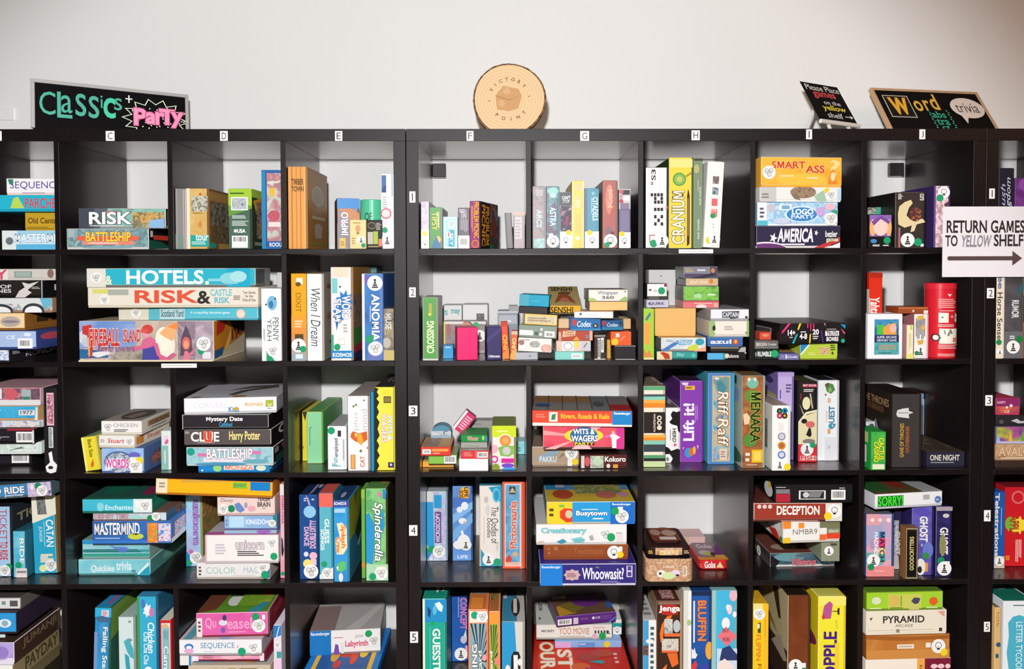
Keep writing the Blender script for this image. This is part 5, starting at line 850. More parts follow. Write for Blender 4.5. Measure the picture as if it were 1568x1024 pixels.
B(814.8, 628, 972, 650, '#ee4e34', 'wide red box with yellow letters and blue corner, topmost', [R(.0, .8, 1, 1, '#f0e4dc'), R(.8, 0, 1, .88, '#1f84c8'), T('Ravensburger', .82, .06, .98, .26, '#f0f4f8', 0, 2), R(.17, .1, .255, .72, '#eeeae0'), G([(.19, .6), (.2, .25), (.24, .2), (.23, .6)], '#3a8a5a'), T('Rivers, Roads & Rails', .29, .2, .77, .55, '#f4c83a', 0, 2), LN(.04, .2, .15, .5, 2, '#f08a7a')], on=c, d=.25, yaw=-4, Y=.012, side='#b83a2a', top='#9a8478', top_art=[R(.0, .0, .6, .45, '#a8784a'), R(.0, .45, .78, .95, '#8a8680'), R(.6, .0, .78, .95, '#7a7f80'), R(.78, .3, 1, .95, '#b02a30'), R(.78, 0, 1, .6, '#8a7f7a')] + [R(x, 0, x + .01, .95, '#5a4a44') for x in (.15, .3, .45, .6, .78)] + [E(.1, .7, .08, .1, '#3a5a8a'), E(.68, .6, .06, .15, '#5a5a5a')])

cell('HI', 3)
B(985.6, 591, 1018.5, 714.6, '#f0e6d0', 'box with green orange and black stripes, leftmost', [R(0, y0, 1, y1, c) for y0, y1, c in ((0, .05, '#5aa878'), (.1, .13, '#4a5a64'), (.13, .17, '#8ad0b8'), (.17, .21, '#f2b04a'), (.21, .265, '#ee8a2a'), (.32, .58, '#2c2420'), (.6, .635, '#f2b04a'), (.635, .67, '#ee8a2a'), (.67, .72, '#8ac8b0'), (.72, .81, '#3a464c'), (.85, .89, '#5aa070'), (.89, .925, '#2c2a2a'), (.93, 1, '#c8dca0'))] + [T('WAVELENGTH', .45, .34, .54, .56, '#e8dcc8', -90, 1), C(.72, .39, .0075, '#e8dcc8'), C(.72, .45, .0075, '#e8dcc8'), C(.72, .51, .0075, '#e8dcc8'), C(.72, .39, .004, '#2c2420'), C(.72, .45, .004, '#2c2420')], d=.27, top='#b8a890', top_art=[LN(0, .0, 1, 1, 9, '#6a5a48')], side='#c8b8a0')
B(1019, 624, 1041.5, 708.6, '#f2f1f0', 'white box with black cow patches', [G([(.35, .12), (.5, .06), (.75, .08), (1, .06), (1, .46), (.85, .42), (.8, .33), (.4, .3), (.25, .26), (.45, .2)], '#1a1618'), G([(0, .7), (.2, .72), (.4, .78), (.8, .74), (1, .76), (1, 1), (.35, 1), (.5, .92), (.3, .84), (0, .84)], '#1a1618'), T('HERD', .48, .38, .72, .62, '#2a2628', -90, 2), LN(.3, .4, .38, .62, 1, '#5a5658', 1), E(.65, .67, .1, .03, '#e06a80'), E(.15, .93, .1, .04, '#8a8684')], d=.27, top='#6a6664', top_art=[G([(0, .3), (.6, .1), (1, .5), (.6, .8)], '#c8c4c2')], side='#d0cecc')
B(1041.8, 583, 1077.3, 707.5, '#8a3fae', 'purple box with white vertical title', [G([(.05, .02), (.35, .02), (.3, .06), (.1, .05)], '#e0d0e8'), R(.2, .06, .62, .11, '#eab83a'), LN(.24, .07, .58, .1, 1, '#8a5a2a'), T('Lift it!', .14, .28, .58, .73, '#f4eef8', 90, 2), LN(.7, .3, .74, .5, 1, '#d8b8e8', 1), LN(.62, .3, .66, .52, 1, '#c8a0dc', 1), E(.35, .88, .16, .06, '#3a9ad0'), E(.5, .87, .12, .05, '#e06a3a'), E(.6, .85, .06, .05, '#f0b83a'), G([(.1, .82), (.15, .81), (.14, .84)], '#e8d8f0'), G([(.72, .78), (.78, .8), (.74, .84)], '#e8d8f0')], d=.27, top='#3a2440', edge='#b888cc', side='#6a3088')
B(1084.4, 571, 1124.5, 710.4, '#4f86c4', 'tall blue box with gold-framed art and white script', [R(.16, .03, .84, .97, '#d8b878'), R(.2, .04, .8, .96, ('#5a9ac0', '#8ab8c8', '#c8b890', '#3a7ab0', 24.)), G([(.2, .05), (.8, .05), (.8, .2), (.5, .26), (.3, .18)], '#7a9a90'), T('Riff', .38, .2, .76, .46, '#f6f2e8', -90, 0, '#a87a4a', .1), T('Raff', .38, .5, .76, .8, '#f6f2e8', -90, 0, '#a87a4a', .1), R(.44, .83, .72, .95, '#e8d0b8'), LN(.48, .85, .68, .93, 3, '#b08a80'), E(.3, .9, .08, .05, '#8ab0d0'), G([(.3, .1), (.5, .08), (.7, .16), (.6, .22), (.4, .2)], '#4a8a98'), R(.24, .05, .4, .07, '#e8e8e8')], left_art=[R(0, 0, 1, 1, '#4ab0b8')], side='#3f9cae', d=.27, edge='#88a8d0')
B(1136.5, 575, 1171.5, 716.4, ('#6a4a30', '#b0683a', '#8a5430', '#c88a50', 12.), 'brown and orange jungle box with dark green letters', [E(.45, .08, .25, .06, '#7ab8a0'), E(.3, .04, .06, .02, '#e8e0d8'), E(.55, .04, .06, .02, '#e8d8d0'), E(.4, .22, .3, .07, '#6a8a3a'), E(.35, .7, .3, .07, '#5a8a3a'), G([(.05, .42), (.2, .4), (.35, .45), (.3, .52), (.1, .53)], '#f0c8a0'), T('MENARA', .38, .18, .78, .72, '#2a3a1a', -90, 2, '#a8c04a'), R(.42, .8, .9, .94, '#e8b81c'), R(.5, .82, .8, .92, '#f0d060'), LN(.15, .82, .35, .94, 2, '#e8dcd0'), LN(.2, .955, .8, .97, 1, '#d8c8b8')], left_art=[R(0, 0, 1, 1, '#a8b0a4'), R(.3, .03, .8, .12, '#3a3a3a'), R(.2, .16, .9, .3, '#8a9ac0'), E(.5, .9, .5, .1, '#4a5a40')], side='#9aa092', top='#8a6a40', d=.27)
B(1191, 569.5, 1215.5, 704.4, '#c9b4e4', 'tall lilac upright box standing behind white box', [LN(.5, .13, .85, .24, 3, '#6a5a8a'), R(.05, 0, 1, .05, '#b8a0d4'), R(.12, .2, .2, .3, '#6a5a9a')], left_art=[R(0, 0, 1, 1, '#8a78b8'), E(.6, .12, .2, .04, '#4a3a7a'), R(.2, .26, .95, .34, '#b0a070')], side='#7d6cac', d=.2)
B(1182.6, 620.7, 1210.5, 720.6, '#f2f0ea', 'white box with four coloured shapes and tile icons', [C(.4, .085, .0095, '#2a2a2a'), C(.4, .085, .004, '#4a9a4a'), C(.68, .08, .0095, '#1f8ab0'), C(.68, .08, .004, '#1a2a3a'), C(.4, .155, .0095, '#b02a5a'), C(.4, .155, .004, '#e0a0b0'), C(.66, .155, .0095, '#3a2a24'), C(.66, .155, .004, '#d8a83a'), R(.3, .26, .6, .38, '#e6e2da'), C(.5, .47, .0125, '#8a8a9a'), C(.5, .47, .009, '#c8c8d4'), C(.5, .61, .0125, '#d88a2a'), C(.5, .61, .008, '#a86a3a'), C(.5, .75, .0125, '#6a7ac0'), C(.5, .75, .008, '#d0d4ea'), S(.4, .91, 'pawn', .017), D(.8, .945, YD, .011)], left_art=[R(.1, .1, .8, .7, ('#5a6a8a', '#8a7a5a', '#3a4a6a', 60.)), R(.1, .76, .7, .92, '#9ad0e8'), R(.0, .0, 1, .25, '#d8d4cc'), R(.3, .06, .7, .14, '#4a5a44')], side='#d8dcd8', top='#a89484', d=.2)
B(1222.8, 584, 1251, 707, '#2a2526', 'black and cream box with pink brush stack picture', [G([(.0, .54), (.4, .42), (.95, .38), (1, .38), (1, .78), (0, .78)], '#e6dcb0'), G([(0, .5), (.4, .38), (1, .35), (1, .375), (.45, .405), (0, .54)], '#efe6c8'), R(0, .78, 1, 1, '#d8323a'), E(.42, .27, .21, .08, '#ece2b4'), G([(.58, .15), (.66, .15), (.78, .33), (.72, .34)], '#c8bca0'), G([(.05, .28), (.3, .4), (.25, .41)], '#c8bca0'), R(.1, .15, .14, .22, '#b83a4a'), R(.2, .03, .98, .07, '#b82a4a'), T('BEST SEQUEL', .24, .035, .94, .062, '#f0e0e0', 0, 1), LN(.26, .09, .9, .13, 2, '#d8d4d0'), E(.3, .49, .16, .03, '#2a2024'), E(.62, .53, .25, .04, '#d8706a'), G([(.4, .66), (.55, .57), (.65, .58), (.7, .66), (.6, .69)], '#2a2024'), E(.55, .74, .34, .03, '#8a8078'), S(.45, .84, 'pawn', .021), D(.74, .785, r=.0095), R(.1, .92, .95, .975, '#e8c8c0'), T('FISH', .14, .925, .9, .97, '#c8323a', 0, 2)], d=.24, side='#1a1718', left_art=[], top='#5a5238')
B(1253, 582, 1285, 705.3, '#eeeff0', 'white box with blue vertical title and green creature', [G([(.3, .05), (.45, .03), (.7, .05), (.8, .12), (.6, .17), (.4, .14)], '#5a8a4a'), E(.42, .06, .08, .02, '#6a4a3a'), E(.35, .18, .05, .015, '#c06a6a'), E(.55, .12, .08, .03, '#8ab86a'), R(.44, .22, .58, .28, '#e0b898'), T('QUEST', .5, .32, .82, .6, '#1f7a98', 90, 2), T('crystal', .3, .38, .48, .52, '#e8b8b0', 90, 1), E(.58, .57, .1, .025, '#3aa0b0'), R(.44, .6, .58, .66, '#d8a868'), R(.3, .7, .9, .98, '#e2e2e6'), LN(.45, .8, .6, .85, 2, '#b8b8c0')], d=.27, side='#bfc0c2', left_art=[E(.3, .85, .2, .06, '#5a3a3a')], top='#2a282a', edge='#d8d8da')

cell('J', 3)
B(1326, 645.4, 1340, 700, '#c8c8cc', 'grey and white small box behind green cactus box', [G([(0, 0), (.5, .2), (.2, .5)], '#f0f0f0'), R(.0, .5, 1, 1, '#8a8a90'), E(.6, .15, .3, .1, '#4a4a54')], d=.07, Y=.11, name='card_box')
B(1334, 661, 1356.5, 719.8, ('#2a8a3a', '#4ab04a', '#1f7a30', 16.), 'bright green small box with yellow cactus lettering', [G([(.3, .3), (.6, .1), (.9, .05), (.8, .3), (.6, .4)], '#4ac04a'), T('CACTUS', .52, .16, .86, .72, '#e8e02a', -90, 2, '#2a7a20'), T('CASINO', .2, .26, .5, .78, '#e8e02a', -90, 2, '#2a7a20'), R(.1, .84, .9, .97, '#e0e4c0')], left_art=[R(0, 0, 1, 1, '#2a9a44'), R(.1, .05, .8, .32, '#c8c888'), R(.1, .4, .7, .85, '#e8e0e0'), R(.15, .44, .6, .6, '#e86a6a'), R(.15, .6, .6, .8, '#8a2a5a')], side='#2a9a44', d=.09, name='card_box')
B(1366.4, 603, 1410.8, 715.5, '#3c3836', 'large charcoal box with white crest and gold lettering', [G([(.14, .27), (.18, .22), (.35, .2), (.56, .19), (.56, .23), (.72, .255), (.56, .275), (.58, .33), (.35, .32), (.18, .31)], '#d8d6d4'), R(.2, .25, .55, .262, '#8a8684'), T('GAME OF THRONES', .27, .4, .4, .86, '#c89a3a', 90, 1), T('OATHBREAKER', .46, .44, .58, .8, '#b8643a', 90, 1)], left_art=[R(0, 0, 1, 1, '#2a211c'), T('THE THRONES', .08, .1, .9, .2, '#a8845a', 0, 1), T('OATHBREAKER', .15, .22, .75, .3, '#7a5238', 0, 1), G([(.3, .6), (.5, .42), (.6, .56), (.5, .62)], '#8a8a8a')], side='#2a211c', top='#241c18', d=.2)
B(1413, 602, 1426, 690, ('#3a6a90', '#8aa8c0', '#2a4a70', 14.), 'thin blue and orange box beside charcoal box', [E(.45, .55, .32, .3, '#e8902a'), T('FLASH', .28, .34, .6, .78, '#8a3a1a', -90, 2), R(0, 0, .5, .18, '#8a3a24'), C(.2, .08, .006, '#e8a84a'), R(.9, .1, 1, .9, '#a8c0d0')], d=.12, Y=.25, side='#4a2a1c')
B(1422, 691.6, 1480, 715.5, '#2d2a3a', 'flat dark slate box with thin white lettering', [T('ONE NIGHT', .09, .2, .86, .55, '#d8d4c8', 0, 1), LN(.1, .62, .85, .74, 1, '#8a8894')], left_art=[R(.1, .3, .8, .5, '#8a88a8'), R(.1, .62, .8, .8, '#b0aebe')], d=.24, top='#4a4034', top_art=[R(.05, .1, .95, .9, ('#5a4a38', '#3a3028', '#6a5a44', 20.))], side='#242134')

cell('K', 3, RE % 3)
b0 = B(1525, 705, 1600, 716, '#3a2a24', 'dark brown flat box, bottom of stack', [], d=.25)
a = B(1525, 680, 1600, 704.5, ('#b08a64', '#c8a47c', '#9a7450', 30.), 'tan box with embossed lettering in stack', [T('AVALON', .06, .18, .85, .72, '#d8b890', 0, 2, '#8a5a38'), LN(.1, .8, .8, .92, 1, '#d8c8b0')], d=.25, on=b0)
b = B(1525, 653, 1600, 679, ('#5a4a78', '#b0508a', '#8a9a4a', '#d8b040', 20.), 'multicoloured striped box in stack', [G([(.0, 1), (.05, .4), (.1, 1)], '#8ab8e0'), G([(.25, 1), (.3, .2), (.34, 1)], '#e8b040'), G([(.5, 1), (.54, .2), (.6, 1)], '#5aa04a'), R(0, .85, 1, 1, '#b8b0d0')], d=.25, on=a)
c = B(1526, 636, 1600, 652, '#2c262a', 'black box with white blade drawings in stack', [G([(.3, .5), (.42, .3), (.5, .55), (.62, .5), (.62, .7), (.45, .75)], '#b8b4b8'), E(.1, .6, .05, .2, '#5a4a54')], d=.25, on=b)
B(1525, 609.5, 1562, 635, ('#c04060', '#d86a4a', '#8a2a60', 8.), 'magenta and orange small box atop the stack', [R(0, 0, 1, .5, '#8a2a60'), T('HAPPY', .05, .18, .4, .32, '#e8b0d0', 0, 2), C(.45, .55, .004, '#f0e0d0'), C(.62, .45, .005, '#e8d0e0'), T('CE', .35, .72, .55, .88, '#f0c0a0', 0, 2)], d=.14, on=c)

# ================================================================== row 4
cell('B', 4, LE % 4)
u1 = B(-25, 775, 19, 882.6, '#a8cbe8', 'pale blue upright box with red vertical title', [T('TICKET', .56, .04, .82, .48, '#c04a60', -90, 0), T('TO RIDE', .56, .5, .82, .76, '#c83a50', -90, 2), R(.5, 0, .54, .9, '#6a90c0'), D(.86, .86, r=.011), S(.72, .93, 'heads', .018)], side='#22262c', side_art=[T('TICKET', .1, .14, .9, .26, '#8a8068', 0, 2)], d=.26)
u3 = B(19.5, 812.8, 41, 884, ('#4ab4d8', '#6ac4dc', '#8ad0dc', 20.), 'small cyan upright box with green dot', [T('RIDE', .5, .16, .8, .7, '#e8f0f0', -90, 2, '#4a9ab0'), R(.2, .8, 1, 1, '#e8d8d4'), LN(.25, .84, .95, .92, 1, '#8a8a8a'), D(.4, .73, r=.0105)], side='#1f5a6a', d=.22)
u4 = B(51, 757.7, 89, 878, '#2aa6ca', 'cyan and cream upright box leaning slightly left', [G([(0, 0), (1, 0), (1, .25), (0, .36)], '#ece8d4'), G([(.2, .02), (.55, .0), (.62, .25), (.24, .25)], ('#4a4a50', '#8a8a8a', '#2a2a30', 90.)), T('CATAN', .56, .32, .86, .66, '#f2f4ee', -90, 1), R(.47, .34, .49, .66, '#c8e8f0'), T('JUNIOR', .24, .4, .4, .6, '#e4eef0', -90, 0), LN(.3, .74, .9, .85, 2, '#e0dcc0'), S(.7, .9, 'heads', .019), D(.38, .93, '#e0e4a8', .012), R(.28, .78, .6, .86, '#d8d8c8')], side='#7a6038', d=.26, roll=-1.6, edge='#8ac8dc')
B(-60, 747, 80, 766, ('#4a90c4', '#3a7ab0', 8.), 'blue box with white lettering tilted across the tops', [T('TO RIDE', .3, .2, .7, .65, '#f0f0f0', 0, 2, '#2a4a70'), T('Journey', .48, .7, .69, .9, '#e0e8f0', 0, 1), R(.74, 0, 1, 1, ('#a890c0', '#d8c8dc', '#6a5a88', 50.)), D(.86, .2, '#1f8a5a', .011), S(.9, .62, 'heads', .017), E(.79, .3, .02, .2, '#e8e0e8')], on=[u4], d=.24, roll=-4, side='#4a5a60', Y=.01)

cell('CD', 4)
a = B(118.8, 856.7, 229, 880.8, ('#5abcd0', '#8ad0d8', '#74c8d4', 8.), 'pale cyan box with white script, bottom of left stack', [G([(1, .4), (1, 1), (.78, 1)], '#2aa0b8'), G([(.97, .2), (.99, .3), (.84, .96), (.82, .9)], '#e8f2f2'), T('Quickies', .18, .35, .5, .8, '#e4f2f2', 0, 2, None, .2), T('trivia', .53, .15, .74, .65, '#dff0f0', 0, 2), LN(.74, .65, .8, .85, 3, '#2a4a50', 1)], side='#4c7f7a', side_art=[E(.6, .5, .3, .3, '#6a9a8a'), E(.9, .35, .08, .15, '#b8a83a')], d=.27, edge='#b8dce0')
b = B(125.7, 826.6, 229, 856, ('#6ab8cc', '#9ad0d8', 8.), 'blue-green striped box, second in left stack', [R(0, 0, 1, .22, '#2f93c4'), R(0, .5, 1, .62, '#3a9a9a'), LN(.02, .46, .98, .66, 2, '#2a6a6a'), R(0, .7, 1, .85, '#3aa08a'), G([(.4, .25), (.5, .35), (.65, .35), (.72, .5), (.6, .55), (.48, .45)], '#6a8ad0'), E(.6, .55, .06, .1, '#5a7ac8')], side='#7c9a94', side_art=[E(.3, .3, .2, .2, '#c87a8a'), R(.5, .2, .95, .8, ('#8aa8a0', '#6a8a84', 60.))], top='#7a9a8c', top_art=[E(.5, .3, .2, .2, '#b88a7a')], d=.27, on=a)
c = B(141, 798, 262, 817, ('#2a5aa4', '#3a72bc', 6.), 'blue box with large white lettering in left stack', [T('MASTERMIND', .03, .08, .6, .6, '#eef0f0', 0, 2, '#1a3a6a'), E(.55, .68, .1, .14, '#c8d048'), R(.7, .08, .83, .96, ('#f0b03a', '#e87a3a', '#8ac04a', 60.)), R(.84, .1, 1, .9, ('#3a7ac4', '#e8e4f0', '#d04a70', 60.)), R(0, .85, .7, 1, '#3a78c8'), LN(.04, .7, .4, .82, 1, '#8ab0d8')], side='#4a7ac0', side_art=[R(.1, .15, .5, .8, ('#d04a70', '#e8e4f0', '#3a7ac4', 60.)), R(.65, .2, .95, .85, '#c8b88a'), G([(.0, .8), (.6, .65), (.6, .9), (0, 1)], '#e8ecf4')], d=.24, Y=.03, on=b)
e = B(142, 784.4, 255, 797.5, ('#d8c8d0', '#b8d0d8', '#e4dcdc', 30.), 'pale pink and aqua box with green dot in left stack', [T('DISNEY TIME', .02, .2, .48, .7, '#c8a0b0', 0, 2, '#8a5a6a'), E(.6, .6, .1, .2, '#a0d8d0'), D(.78, .7, '#1a8a4a', .0095), S(.86, .45, 'heads', .016), R(.93, .1, 1, .9, '#c8dce8')], side='#7a5a50', side_art=[R(0, 0, .25, 1, '#2a5a80'), R(.28, .1, .98, .9, ('#a8887a', '#5a4038', '#c8a898', 50.))], d=.24, Y=.03, on=c)
B(125.7, 764, 233.3, 783.5, ('#35b4cc', '#4cc0d2', 6.), 'turquoise box with round white sticker atop left stack', [E(.26, .55, .05, .3, '#8ad4e0'), T('Enchanted', .33, .42, .74, .75, '#d4f0f0', 0, 1), R(.73, .0, 1, .95, '#dceae8'), R(.76, .1, .83, .6, '#f0f0f0'), S(.9, .5, 'heads', .019)], side='#1d6a58', side_art=[E(.3, .4, .25, .3, '#147a64'), R(.6, .2, 1, .9, '#3a7a5a')], top='#2a5a4c', top_art=[E(.82, .6, .12, .25, '#8a2a50'), E(.3, .5, .2, .3, '#1f6a50'), E(.6, .3, .1, .2, '#5a8a4a')], d=.25, on=e, Y=.02)
p = B(284, 753, 310, 867, ('#9ac4e4', '#b0c8e8', '#a8b4e0', 10.), 'pale blue upright box with purple vertical scrawl', [R(.0, 0, .4, .2, '#4ab4d0'), G([(.0, .1), (.3, .05), (.55, .14), (.35, .25), (.1, .2)], '#a0d8e8'), T('unicorn', .46, .12, .82, .7, '#b48ac8', -90, 1, '#7a5aa0'), G([(0, .78), (.25, .86), (.3, 1), (0, 1)], '#1f80b8'), D(.16, .95, '#1f9a70', .01), S(.6, .88, 'heads', .02), E(.3, .8, .15, .03, '#d070a0')], side='#8a9a5a', side_art=[R(0, 0, 1, .35, ('#c89a4a', '#8a5a3a', '#d8b06a', 40.)), R(0, .35, 1, .6, ('#7a9a4a', '#a8704a', '#5a7a3a', 40.)), R(.3, .6, 1, 1, '#8a9aa0')], d=.25)
c1 = B(300.8, 861, 413.6, 886.5, '#e9e5e1', 'white box with faint coloured lettering, bottom of right stack', [T('COLOR', .13, .28, .53, .66, '#a0c4bc', 0, 0), T('MAG', .64, .28, .84, .64, '#a4bcc4', 0, 0), LN(.03, .2, .07, .8, 3, '#4a4a4c'), LN(.5, .75, .84, .8, 1, '#c8c0bc'), S(.9, .36, 'heads', .017), G([(1, .3), (1, .9), (.92, .9)], '#2a70b8'), D(.945, .72, r=.0125), LN(.86, .84, .92, .9, 1, '#5a5a5a')], side='#b8aca0', side_art=[E(.6, .3, .2, .2, '#d8923a')], top='#dcd6d2', top_art=[E(.55, .15, .1, .2, '#e8b82e'), G([(.7, .75), (.76, .45), (.86, .35), (.86, .7)], '#d87a78'), R(.46, .4, .6, .55, '#e4e0dc')], d=.25)
c2 = B(313.6, 819, 426.5, 841, '#f0ebe8', 'white box with pink edge and doodled title, right stack', [R(0, 0, .025, 1, '#e8a8c0'), LN(.14, .3, .3, .7, 4, '#c8c0c8'), T('unicorn', .42, .2, .8, .5, '#d8ccd0', 0, 1, '#b0a4a8'), LN(.44, .55, .8, .75, 3, '#3a3638'), S(.91, .3, 'heads', .017), D(.95, .75, r=.0115)], side='#c8bcc0', top='#b8b0b4', top_art=[R(.0, .9, 1, 1, '#b85a94'), E(.25, .4, .08, .3, '#c88a4a'), R(.72, .3, 1, .9, '#8ab8b0'), E(.75, .5, .12, .3, '#8a6ab0')], d=.25, on=c1, Y=.02)
c3 = B(343, 788, 424, 815, ('#a0bfe0', '#8cb4da', 10.), 'light blue box with white letters in right stack', [R(0, .72, 1, .82, '#5a5a8a'), R(0, .82, 1, 1, '#9ab8cc'), E(.75, .9, .14, .1, '#9a6ab8'), R(.1, .08, .38, .66, '#b8dcf0'), T('KINGDOM', .42, .25, .85, .5, '#e8f0f8', 0, 2), R(.93, 0, 1, .6, '#1f8a8a'), S(.97, .45, 'heads', .012), LN(.03, .2, .08, .6, 2, '#7a9ac0')], d=.22, on=c2, Y=.03, side='#6a88a8')
c4 = B(332.4, 760, 421, 787, '#ecd2cc', 'pale pink box with black block lettering, right stack', [T('Disney', .06, .1, .28, .34, '#6a5a5c', 0, 0, None, .2), T('BRAIN', .7, .3, .92, .54, '#3a3234', 0, 2), T('TEASER', .7, .05, .92, .24, '#3a3234', 0, 2), LN(.78, .6, .86, .65, 1, '#5a4a4c'), D(.25, .62, '#1a8a5a', .0115), S(.11, .65, 'heads', .016), G([(.3, .4), (.38, .3), (.44, .5), (.48, .7), (.4, .85), (.33, .7)], '#6a8ac8'), E(.5, .45, .03, .15, '#a89aa8'), E(.6, .62, .07, .15, '#e4a8b4')], d=.24, on=c3, Y=.02, side='#c8a8a0')
v = B(428.5, 741, 436, 866, '#eab8c4', 'narrow pink upright box against the right panel', [R(0, 0, 1, .12, '#e4e0e0'), T('PAMPLONA', .3, .12, .8, .42, '#d83a70', -90, 2), G([(.2, .56), (.7, .6), (.8, .7), (.5, .78), (.2, .74)], '#2a2226'), G([(.5, .58), (.8, .62), (.7, .7)], '#c8a0e0'), R(0, .8, 1, 1, '#e89ab0'), D(.55, .95, r=.01)], d=.25, Y=.035)
B(237.6, 739, 417, 757, '#f4b61c', 'long yellow box lying tilted across the box tops', [R(0, 0, .1, .9, '#ece0c0'), LN(.03, .2, .09, .6, 2, '#a09880'), G([(.22, 0), (.6, .0), (.6, .08), (.22, .2)], '#d8a440'), R(.66, .08, .78, .45, '#7ac03a'), T('Junior', .67, .1, .77, .42, '#2a7a3a', 0, 2, '#b8e070'), R(.81, .02, .98, .55, '#1a80c8')], on=[p, c4], d=.22, roll=2.2, Y=.0, side='#b8701c', top='#3a2a30', top_art=[R(0, .5, .4, 1, '#7a2018'), R(.3, .3, .95, 1, '#1a2c4a')])

cell('E', 4)
B(457.9, 757.5, 488, 886.5, '#1e4c8c', 'navy box with pale circle and pink-blue vertical title', [G([(.35, 0), (.5, .05), (.6, .13), (.5, .12), (.38, .04)], '#b8a0d8'), LN(.25, .03, .4, .08, 2, '#c8d0e0'), LN(.65, .04, .8, .07, 1, '#c8d0e0'), C(.55, .2, .0195, '#8ec8e8'), T('DOUBLE DITTY', .56, .3, .84, .63, '#e0a8c8', 90, 2, '#8aa8d8'), T('DANCE', .26, .38, .5, .6, '#d8a8c8', -90, 2, '#8a90c8'), E(.72, .72, .2, .045, '#e8b8cc'), E(.35, .7, .12, .03, '#d8dce8'), R(.58, .76, .88, .83, '#e8c8cc'), C(.42, .81, .014, '#ecdc7a'), S(.6, .91, 'heads', .023)], side='#163a6c', top='#1c2c4c', top_art=[G([(.45, .2), (.6, .1), (.6, .9), (.5, 1)], '#a89ac0'), E(.75, .6, .1, .15, '#b0b0b8')], d=.27, edge='#2a5a9c')
B(488.3, 755, 510, 882, '#5cb4c6', 'teal box with coral top band beside navy box', [R(0, 0, 1, .16, '#ec6a5c'), T('GUESS', .4, .3, .72, .58, '#eef4f2', -90, 2), T('SONGS', .12, .42, .36, .66, '#eef4f2', -90, 2), S(.55, .94, 'heads', .017), D(.35, .82, r=.0095), G([(0, .95), (1, .86), (1, 1), (0, 1)], '#e0e8e4')], side='#3a8a9a', top='#4a9aa8', top_art=[R(0, .6, 1, 1, '#d85a50')], d=.27, Y=.025)
B(510.5, 766, 535, 890.8, ('#2f8fd0', '#3aa0da', '#2a7cc4', 6.), 'bright blue box with orange-white burst lettering', [R(0, 0, 1, .08, '#3a4aa0'), T('KOSMOS', .04, .02, .8, .055, '#f0f0f4', 180, 2), R(.06, .1, .75, .15, '#a8d0ec'), G([(.2, .28), (.55, .27), (.84, .34), (.86, .58), (.6, .66), (.2, .66), (.12, .5), (.4, .45)], '#f2e4b8'), T('Splash', .42, .3, .78, .58, '#e8782a', -90, 2, '#f4e8c0', .1), T('Crew', .16, .45, .46, .64, '#e8782a', -90, 2, '#f4e8c0', .1), G([(.2, .78), (.5, .74), (.8, .75), (.75, .84), (.5, .88), (.2, .86)], '#5ac070'), G([(.15, .82), (.3, .8), (.28, .86)], '#e8f4e8'), E(.45, .94, .14, .055, '#dce4ec')], side='#347c98', side_art=[R(0, 0, 1, .5, ('#a0a024', '#a0a030', '#5a6a1e', 10.)), G([(.3, .5), (.7, .25), (.8, .3), (.9, .6), (.5, .7)], '#1f3a34'), G([(.4, .7), (.7, .6), (.5, .75)], '#c8ccc8'), LN(.1, .84, .6, .95, 5, '#4a90a8')], top='#24406a', top_art=[E(.65, .3, .35, .14, '#b0643a'), E(.55, .25, .2, .1, '#2a7a4a'), E(.4, .8, .14, .1, '#a8a8c0')], d=.27)
B(553, 749, 559, 885, '#6ab04a', 'thin green box edge beside spiral green box', [R(0, 0, 1, .1, '#8ac048'), E(.5, .85, .5, .04, '#c88a3a')], d=.25, Y=.03)
B(560, 748, 594, 889, ('#6ab870', '#8aca80', '#5aa868', '#7ac088', 18.), 'green and blue box with large white flowing title', [G([(0, .28), (.15, .26), (.4, .4), (.35, .7), (.3, .82), (0, .8)], '#2a96cc'), G([(.6, .3), (.8, .22), (.85, .42), (.7, .5), (.6, .8), (.5, .7)], '#2a9ac8'), R(0, .82, 1, 1, '#a8d4b0'), G([(.78, 0), (.95, .02), (.9, .12), (.78, .1)], '#2a8ac0'), E(.62, .06, .1, .03, '#c88a9a'), T('Spinderella', .3, .15, .76, .78, '#f4f6f0', -90, 1, '#3a5a4a', .22), S(.7, .92, 'heads', .021), D(.3, .95, r=.0115), R(.48, .84, .9, .88, '#e0d8b0')], side='#3a3220', top='#5a8a4a', top_art=[E(.7, .5, .3, .3, '#b8843a'), E(.3, .4, .2, .25, '#7aa86a')], d=.27, edge='#9ad08a')

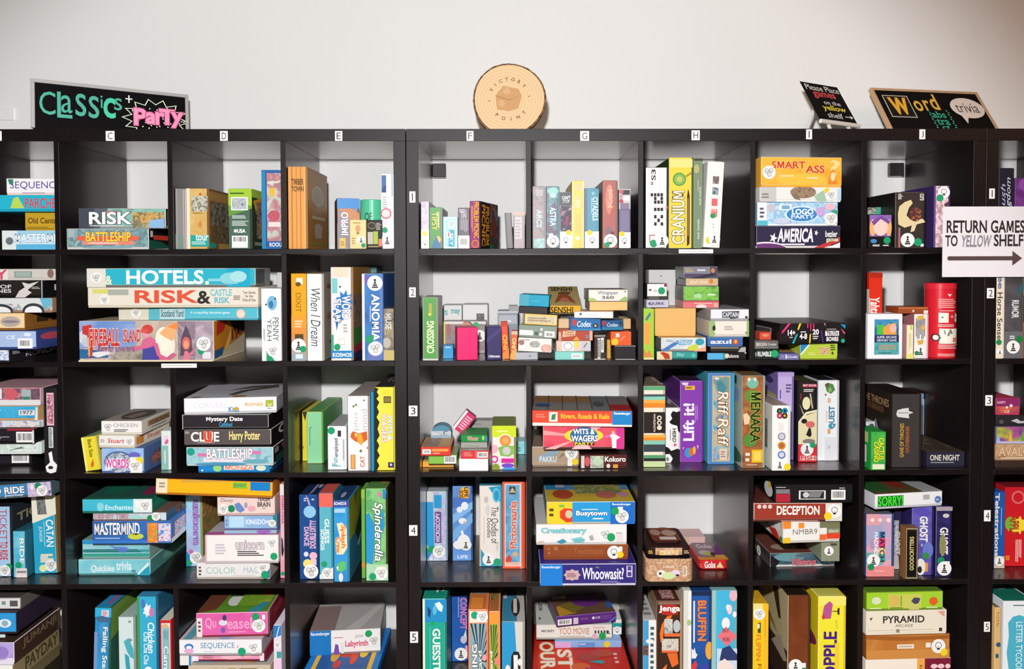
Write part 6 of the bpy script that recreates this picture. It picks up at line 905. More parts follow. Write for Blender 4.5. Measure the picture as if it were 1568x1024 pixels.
cell('F', 4)
B(653, 752.3, 684.7, 858.3, ('#a8c8dc', '#c8d8e4', '#b8b0d4', '#dce4ec', 24.), 'pale blue speckled box with purple vertical banner', [G([(0, .15), (.3, .05), (.35, .8), (.2, .9), (0, .75)], '#2fa0d8'), R(.35, .05, .72, .24, '#2f9cd0'), R(0, 0, .3, .15, '#d8dcd8'), R(.38, .29, .7, .74, '#6a4a90'), T('MICROSCOPY', .43, .31, .63, .72, '#e4d8ee', 90, 2), G([(.0, .8), (.2, .9), (0, 1)], '#2a8ab8'), D(.24, .83, '#1f9a5a', .013), S(.58, .86, 'heads', .021), LN(.75, .08, .95, .7, 5, '#c8b8dc')], side='#8aa0b8', top='#b8c0c4', d=.25, edge='#c8d8e4')
B(693, 744.6, 723.6, 851, ('#5a8fd4', '#6a9ad8', 8.), 'mid blue box with orange letters and white cloud creatures', [G([(0, .15), (1, .1), (1, .2), (0, .3)], '#4a78c8'), G([(0, .38), (1, .2), (1, .3), (0, .5)], '#86bcec'), G([(0, .6), (1, .35), (1, .48), (0, .75)], '#7ab0e4'), G([(.35, .05), (.6, -.02), (.85, .05), (.8, .16), (.3, .15)], '#f0b83a'), T('LIFE', .6, .01, .78, .14, '#5a2a1a', -90, 2, '#e8a03a'), T('SOS', .34, .05, .54, .15, '#5a2a1a', -90, 2, '#e8a03a'), E(.6, .26, .18, .055, '#eef2f8'), E(.35, .31, .15, .04, '#e8eef6'), E(.5, .46, .2, .04, '#f0f2f6'), E(.6, .48, .07, .02, '#d8b49a'), E(.55, .74, .32, .1, '#f2f2f0'), E(.3, .78, .28, .06, '#eef0ee'), G([(.4, .6), (.5, .58), (.62, .68), (.5, .7)], '#f0f2f0'), S(.66, .78, 'pawn', .019), T('LIFE', .25, .92, .75, .96, '#dce8f4', 0, 2)], side='#3a5a98', d=.2, edge='#8ab8e8')
B(734, 743.5, 768.7, 866.8, '#ece4dc', 'cream box with teal corners and handwritten title', [G([(.4, .02), (1, 0), (1, .22), (.75, .16)], '#2f9cc0'), E(.75, .12, .17, .09, '#6ac8e4'), E(.76, .12, .12, .065, '#2a9cc8'), G([(.05, .78), (.2, .84), (.3, .96), (1, .95), (1, 1), (.05, 1)], '#2f9cc0'), T('The Oodles of', .52, .26, .84, .72, '#3a3438', -90, 0, None, .1), T('Doodles', .34, .4, .52, .64, '#3a3438', -90, 0, None, .1), LN(.18, .38, .22, .85, 1, '#b8b0ac', 1), E(.36, .3, .1, .07, '#d8d4d0'), E(.3, .17, .1, .04, '#c8c0bc'), G([(.7, .75), (.8, .7), (.85, .75), (.78, .82)], '#d8d0c8'), R(0, .1, .04, 1, '#e8b890'), S(.4, .91, 'pawn', .02), D(.78, .945, r=.0125)], side='#5aa0b8', top='#4aa0b8', d=.26, edge='#b8d0d4')
B(769.3, 738, 804, 870.6, '#ec5a36', 'orange-framed blue box with white outlined vertical title', [R(.1, .02, .8, .97, '#f0ece8'), R(.13, .03, .77, .96, ('#5a9cc8', '#7ab4d4', '#4a8abc', 18.)), R(.3, .05, .58, .14, '#4a4434'), G([(.3, .12), (.44, .06), (.58, .12)], '#c8b08a'), T('Pictomania', .32, .22, .62, .76, '#e8643a', 90, 2, '#f4f0ea'), G([(.14, .88), (.3, .83), (.42, .88), (.36, .92), (.14, .94)], '#d8483a'), E(.55, .83, .12, .03, '#d8b08a'), R(.13, .92, .77, .96, '#e8b8a0'), R(.8, 0, .84, 1, '#d8b8a8')], side='#d84a2c', d=.26, edge='#f08a6a')

cell('G', 4)
a = B(826.7, 863.5, 974, 898.4, '#32297c', 'violet-blue box with bright blue end, bottom of stack', [R(0, 0, .235, 1, '#1a7cd0'), T('Ravensburger', .02, .08, .215, .22, '#d8e8f8', 0, 2), R(.27, .3, .4, .72, '#d8a88a'), BU(.335, .5, .09, .27, 8, '#c8a8a8', .8), LN(.28, .4, .39, .62, 3, '#8a5a6a'), T('Whoowasit?', .44, .18, .87, .7, '#ece8f4', 0, 1), G([(.57, .16), (.6, .1), (.62, .2)], '#6a8a5a'), LN(.63, .76, .84, .92, 3, '#8a80b8'), R(.9, .08, .96, .6, '#d8d0e0'), R(.91, .1, .95, .3, '#4a408a'), R(.91, .36, .95, .56, '#4a408a')], d=.28, edge='#d0cce0', tray='#c8c4d8')
b = B(832.5, 834.3, 962, 862, ('#8a4420', '#964c26', '#7e3c1a', 16.), 'plain reddish brown box with round sticker in stack', [T('Telestrations', .36, .22, .7, .6, '#a86038', 0, 1), LN(.05, .1, .08, .7, 2, '#a86a44'), R(.12, .1, .17, .35, '#a86a44'), S(.83, .5, 'bulb', .021), D(.905, .65, YD, .0105), R(.89, .12, .93, .45, '#e8e4e0')], d=.27, on=a, Y=.0, edge='#a06038')
c = B(820.8, 802.7, 959.8, 833, '#ece8e6', 'white box with teal outlined lettering in stack', [T('Creationary', .06, .18, .55, .5, '#8fd0d6', 0, 2, '#3a9aa4'), LN(.02, .8, .1, .92, 2, '#c89a8a'), G([(.22, .85), (.3, .7), (.34, .85), (.28, .95)], '#3a90b0'), G([(.38, .7), (.5, .6), (.54, .8), (.42, .9)], '#8ac8d0'), LN(.42, .7, .55, .9, 3, '#5ab0b8'), G([(.58, .6), (.62, .5), (.64, .75), (.6, .8)], '#a8a8a8'), S(.76, .5, 'heads', .02), D(.825, .62, '#1aa05a', .013), R(.88, .5, .96, .85, '#e4d8dc'), LN(.88, .4, .95, .46, 1, '#8a8486')], d=.27, on=b, side='#c8c4c0', edge='#d8d0c8', Y=.0)
B(837, 768.3, 972.5, 801, '#2a9cd8', 'yellow and blue box with red apple and white title, topmost', [R(0, 0, .29, 1, '#f2d02e'), R(.0, 0, .02, 1, '#e8c42a'), LN(.03, .25, .09, .7, 2, '#5a4a1a'), R(.14, .12, .2, .24, '#7ac04a'), G([(.15, .4), (.2, .28), (.27, .3), (.29, .35), (.29, .9), (.22, .92), (.15, .7)], '#e0402a'), E(.25, .55, .04, .18, '#d8c8a0'), R(.72, 0, 1, 1, '#1d6cc4'), T('Ravensburger', .74, .06, .95, .18, '#e8f0f8', 0, 2), T('Busytown', .335, .4, .68, .66, '#f4f4f4', 0, 2, '#1a5a8a'), LN(.4, .3, .62, .37, 1, '#d8ecf8'), LN(.52, .7, .66, .8, 1, '#e0eef8'), S(.85, .65, 'heads', .021), D(.77, .4, '#1aa05a', .0125), R(.8, .22, .86, .38, '#eee')], left_art=[R(0, 0, 1, 1, '#b8b8b0'), R(.5, .05, .95, .85, ('#5a7a3a', '#a8b090', '#3a5a30', 60.))], side='#b0aea6', top='#5a8ab0', top_art=[R(0, 0, .25, .5, '#2a80b0'), R(.13, .05, .24, .45, '#b0b4b8'), R(0, .55, 1, 1, '#c8a838'), E(.2, .72, .12, .18, '#b04a2a'), R(.35, .1, .9, .7, ('#8a8a78', '#5a7a4a', '#b09a3a', '#8a94a0', 40.)), E(.7, .75, .12, .14, '#b86a5a'), E(.9, .75, .06, .1, '#c88aa0')], d=.26, on=c, edge='#d8e0e0', Y=.0)

cell('H', 4)
wk = ('#c49a78', '#d8b48e', '#a87a5c', '#cfa27e', 110.)
t1 = B(989, 856.5, 1062, 891.5, wk, 'tan wicker-print tin with round corners, lower of two', [R(.2, .12, .62, .14, '#d8c0a4'), T('SUSHI GO', .36, .28, .6, .36, '#ecdccc', 0, 2), E(.33, .62, .1, .16, '#eae4dc'), E(.62, .6, .1, .15, '#e0cce0'), E(.47, .7, .14, .16, '#c8dcA0'), E(.3, .6, .03, .06, '#3a2a2a'), E(.66, .68, .04, .05, '#4a2a34'), R(.77, .28, .86, .72, '#e0d0bc'), LN(.79, .32, .84, .68, 4, '#8a6a54')], d=.19, shape='tin', name='game_tin', cat='tin', rough=.3, top='#1c1618')
t2 = B(990, 838, 1058, 855.5, '#2a1d1c', 'dark-rimmed tin tray sitting on the wicker tin', [R(.2, .05, .8, .8, wk), R(.3, .3, .72, .85, ('#e0b04a', '#e8d8b0', '#c8803a', 60.)), T('SUSHI GO', .4, .1, .6, .26, '#e8d8c4', 0, 2), LN(.04, .3, .16, .7, 2, '#d8b04a'), LN(.84, .3, .97, .7, 2, '#c8a888')], d=.17, shape='tin', on=t1, name='game_tin', cat='tin', rough=.3, side='#3a2422', Y=.01)
B(999, 829, 1045, 837.5, '#2e1512', 'red-brown tin with pale oval pictures, topmost', [], d=.12, shape='tin', on=t2, name='game_tin', cat='tin', rough=.3, top='#7a3a2a', top_art=[E(.25, .35, .18, .22, '#b08a7a'), E(.7, .4, .25, .22, '#b89a88'), R(.3, .68, .85, .88, '#d8ccc4'), E(.6, .1, .2, .1, '#9a5a3a')], Y=.03)
B(1070.9, 857.5, 1116, 872, '#cf2a2e', 'small red tin with white lettering and yellow rim', [T('Gobs', .18, .15, .54, .8, '#f4ece4', 0, 2), G([(.58, .75), (.7, .15), (.82, .8)], '#e8c890'), LN(.04, .3, .08, .8, 2, '#e88a80')], d=.15, shape='tin', name='game_tin', cat='tin', rough=.3, top='#8a6470', top_art=[T('Gobs', .2, .12, .72, .34, '#d8c8cc', 0, 2), E(.35, .6, .22, .14, '#b8b0a8'), E(.45, .68, .15, .1, '#b8b03a'), R(.0, .85, 1, .99, '#d88a2e'), G([(.6, .8), (.8, .3), (.95, .1), (1, .6), (.9, .8)], '#6a2a6a'), E(.6, .7, .1, .1, '#3a2030'), R(.62, .75, .96, .9, '#d89a3a')])
B(1045, 822, 1080, 828, '#e2b8b4', 'flat pale pink card near the back wall', [R(0, 0, .3, 1, '#d8b890')], d=.08, Y=.27, name='card_box')

cell('I', 4)
a = B(1179.4, 847, 1278.5, 868, ('#3a4048', '#4a6a74', '#2a2c34', 14.), 'dark teal box with white base, bottom of stack', [E(.3, .3, .24, .3, '#6a9aa0'), E(.88, .5, .14, .4, '#5a8a94'), G([(0, .1), (.15, .6), (.08, 1), (0, 1)], '#1c1a20'), T('Villainous', .32, .42, .7, .88, '#d87a84', 0, 2, '#6a2a3a'), E(.5, .2, .12, .12, '#5a6a7a'), T('PEP', .84, .35, .96, .7, '#c8d4d8', 0, 2)], left_art=[R(0, 0, 1, 1, ('#3a3028', '#5a4a40', '#4a3a48', 40.)), R(.55, .1, .9, .5, '#3a3838'), G([(.4, .6), (.5, .5), (.6, .7)], '#b8a83a'), S(.62, .72, 'bulb', .017)], side='#3a322e', top='#6a3a30', top_art=[E(.3, .8, .2, .1, '#a08a7a'), LN(.6, .75, .9, .85, 1, '#a87a6a')], d=.25, tray='#d4d0cc', edge='#8a8684', yaw=2)
s_ = B(1258, 827, 1286, 843.5, '#8a9078', 'small grey-green box under the right end of stack', [S(.4, .5, 'pawn', .015), LN(.5, .1, .9, .3, 1, '#4a4a40')], d=.2, on=a, Y=.03)
n_ = B(1199, 797.6, 1286, 826.5, '#efece6', 'white box with orange squares and thin lettering', [R(0, .02, .14, .35, '#f08a2e'), R(.27, .1, .37, .35, '#f0922e'), R(.0, .75, .13, 1, '#ecc02e'), R(.64, .65, .76, .9, '#ee6a34'), T('NMBR9', .17, .38, .6, .62, '#7a706c', 0, 0), R(.64, 0, 1, .62, '#7a7a58'), R(.76, .4, 1, .62, '#8a9070'), T('abacus', .8, .42, .96, .56, '#d0d0bc', 0, 2), R(.76, .6, 1, .85, '#e0482a'), R(.64, .35, .76, .62, '#f0ece4')], left_art=[R(0, 0, 1, 1, '#d8d4cc'), R(.55, .0, .95, .4, '#f08a2e'), G([(.4, .5), (.55, .4), (.55, .7), (.42, .7)], '#2a8a3a'), G([(.55, .75), (.8, .6), (.95, 1), (.7, 1)], '#c83024'), E(.84, .3, .1, .34, '#eceae6'), R(.92, .75, 1, .95, '#2a8a3a')], side='#cac6bc', on=s_, d=.24, yaw=4, Y=.005)
p_ = B(1154.6, 770.5, 1289.6, 794, '#9c3a2c', 'brick red worn box with white serif title', [T('DECEPTION', .26, .16, .74, .62, '#f2ece4', 0, 2), C(.06, .18, .0065, '#e0c8c0'), C(.12, .18, .0065, '#e0c8c0'), C(.18, .18, .0065, '#e0c8c0'), R(.81, .02, 1, .98, '#ded8d0'), S(.92, .42, 'bulb', .022), D(.835, .7, YD, .0125), LN(.3, .92, .8, .98, 1, '#d89a90')], left_art=[R(.85, 0, 1, 1, '#d8c8c0')], side='#5a2a22', on=n_, d=.25, Y=.0, edge='#d8b8ac')
B(1186, 742, 1306, 770, '#1b191b', 'black box with red patch and white barcode, topmost', [LN(.02, .12, .16, .17, 1, '#d8c8c8'), R(.02, .5, .2, .95, '#b0283a'), LN(.02, .25, .22, .48, 4, '#a8a4a8'), R(.31, .32, .65, .8, '#e4e2e2'), R(.33, .36, .63, .76, '#2a2a2a'), E(.4, .55, .04, .15, '#c8c8c8'), LN(.44, .4, .62, .7, 4, '#a8a8a8'), BC(.72, .28, .9, .82), LN(.82, .15, .92, .22, 1, '#c8c8c8')], left_art=[G([(.2, .3), (.5, .0), (.5, .4)], '#6a6a6a'), E(.8, .5, .14, .4, '#e8e4e0'), D(.85, .2, YD, .012)], side='#141214', on=p_, d=.26, Y=.0)

cell('J', 4)
m_ = B(1326.5, 786.5, 1368.5, 882, ('#e8a8b0', '#b0a8c8', '#d8a0b8', '#a8b8c8', 8.), 'pink and lilac upright box with coloured tile letters', [R(0, .0, .5, .3, '#e0a0a8'), C(.22, .1, .006, '#f4e4e4'), C(.5, .1, .006, '#f4d8dc'), C(.8, .1, .007, '#f0e0e0'), R(0, .18, .6, .5, '#a8a4c4'), R(.15, .4, .5, .56, '#b890b0'), R(.0, .62, .6, .8, '#6aa898'), R(.45, .28, .68, .38, '#3a90c8'), R(.45, .39, .68, .53, '#e03a70'), R(.45, .54, .68, .64, '#e8c890'), R(.45, .65, .68, .76, '#3aa8a0'), T('MATCH', .48, .29, .65, .76, '#3a2a3a', -90, 2), T('MADNESS', .28, .29, .42, .7, '#f0f0f2', -90, 2), R(0, .83, 1, 1, '#e88a88'), LN(.3, .9, .7, .92, 1, '#f4c8c0'), S(.25, .74, 'pawn', .021), D(.16, .84, '#1f8a5a', .011)], left_art=[R(0, 0, 1, 1, '#3a4a7a')], side='#3a4a7a', d=.2, top='#6a666a')
k_ = B(1369, 778, 1381, 871, '#2c2448', 'narrow dark purple box with pale ghost lettering', [R(0, .2, .6, 1, ('#5a5668', '#c8c4cc', '#3a3450', 60.)), T('GHOST', .2, .38, .75, .76, '#d0ccc8', -90, 2), G([(.0, .8), (.6, .78), (.7, 1), (0, 1)], '#b8b4a8')], d=.2, side='#1c1830')
B(1386, 807, 1405.8, 871, '#16120f', 'small black and gold box with gold vertical lettering', [R(.08, .02, .95, .98, '#b0a078'), R(.13, .04, .9, .96, '#16120f'), R(.2, .06, .83, .94, '#3a3020'), R(.22, .07, .81, .93, '#120e0c'), T('GOODCRITTERS', .36, .18, .66, .82, '#d8c888', 90, 1)], left_art=[R(0, 0, 1, 1, '#8a5a34')], side='#7a4e2c', top='#6a5a40', d=.028, Y=.0, name='card_box')
g1 = B(1397, 773.7, 1430, 866, ('#4a3f98', '#6a60b8', '#382e80', 8.), 'violet upright box with white ghost lettering', [E(.5, .1, .3, .06, '#5a4cb0'), T('GHOST', .36, .16, .7, .52, '#e8e8e8', -90, 2, '#8a90a0', .1), LN(.4, .55, .5, .6, 2, '#c8c8d8', 1), D(.62, .72, '#3a8a4a', .011), R(.55, .82, .74, .95, '#e0983a'), E(.4, .88, .22, .12, '#e4e2e0'), E(.36, .92, .1, .05, '#2a2420'), E(.72, .64, .24, .12, '#6a78c8')], d=.22, side='#2a2458', edge='#7a70b0', Y=.032)
g2 = B(1434, 775.4, 1458, 867.7, ('#241f4c', '#332c68', '#1a1638', 10.), 'dark indigo upright box with white ghost lettering, right end', [R(0, 0, 1, .06, '#a89aa0'), E(.6, .13, .2, .03, '#c8c8c0'), T('GHOST', .25, .3, .72, .68, '#ece8e0', -90, 2), E(.4, .55, .2, .16, '#8a8a5a'), D(.3, .77, '#1a8a5a', .012), S(.5, .88, 'pawn', .023), R(.55, .78, .85, .84, '#e4e2e0')], d=.24, side='#171334', edge='#6a6288', Y=.02)
B(1338, 757, 1440.9, 776, '#eff0f0', 'white box with green block title lying across the tops', [R(.04, .14, .42, .85, '#1a7a2a'), T('SORRY!', .05, .18, .41, .8, '#4ae03a', 0, 2, '#0f5a1a'), R(.7, .1, .82, .62, '#b8b8bc'), BC(.7, .1, .82, .62), E(.93, .55, .05, .24, '#5a7ab8'), LN(.9, .5, .96, .62, 1, '#d8e0f0')], on=[m_, k_, g1, g2], d=.22, yaw=8, Y=-.005, side='#c8c8cc', top='#5a4a2a', top_art=[G([(0, 0), (.5, 0), (.3, .9), (0, .9)], '#2a5a2a'), G([(.5, .1), (.75, .1), (.6, .8), (.45, .7)], '#8a2a1e'), E(.4, .3, .08, .15, '#b8b8b8'), R(.72, .3, 1, 1, '#a8a8aa')])

cell('K', 4, RE % 4)
B(1523.5, 753, 1538.5, 870, '#1f5aa8', 'blue upright box with cream vertical lettering', [T('Telestrations', .06, .02, .44, .84, '#ece0c8', -90, 2), LN(.6, .2, .7, .7, 1, '#a8c0e0', 1), R(0, .84, 1, 1, '#c8b8a0'), S(.5, .9, 'pawn', .017)], d=.26)
B(1539.5, 745.5, 1600, 866.8, '#cf1c26', 'bright red upright box with yellow splash lettering', [C(.32, .13, .022, '#e06a68'), C(.32, .13, .016, '#cf1c26'), BU(.3, .48, .28, .12, 10, '#f0d83a', .7), E(.14, .46, .14, .09, '#7ab03a'), T('APPLE', .12, .36, .34, .6, '#b8281e', -90, 2), LN(.26, .66, .42, .95, 4, '#f0b8b0', 1), R(.02, .86, .12, .92, '#e0782a')], d=.27, top='#8a2028', side='#a8161e')

# ================================================================== row 5
FB = 1063
cell('B', 5, LE % 5)
z0 = B(-45, 1018, 20, 1064, '#e6e2da', 'white box with tan side, lowest visible at left', [R(.6, .0, 1, .3, '#f0eee8')], side='#8a7a58', side_art=[C(.12, .5, .008, '#4a3a24'), T('PAYDAY', .25, .1, .95, .5, '#4a4028', 0, 2), R(0, .6, 1, 1, '#6a5c40')], d=.23, Y=.0)
z1 = B(-45, 984, 21.5, 1017, ('#9a80c8', '#b8a4dc', 8.), 'lilac box with dark brown side', [R(0, .7, 1, 1, '#e4dcec'), E(.72, .45, .2, .35, '#b8a8d8'), E(.72, .45, .16, .28, '#9a80c8')], side='#3c2a20', side_art=[T('JUMANJI', .18, .15, .9, .62, '#7a6248', 0, 1), R(.93, .05, 1, .9, '#5a4a3a')], on=z0, d=.23, Y=.0, edge='#d8cce0')
z2 = B(-45, 966, 8.6, 982, '#d8e8e8', 'white and turquoise box in left-edge pile', [R(0, .4, .8, 1, '#3ab4cc'), LN(.5, .1, .95, .3, 1, '#c06a70')], side='#3a2c28', on=z1, d=.22, Y=.02)
z3 = B(-45, 938, 25, 964, '#2f9ad8', 'bright blue box with oval white badge', [E(.75, .5, .14, .2, '#e0eaf0'), E(.75, .5, .07, .14, '#8ab0c0')], side='#2a2030', on=z2, d=.24, Y=.0)
B(-45, 915, 32, 932, '#bcb8b4', 'grey box with white label and dark square, topmost', [R(.55, .1, .98, .92, '#e0dedc'), R(.78, .25, .94, .75, '#5a5858'), R(.62, .3, .7, .6, '#7a9a8a')], side='#5a5450', on=z3, d=.2, Y=.02, top='#4a4442')

cell('C', 5)
B(141, 930.5, 167, FB, ('#3aa4d4', '#2a88c4', '#4ab0d8', 8.), 'blue upright box with barcode patch, leaning right', [R(0, 0, 1, .12, '#2fb0dc'), R(.4, .03, .85, .11, '#e4d4dc'), LN(.45, .04, .8, .1, 4, '#b87a90'), G([(0, .12), (.5, .1), (1, .14), (1, .18), (.2, .17)], '#3a6a98'), T('Falling Star', .45, .24, .8, .8, '#e4f0f4', -90, 2, '#2a5a88'), R(0, .3, .2, .9, '#7a94c8'), E(.5, .15, .3, .03, '#4a6a8a')], side='#2c5a4a', side_art=[G([(0, 0), (1, 0), (1, .2), (0, .4)], '#6a8a3a'), E(.5, .5, .2, .1, '#4a6a3a')], top='#2484b0', top_art=[R(.4, .5, .7, .9, '#8a5a8a')], d=.27, Y=.03, roll=2.2)
B(181, 944, 208, FB, '#d4e4e4', 'pale grey-white upright box with teal splash drawing', [G([(.3, .35), (.6, .3), (.85, .45), (.9, .6), (.7, .58), (.5, .5)], '#4ab0bc'), G([(.35, .52), (.6, .56), (.7, .8), (.5, .85), (.4, .7)], '#3aa0b0'), E(.7, .33, .1, .02, '#7a8aa8'), LN(.6, .04, .8, .1, 1, '#8a9a9a')], side='#8a9a90', top='#a8b8b4', d=.25, Y=.035)
B(209.5, 912.5, 243, FB, ('#2fa6cc', '#3ab0d4', 6.), 'cyan upright box with white flowing vertical title', [R(0, 0, .12, 1, '#3a9a4a'), T('Chicken', .5, .28, .8, .6, '#f0f6f4', -90, 1, None, .15), T('Cha Cha Cha', .3, .38, .52, .72, '#e4f0f0', -90, 1, None, .15), BU(.5, .15, .24, .08, 7, '#e8eef4', .6), E(.7, .17, .12, .05, '#c878b0'), E(.3, .08, .1, .05, '#4a78c0'), C(.5, .78, .012, '#e8f0f4')], side='#245a78', top='#3a8ab0', d=.26, Y=.015)
B(244.5, 949.5, 263.5, FB, '#c8202c', 'red-framed upright box with pale top', [R(.14, .04, .86, 1, '#e4e4d8'), R(.2, .1, .8, 1, '#8ab8bc'), E(.45, .08, .3, .03, '#d8b08a'), T('Camel', .32, .36, .72, .8, '#e0f0f0', -90, 2, '#3a8a98'), LN(.3, .14, .7, .3, 3, '#5a9aa8', 1)], side='#a81824', top='#d4ccb8', d=.24, Y=.01, edge='#d03a40')

cell('D', 5)
a = B(288, 1019, 414, 1064, '#c8b8a0', 'tan picture box, lowest visible in pink pile', [R(.3, .1, .9, 1, ('#c89a4a', '#8a6a50', '#d8c8b0', 30.))], top='#b0a898', top_art=[G([(.5, .9), (.7, .5), (.8, .95)], '#c8923a')], d=.26, Y=.0)
a2 = B(300, 1013, 409, 1018, '#6a1f4a', 'very flat dark magenta and teal box in pile', [R(0, 0, .25, 1, '#2a6a90'), R(.8, 0, 1, 1, '#2a3a60')], on=a, d=.24, Y=.02)
b = B(290, 1000, 405, 1012.5, '#e89ab4', 'pink flat box with blue corner in pile', [R(0, 0, .12, 1, '#e8e0ec'), LN(.18, .2, .34, .7, 2, '#b06a80'), E(.55, .5, .14, .3, '#f0b4c4'), LN(.5, .2, .9, .5, 1, '#f0c0cc'), R(.94, 0, 1, 1, '#f0d8dc')], side='#8a1f30', on=a2, d=.25, Y=.01)
B(272, 1002, 290, 1014, '#e8e4e0', 'small white box jutting left of the pink flat box', [R(.8, 0, 1, 1, '#2a80b0')], d=.06, Y=.0, on=a, name='card_box')
c = B(274, 979, 401, 1000, '#eceaec', 'white box with thin blue lettering in pile', [T('SEQUENCE', .26, .2, .67, .6, '#3a86b4', 0, 0), E(.12, .45, .055, .2, '#3a7ac0'), E(.12, .5, .035, .12, '#e8ecf4'), E(.12, .7, .06, .14, '#e0a8d0'), LN(.3, .72, .45, .78, 1, '#a8c8d8'), D(.76, .74, '#1aa070', .0125), S(.9, .5, 'heads', .019), LN(.7, .3, .72, .6, 1, '#e0a0b0')], side='#a8a0a4', side_art=[R(.1, .2, .9, .8, ('#8a8488', '#c8c0c4', '#5a5458', 60.))], top='#b8b0b4', top_art=[R(.05, .0, .15, 1, '#5a9aa8'), E(.55, .6, .2, .4, '#8aa0c0'), E(.55, .55, .16, .3, '#c8c4c8')], on=b, d=.24, Y=-.005)
B(300, 939, 409.5, 966, ('#d8509c', '#e06aac', 6.), 'hot pink box with pale bubble title atop pile', [R(.01, .2, .085, .98, '#e8dcd8'), LN(.03, .3, .07, .8, 3, '#5a4a50'), T('Qu', .13, .2, .28, .66, '#f0a0cc', 0, 1), T('easel', .44, .22, .78, .66, '#f0a0cc', 0, 1), E(.38, .4, .06, .12, '#d8d8e8'), E(.4, .2, .03, .12, '#4a3a6a'), E(.38, .7, .03, .12, '#7a5ab0'), LN(.45, .76, .76, .82, 1, '#f0b0d4'), S(.88, .55, 'heads', .021), D(.84, .12, '#1a9a60', .0115), R(.93, .1, .97, .3, '#eee')], side='#8a2030', side_art=[LN(.3, .3, .8, .6, 2, '#b05048'), R(0, 0, .1, 1, '#c88a90')], top='#5a8a2a', top_art=[G([(0, 1), (0, .3), (.3, .1), (.25, .9)], '#6a3a2a'), E(.45, .6, .12, .2, '#d8d8d0'), R(.3, .1, .55, .5, '#3a4a24'), R(.5, .1, .95, .8, ('#8aa82a', '#6a9a2a', '#a8b03a', 20.)), E(.85, .35, .1, .15, '#c87a4a'), G([(.7, 1), (.85, .7), (.95, .7), (.9, 1)], '#3a8a9a')], on=c, d=.22, Y=.005, edge='#f0b0d0', yaw=2)
B(418.6, 957, 431, FB, '#e4d8e4', 'narrow white blue and pink upright box, right end', [G([(0, .0), (1, .0), (1, .15), (0, .2)], '#2a78c0'), G([(.3, .2), (.7, .02), (.8, .02), (.4, .2)], '#e8ecf4'), S(.5, .3, 'heads', .011), R(.4, .4, 1, .5, '#3aa0a0'), R(0, .52, 1, 1, '#e8c8e0')], d=.22, Y=.01)

cell('E', 5)
y_ = B(456, 1043, 572, FB, '#1f78c4', 'flat blue box with yellow cover picture, under white box', [], top='#1f78c4', top_art=[R(.09, .03, .91, .98, '#f0b820'), R(.15, .38, .85, .8, '#2a5a98'), E(.5, .45, .16, .14, '#c8402a'), E(.35, .55, .06, .12, '#e0a828'), E(.62, .6, .05, .12, '#d84a30'), E(.74, .5, .06, .1, '#e8c030'), E(.42, .72, .05, .07, '#d83a2a'), LN(.2, .3, .5, .36, 1, '#d8882a')], d=.33, Y=.005, yaw=0, tray='#1a68ac')
B(458, 966.5, 567, 994, '#f0eeec', 'white box with blue end and red word, lying flat', [R(0, 0, .3, 1, '#1b78c0'), T('Ravensburger', .02, .06, .28, .22, '#e4eef8', 0, 2), T('Junior', .64, .2, .76, .38, '#8a8684', 0, 0), T('Labyrinth', .5, .46, .82, .76, '#d8406a', 0, 2), LN(.34, .28, .5, .34, 1, '#d08080'), G([(.33, 1), (.36, .55), (.4, .6), (.42, 1)], '#7a4ab0'), D(.83, .2, '#1aa060', .012), S(.91, .5, 'heads', .02), R(.44, .5, .48, .95, '#dce8e0')], on=y_, d=.19, yaw=5, side='#8a8482', side_art=[R(.1, .1, .9, .9, ('#7a7472', '#a8a2a0', '#5a5452', 40.))], top='#b0aaa6', top_art=[R(0, .1, .35, 1, '#8a7470'), G([(.5, 1), (.9, .1), (1, .1), (.7, 1)], '#c4beb8')], Y=.15)

cell('F', 5)
B(647, 916.8, 684.3, FB, '#1aa68e', 'teal-green upright box with white vertical capitals', [R(0, 0, .09, 1, '#ece8d0'), R(.1, .0, 1, .25, '#1f8cc4'), G([(.5, .05), (.7, .03), (.85, .08), (.8, .14), (.65, .12)], '#d8eef0'), G([(.2, .08), (.35, .12), (.3, .2), (.22, .18)], '#1a3a6a'), E(.5, .12, .08, .05, '#5ab8d8'), E(.42, .26, .08, .02, '#1aa04a'), T('GUESSTURES', .42, .32, .72, 1.0, '#e8f0e8', -90, 2), LN(.3, .3, .32, .9, 1, '#8ad8c8', 1)], top='#1a8a74', top_art=[T('S', .45, .2, .85, .8, '#d8e4dc', -90, 2)], side='#147a68', d=.27, Y=.0, edge='#7ad0c0')
B(691.5, 913.6, 716, 1004, ('#1f55a8', '#2a68bc', 6.), 'blue and pink upright box set further back', [T('CONCEPT', .55, .02, .95, .5, '#e080b8', -90, 2), LN(.4, .0, .46, .4, 1, '#b8c0d8', 1), E(.75, .66, .2, .06, '#c8c4d8'), S(.6, .88, 'pawn', .022), G([(.75, .6), (.9, .5), (.95, .65)], '#e0e0e4'), R(.85, .75, 1, .95, '#e8a0b8')], side='#163a78', d=.2, Y=.17)
st = lambda c1: [G([(.5 + .02 * 0, .62), (x0, .24), (x0 + .05, .24)], c1) for x0 in (.05, .2, .33, .62, .75, .88)]
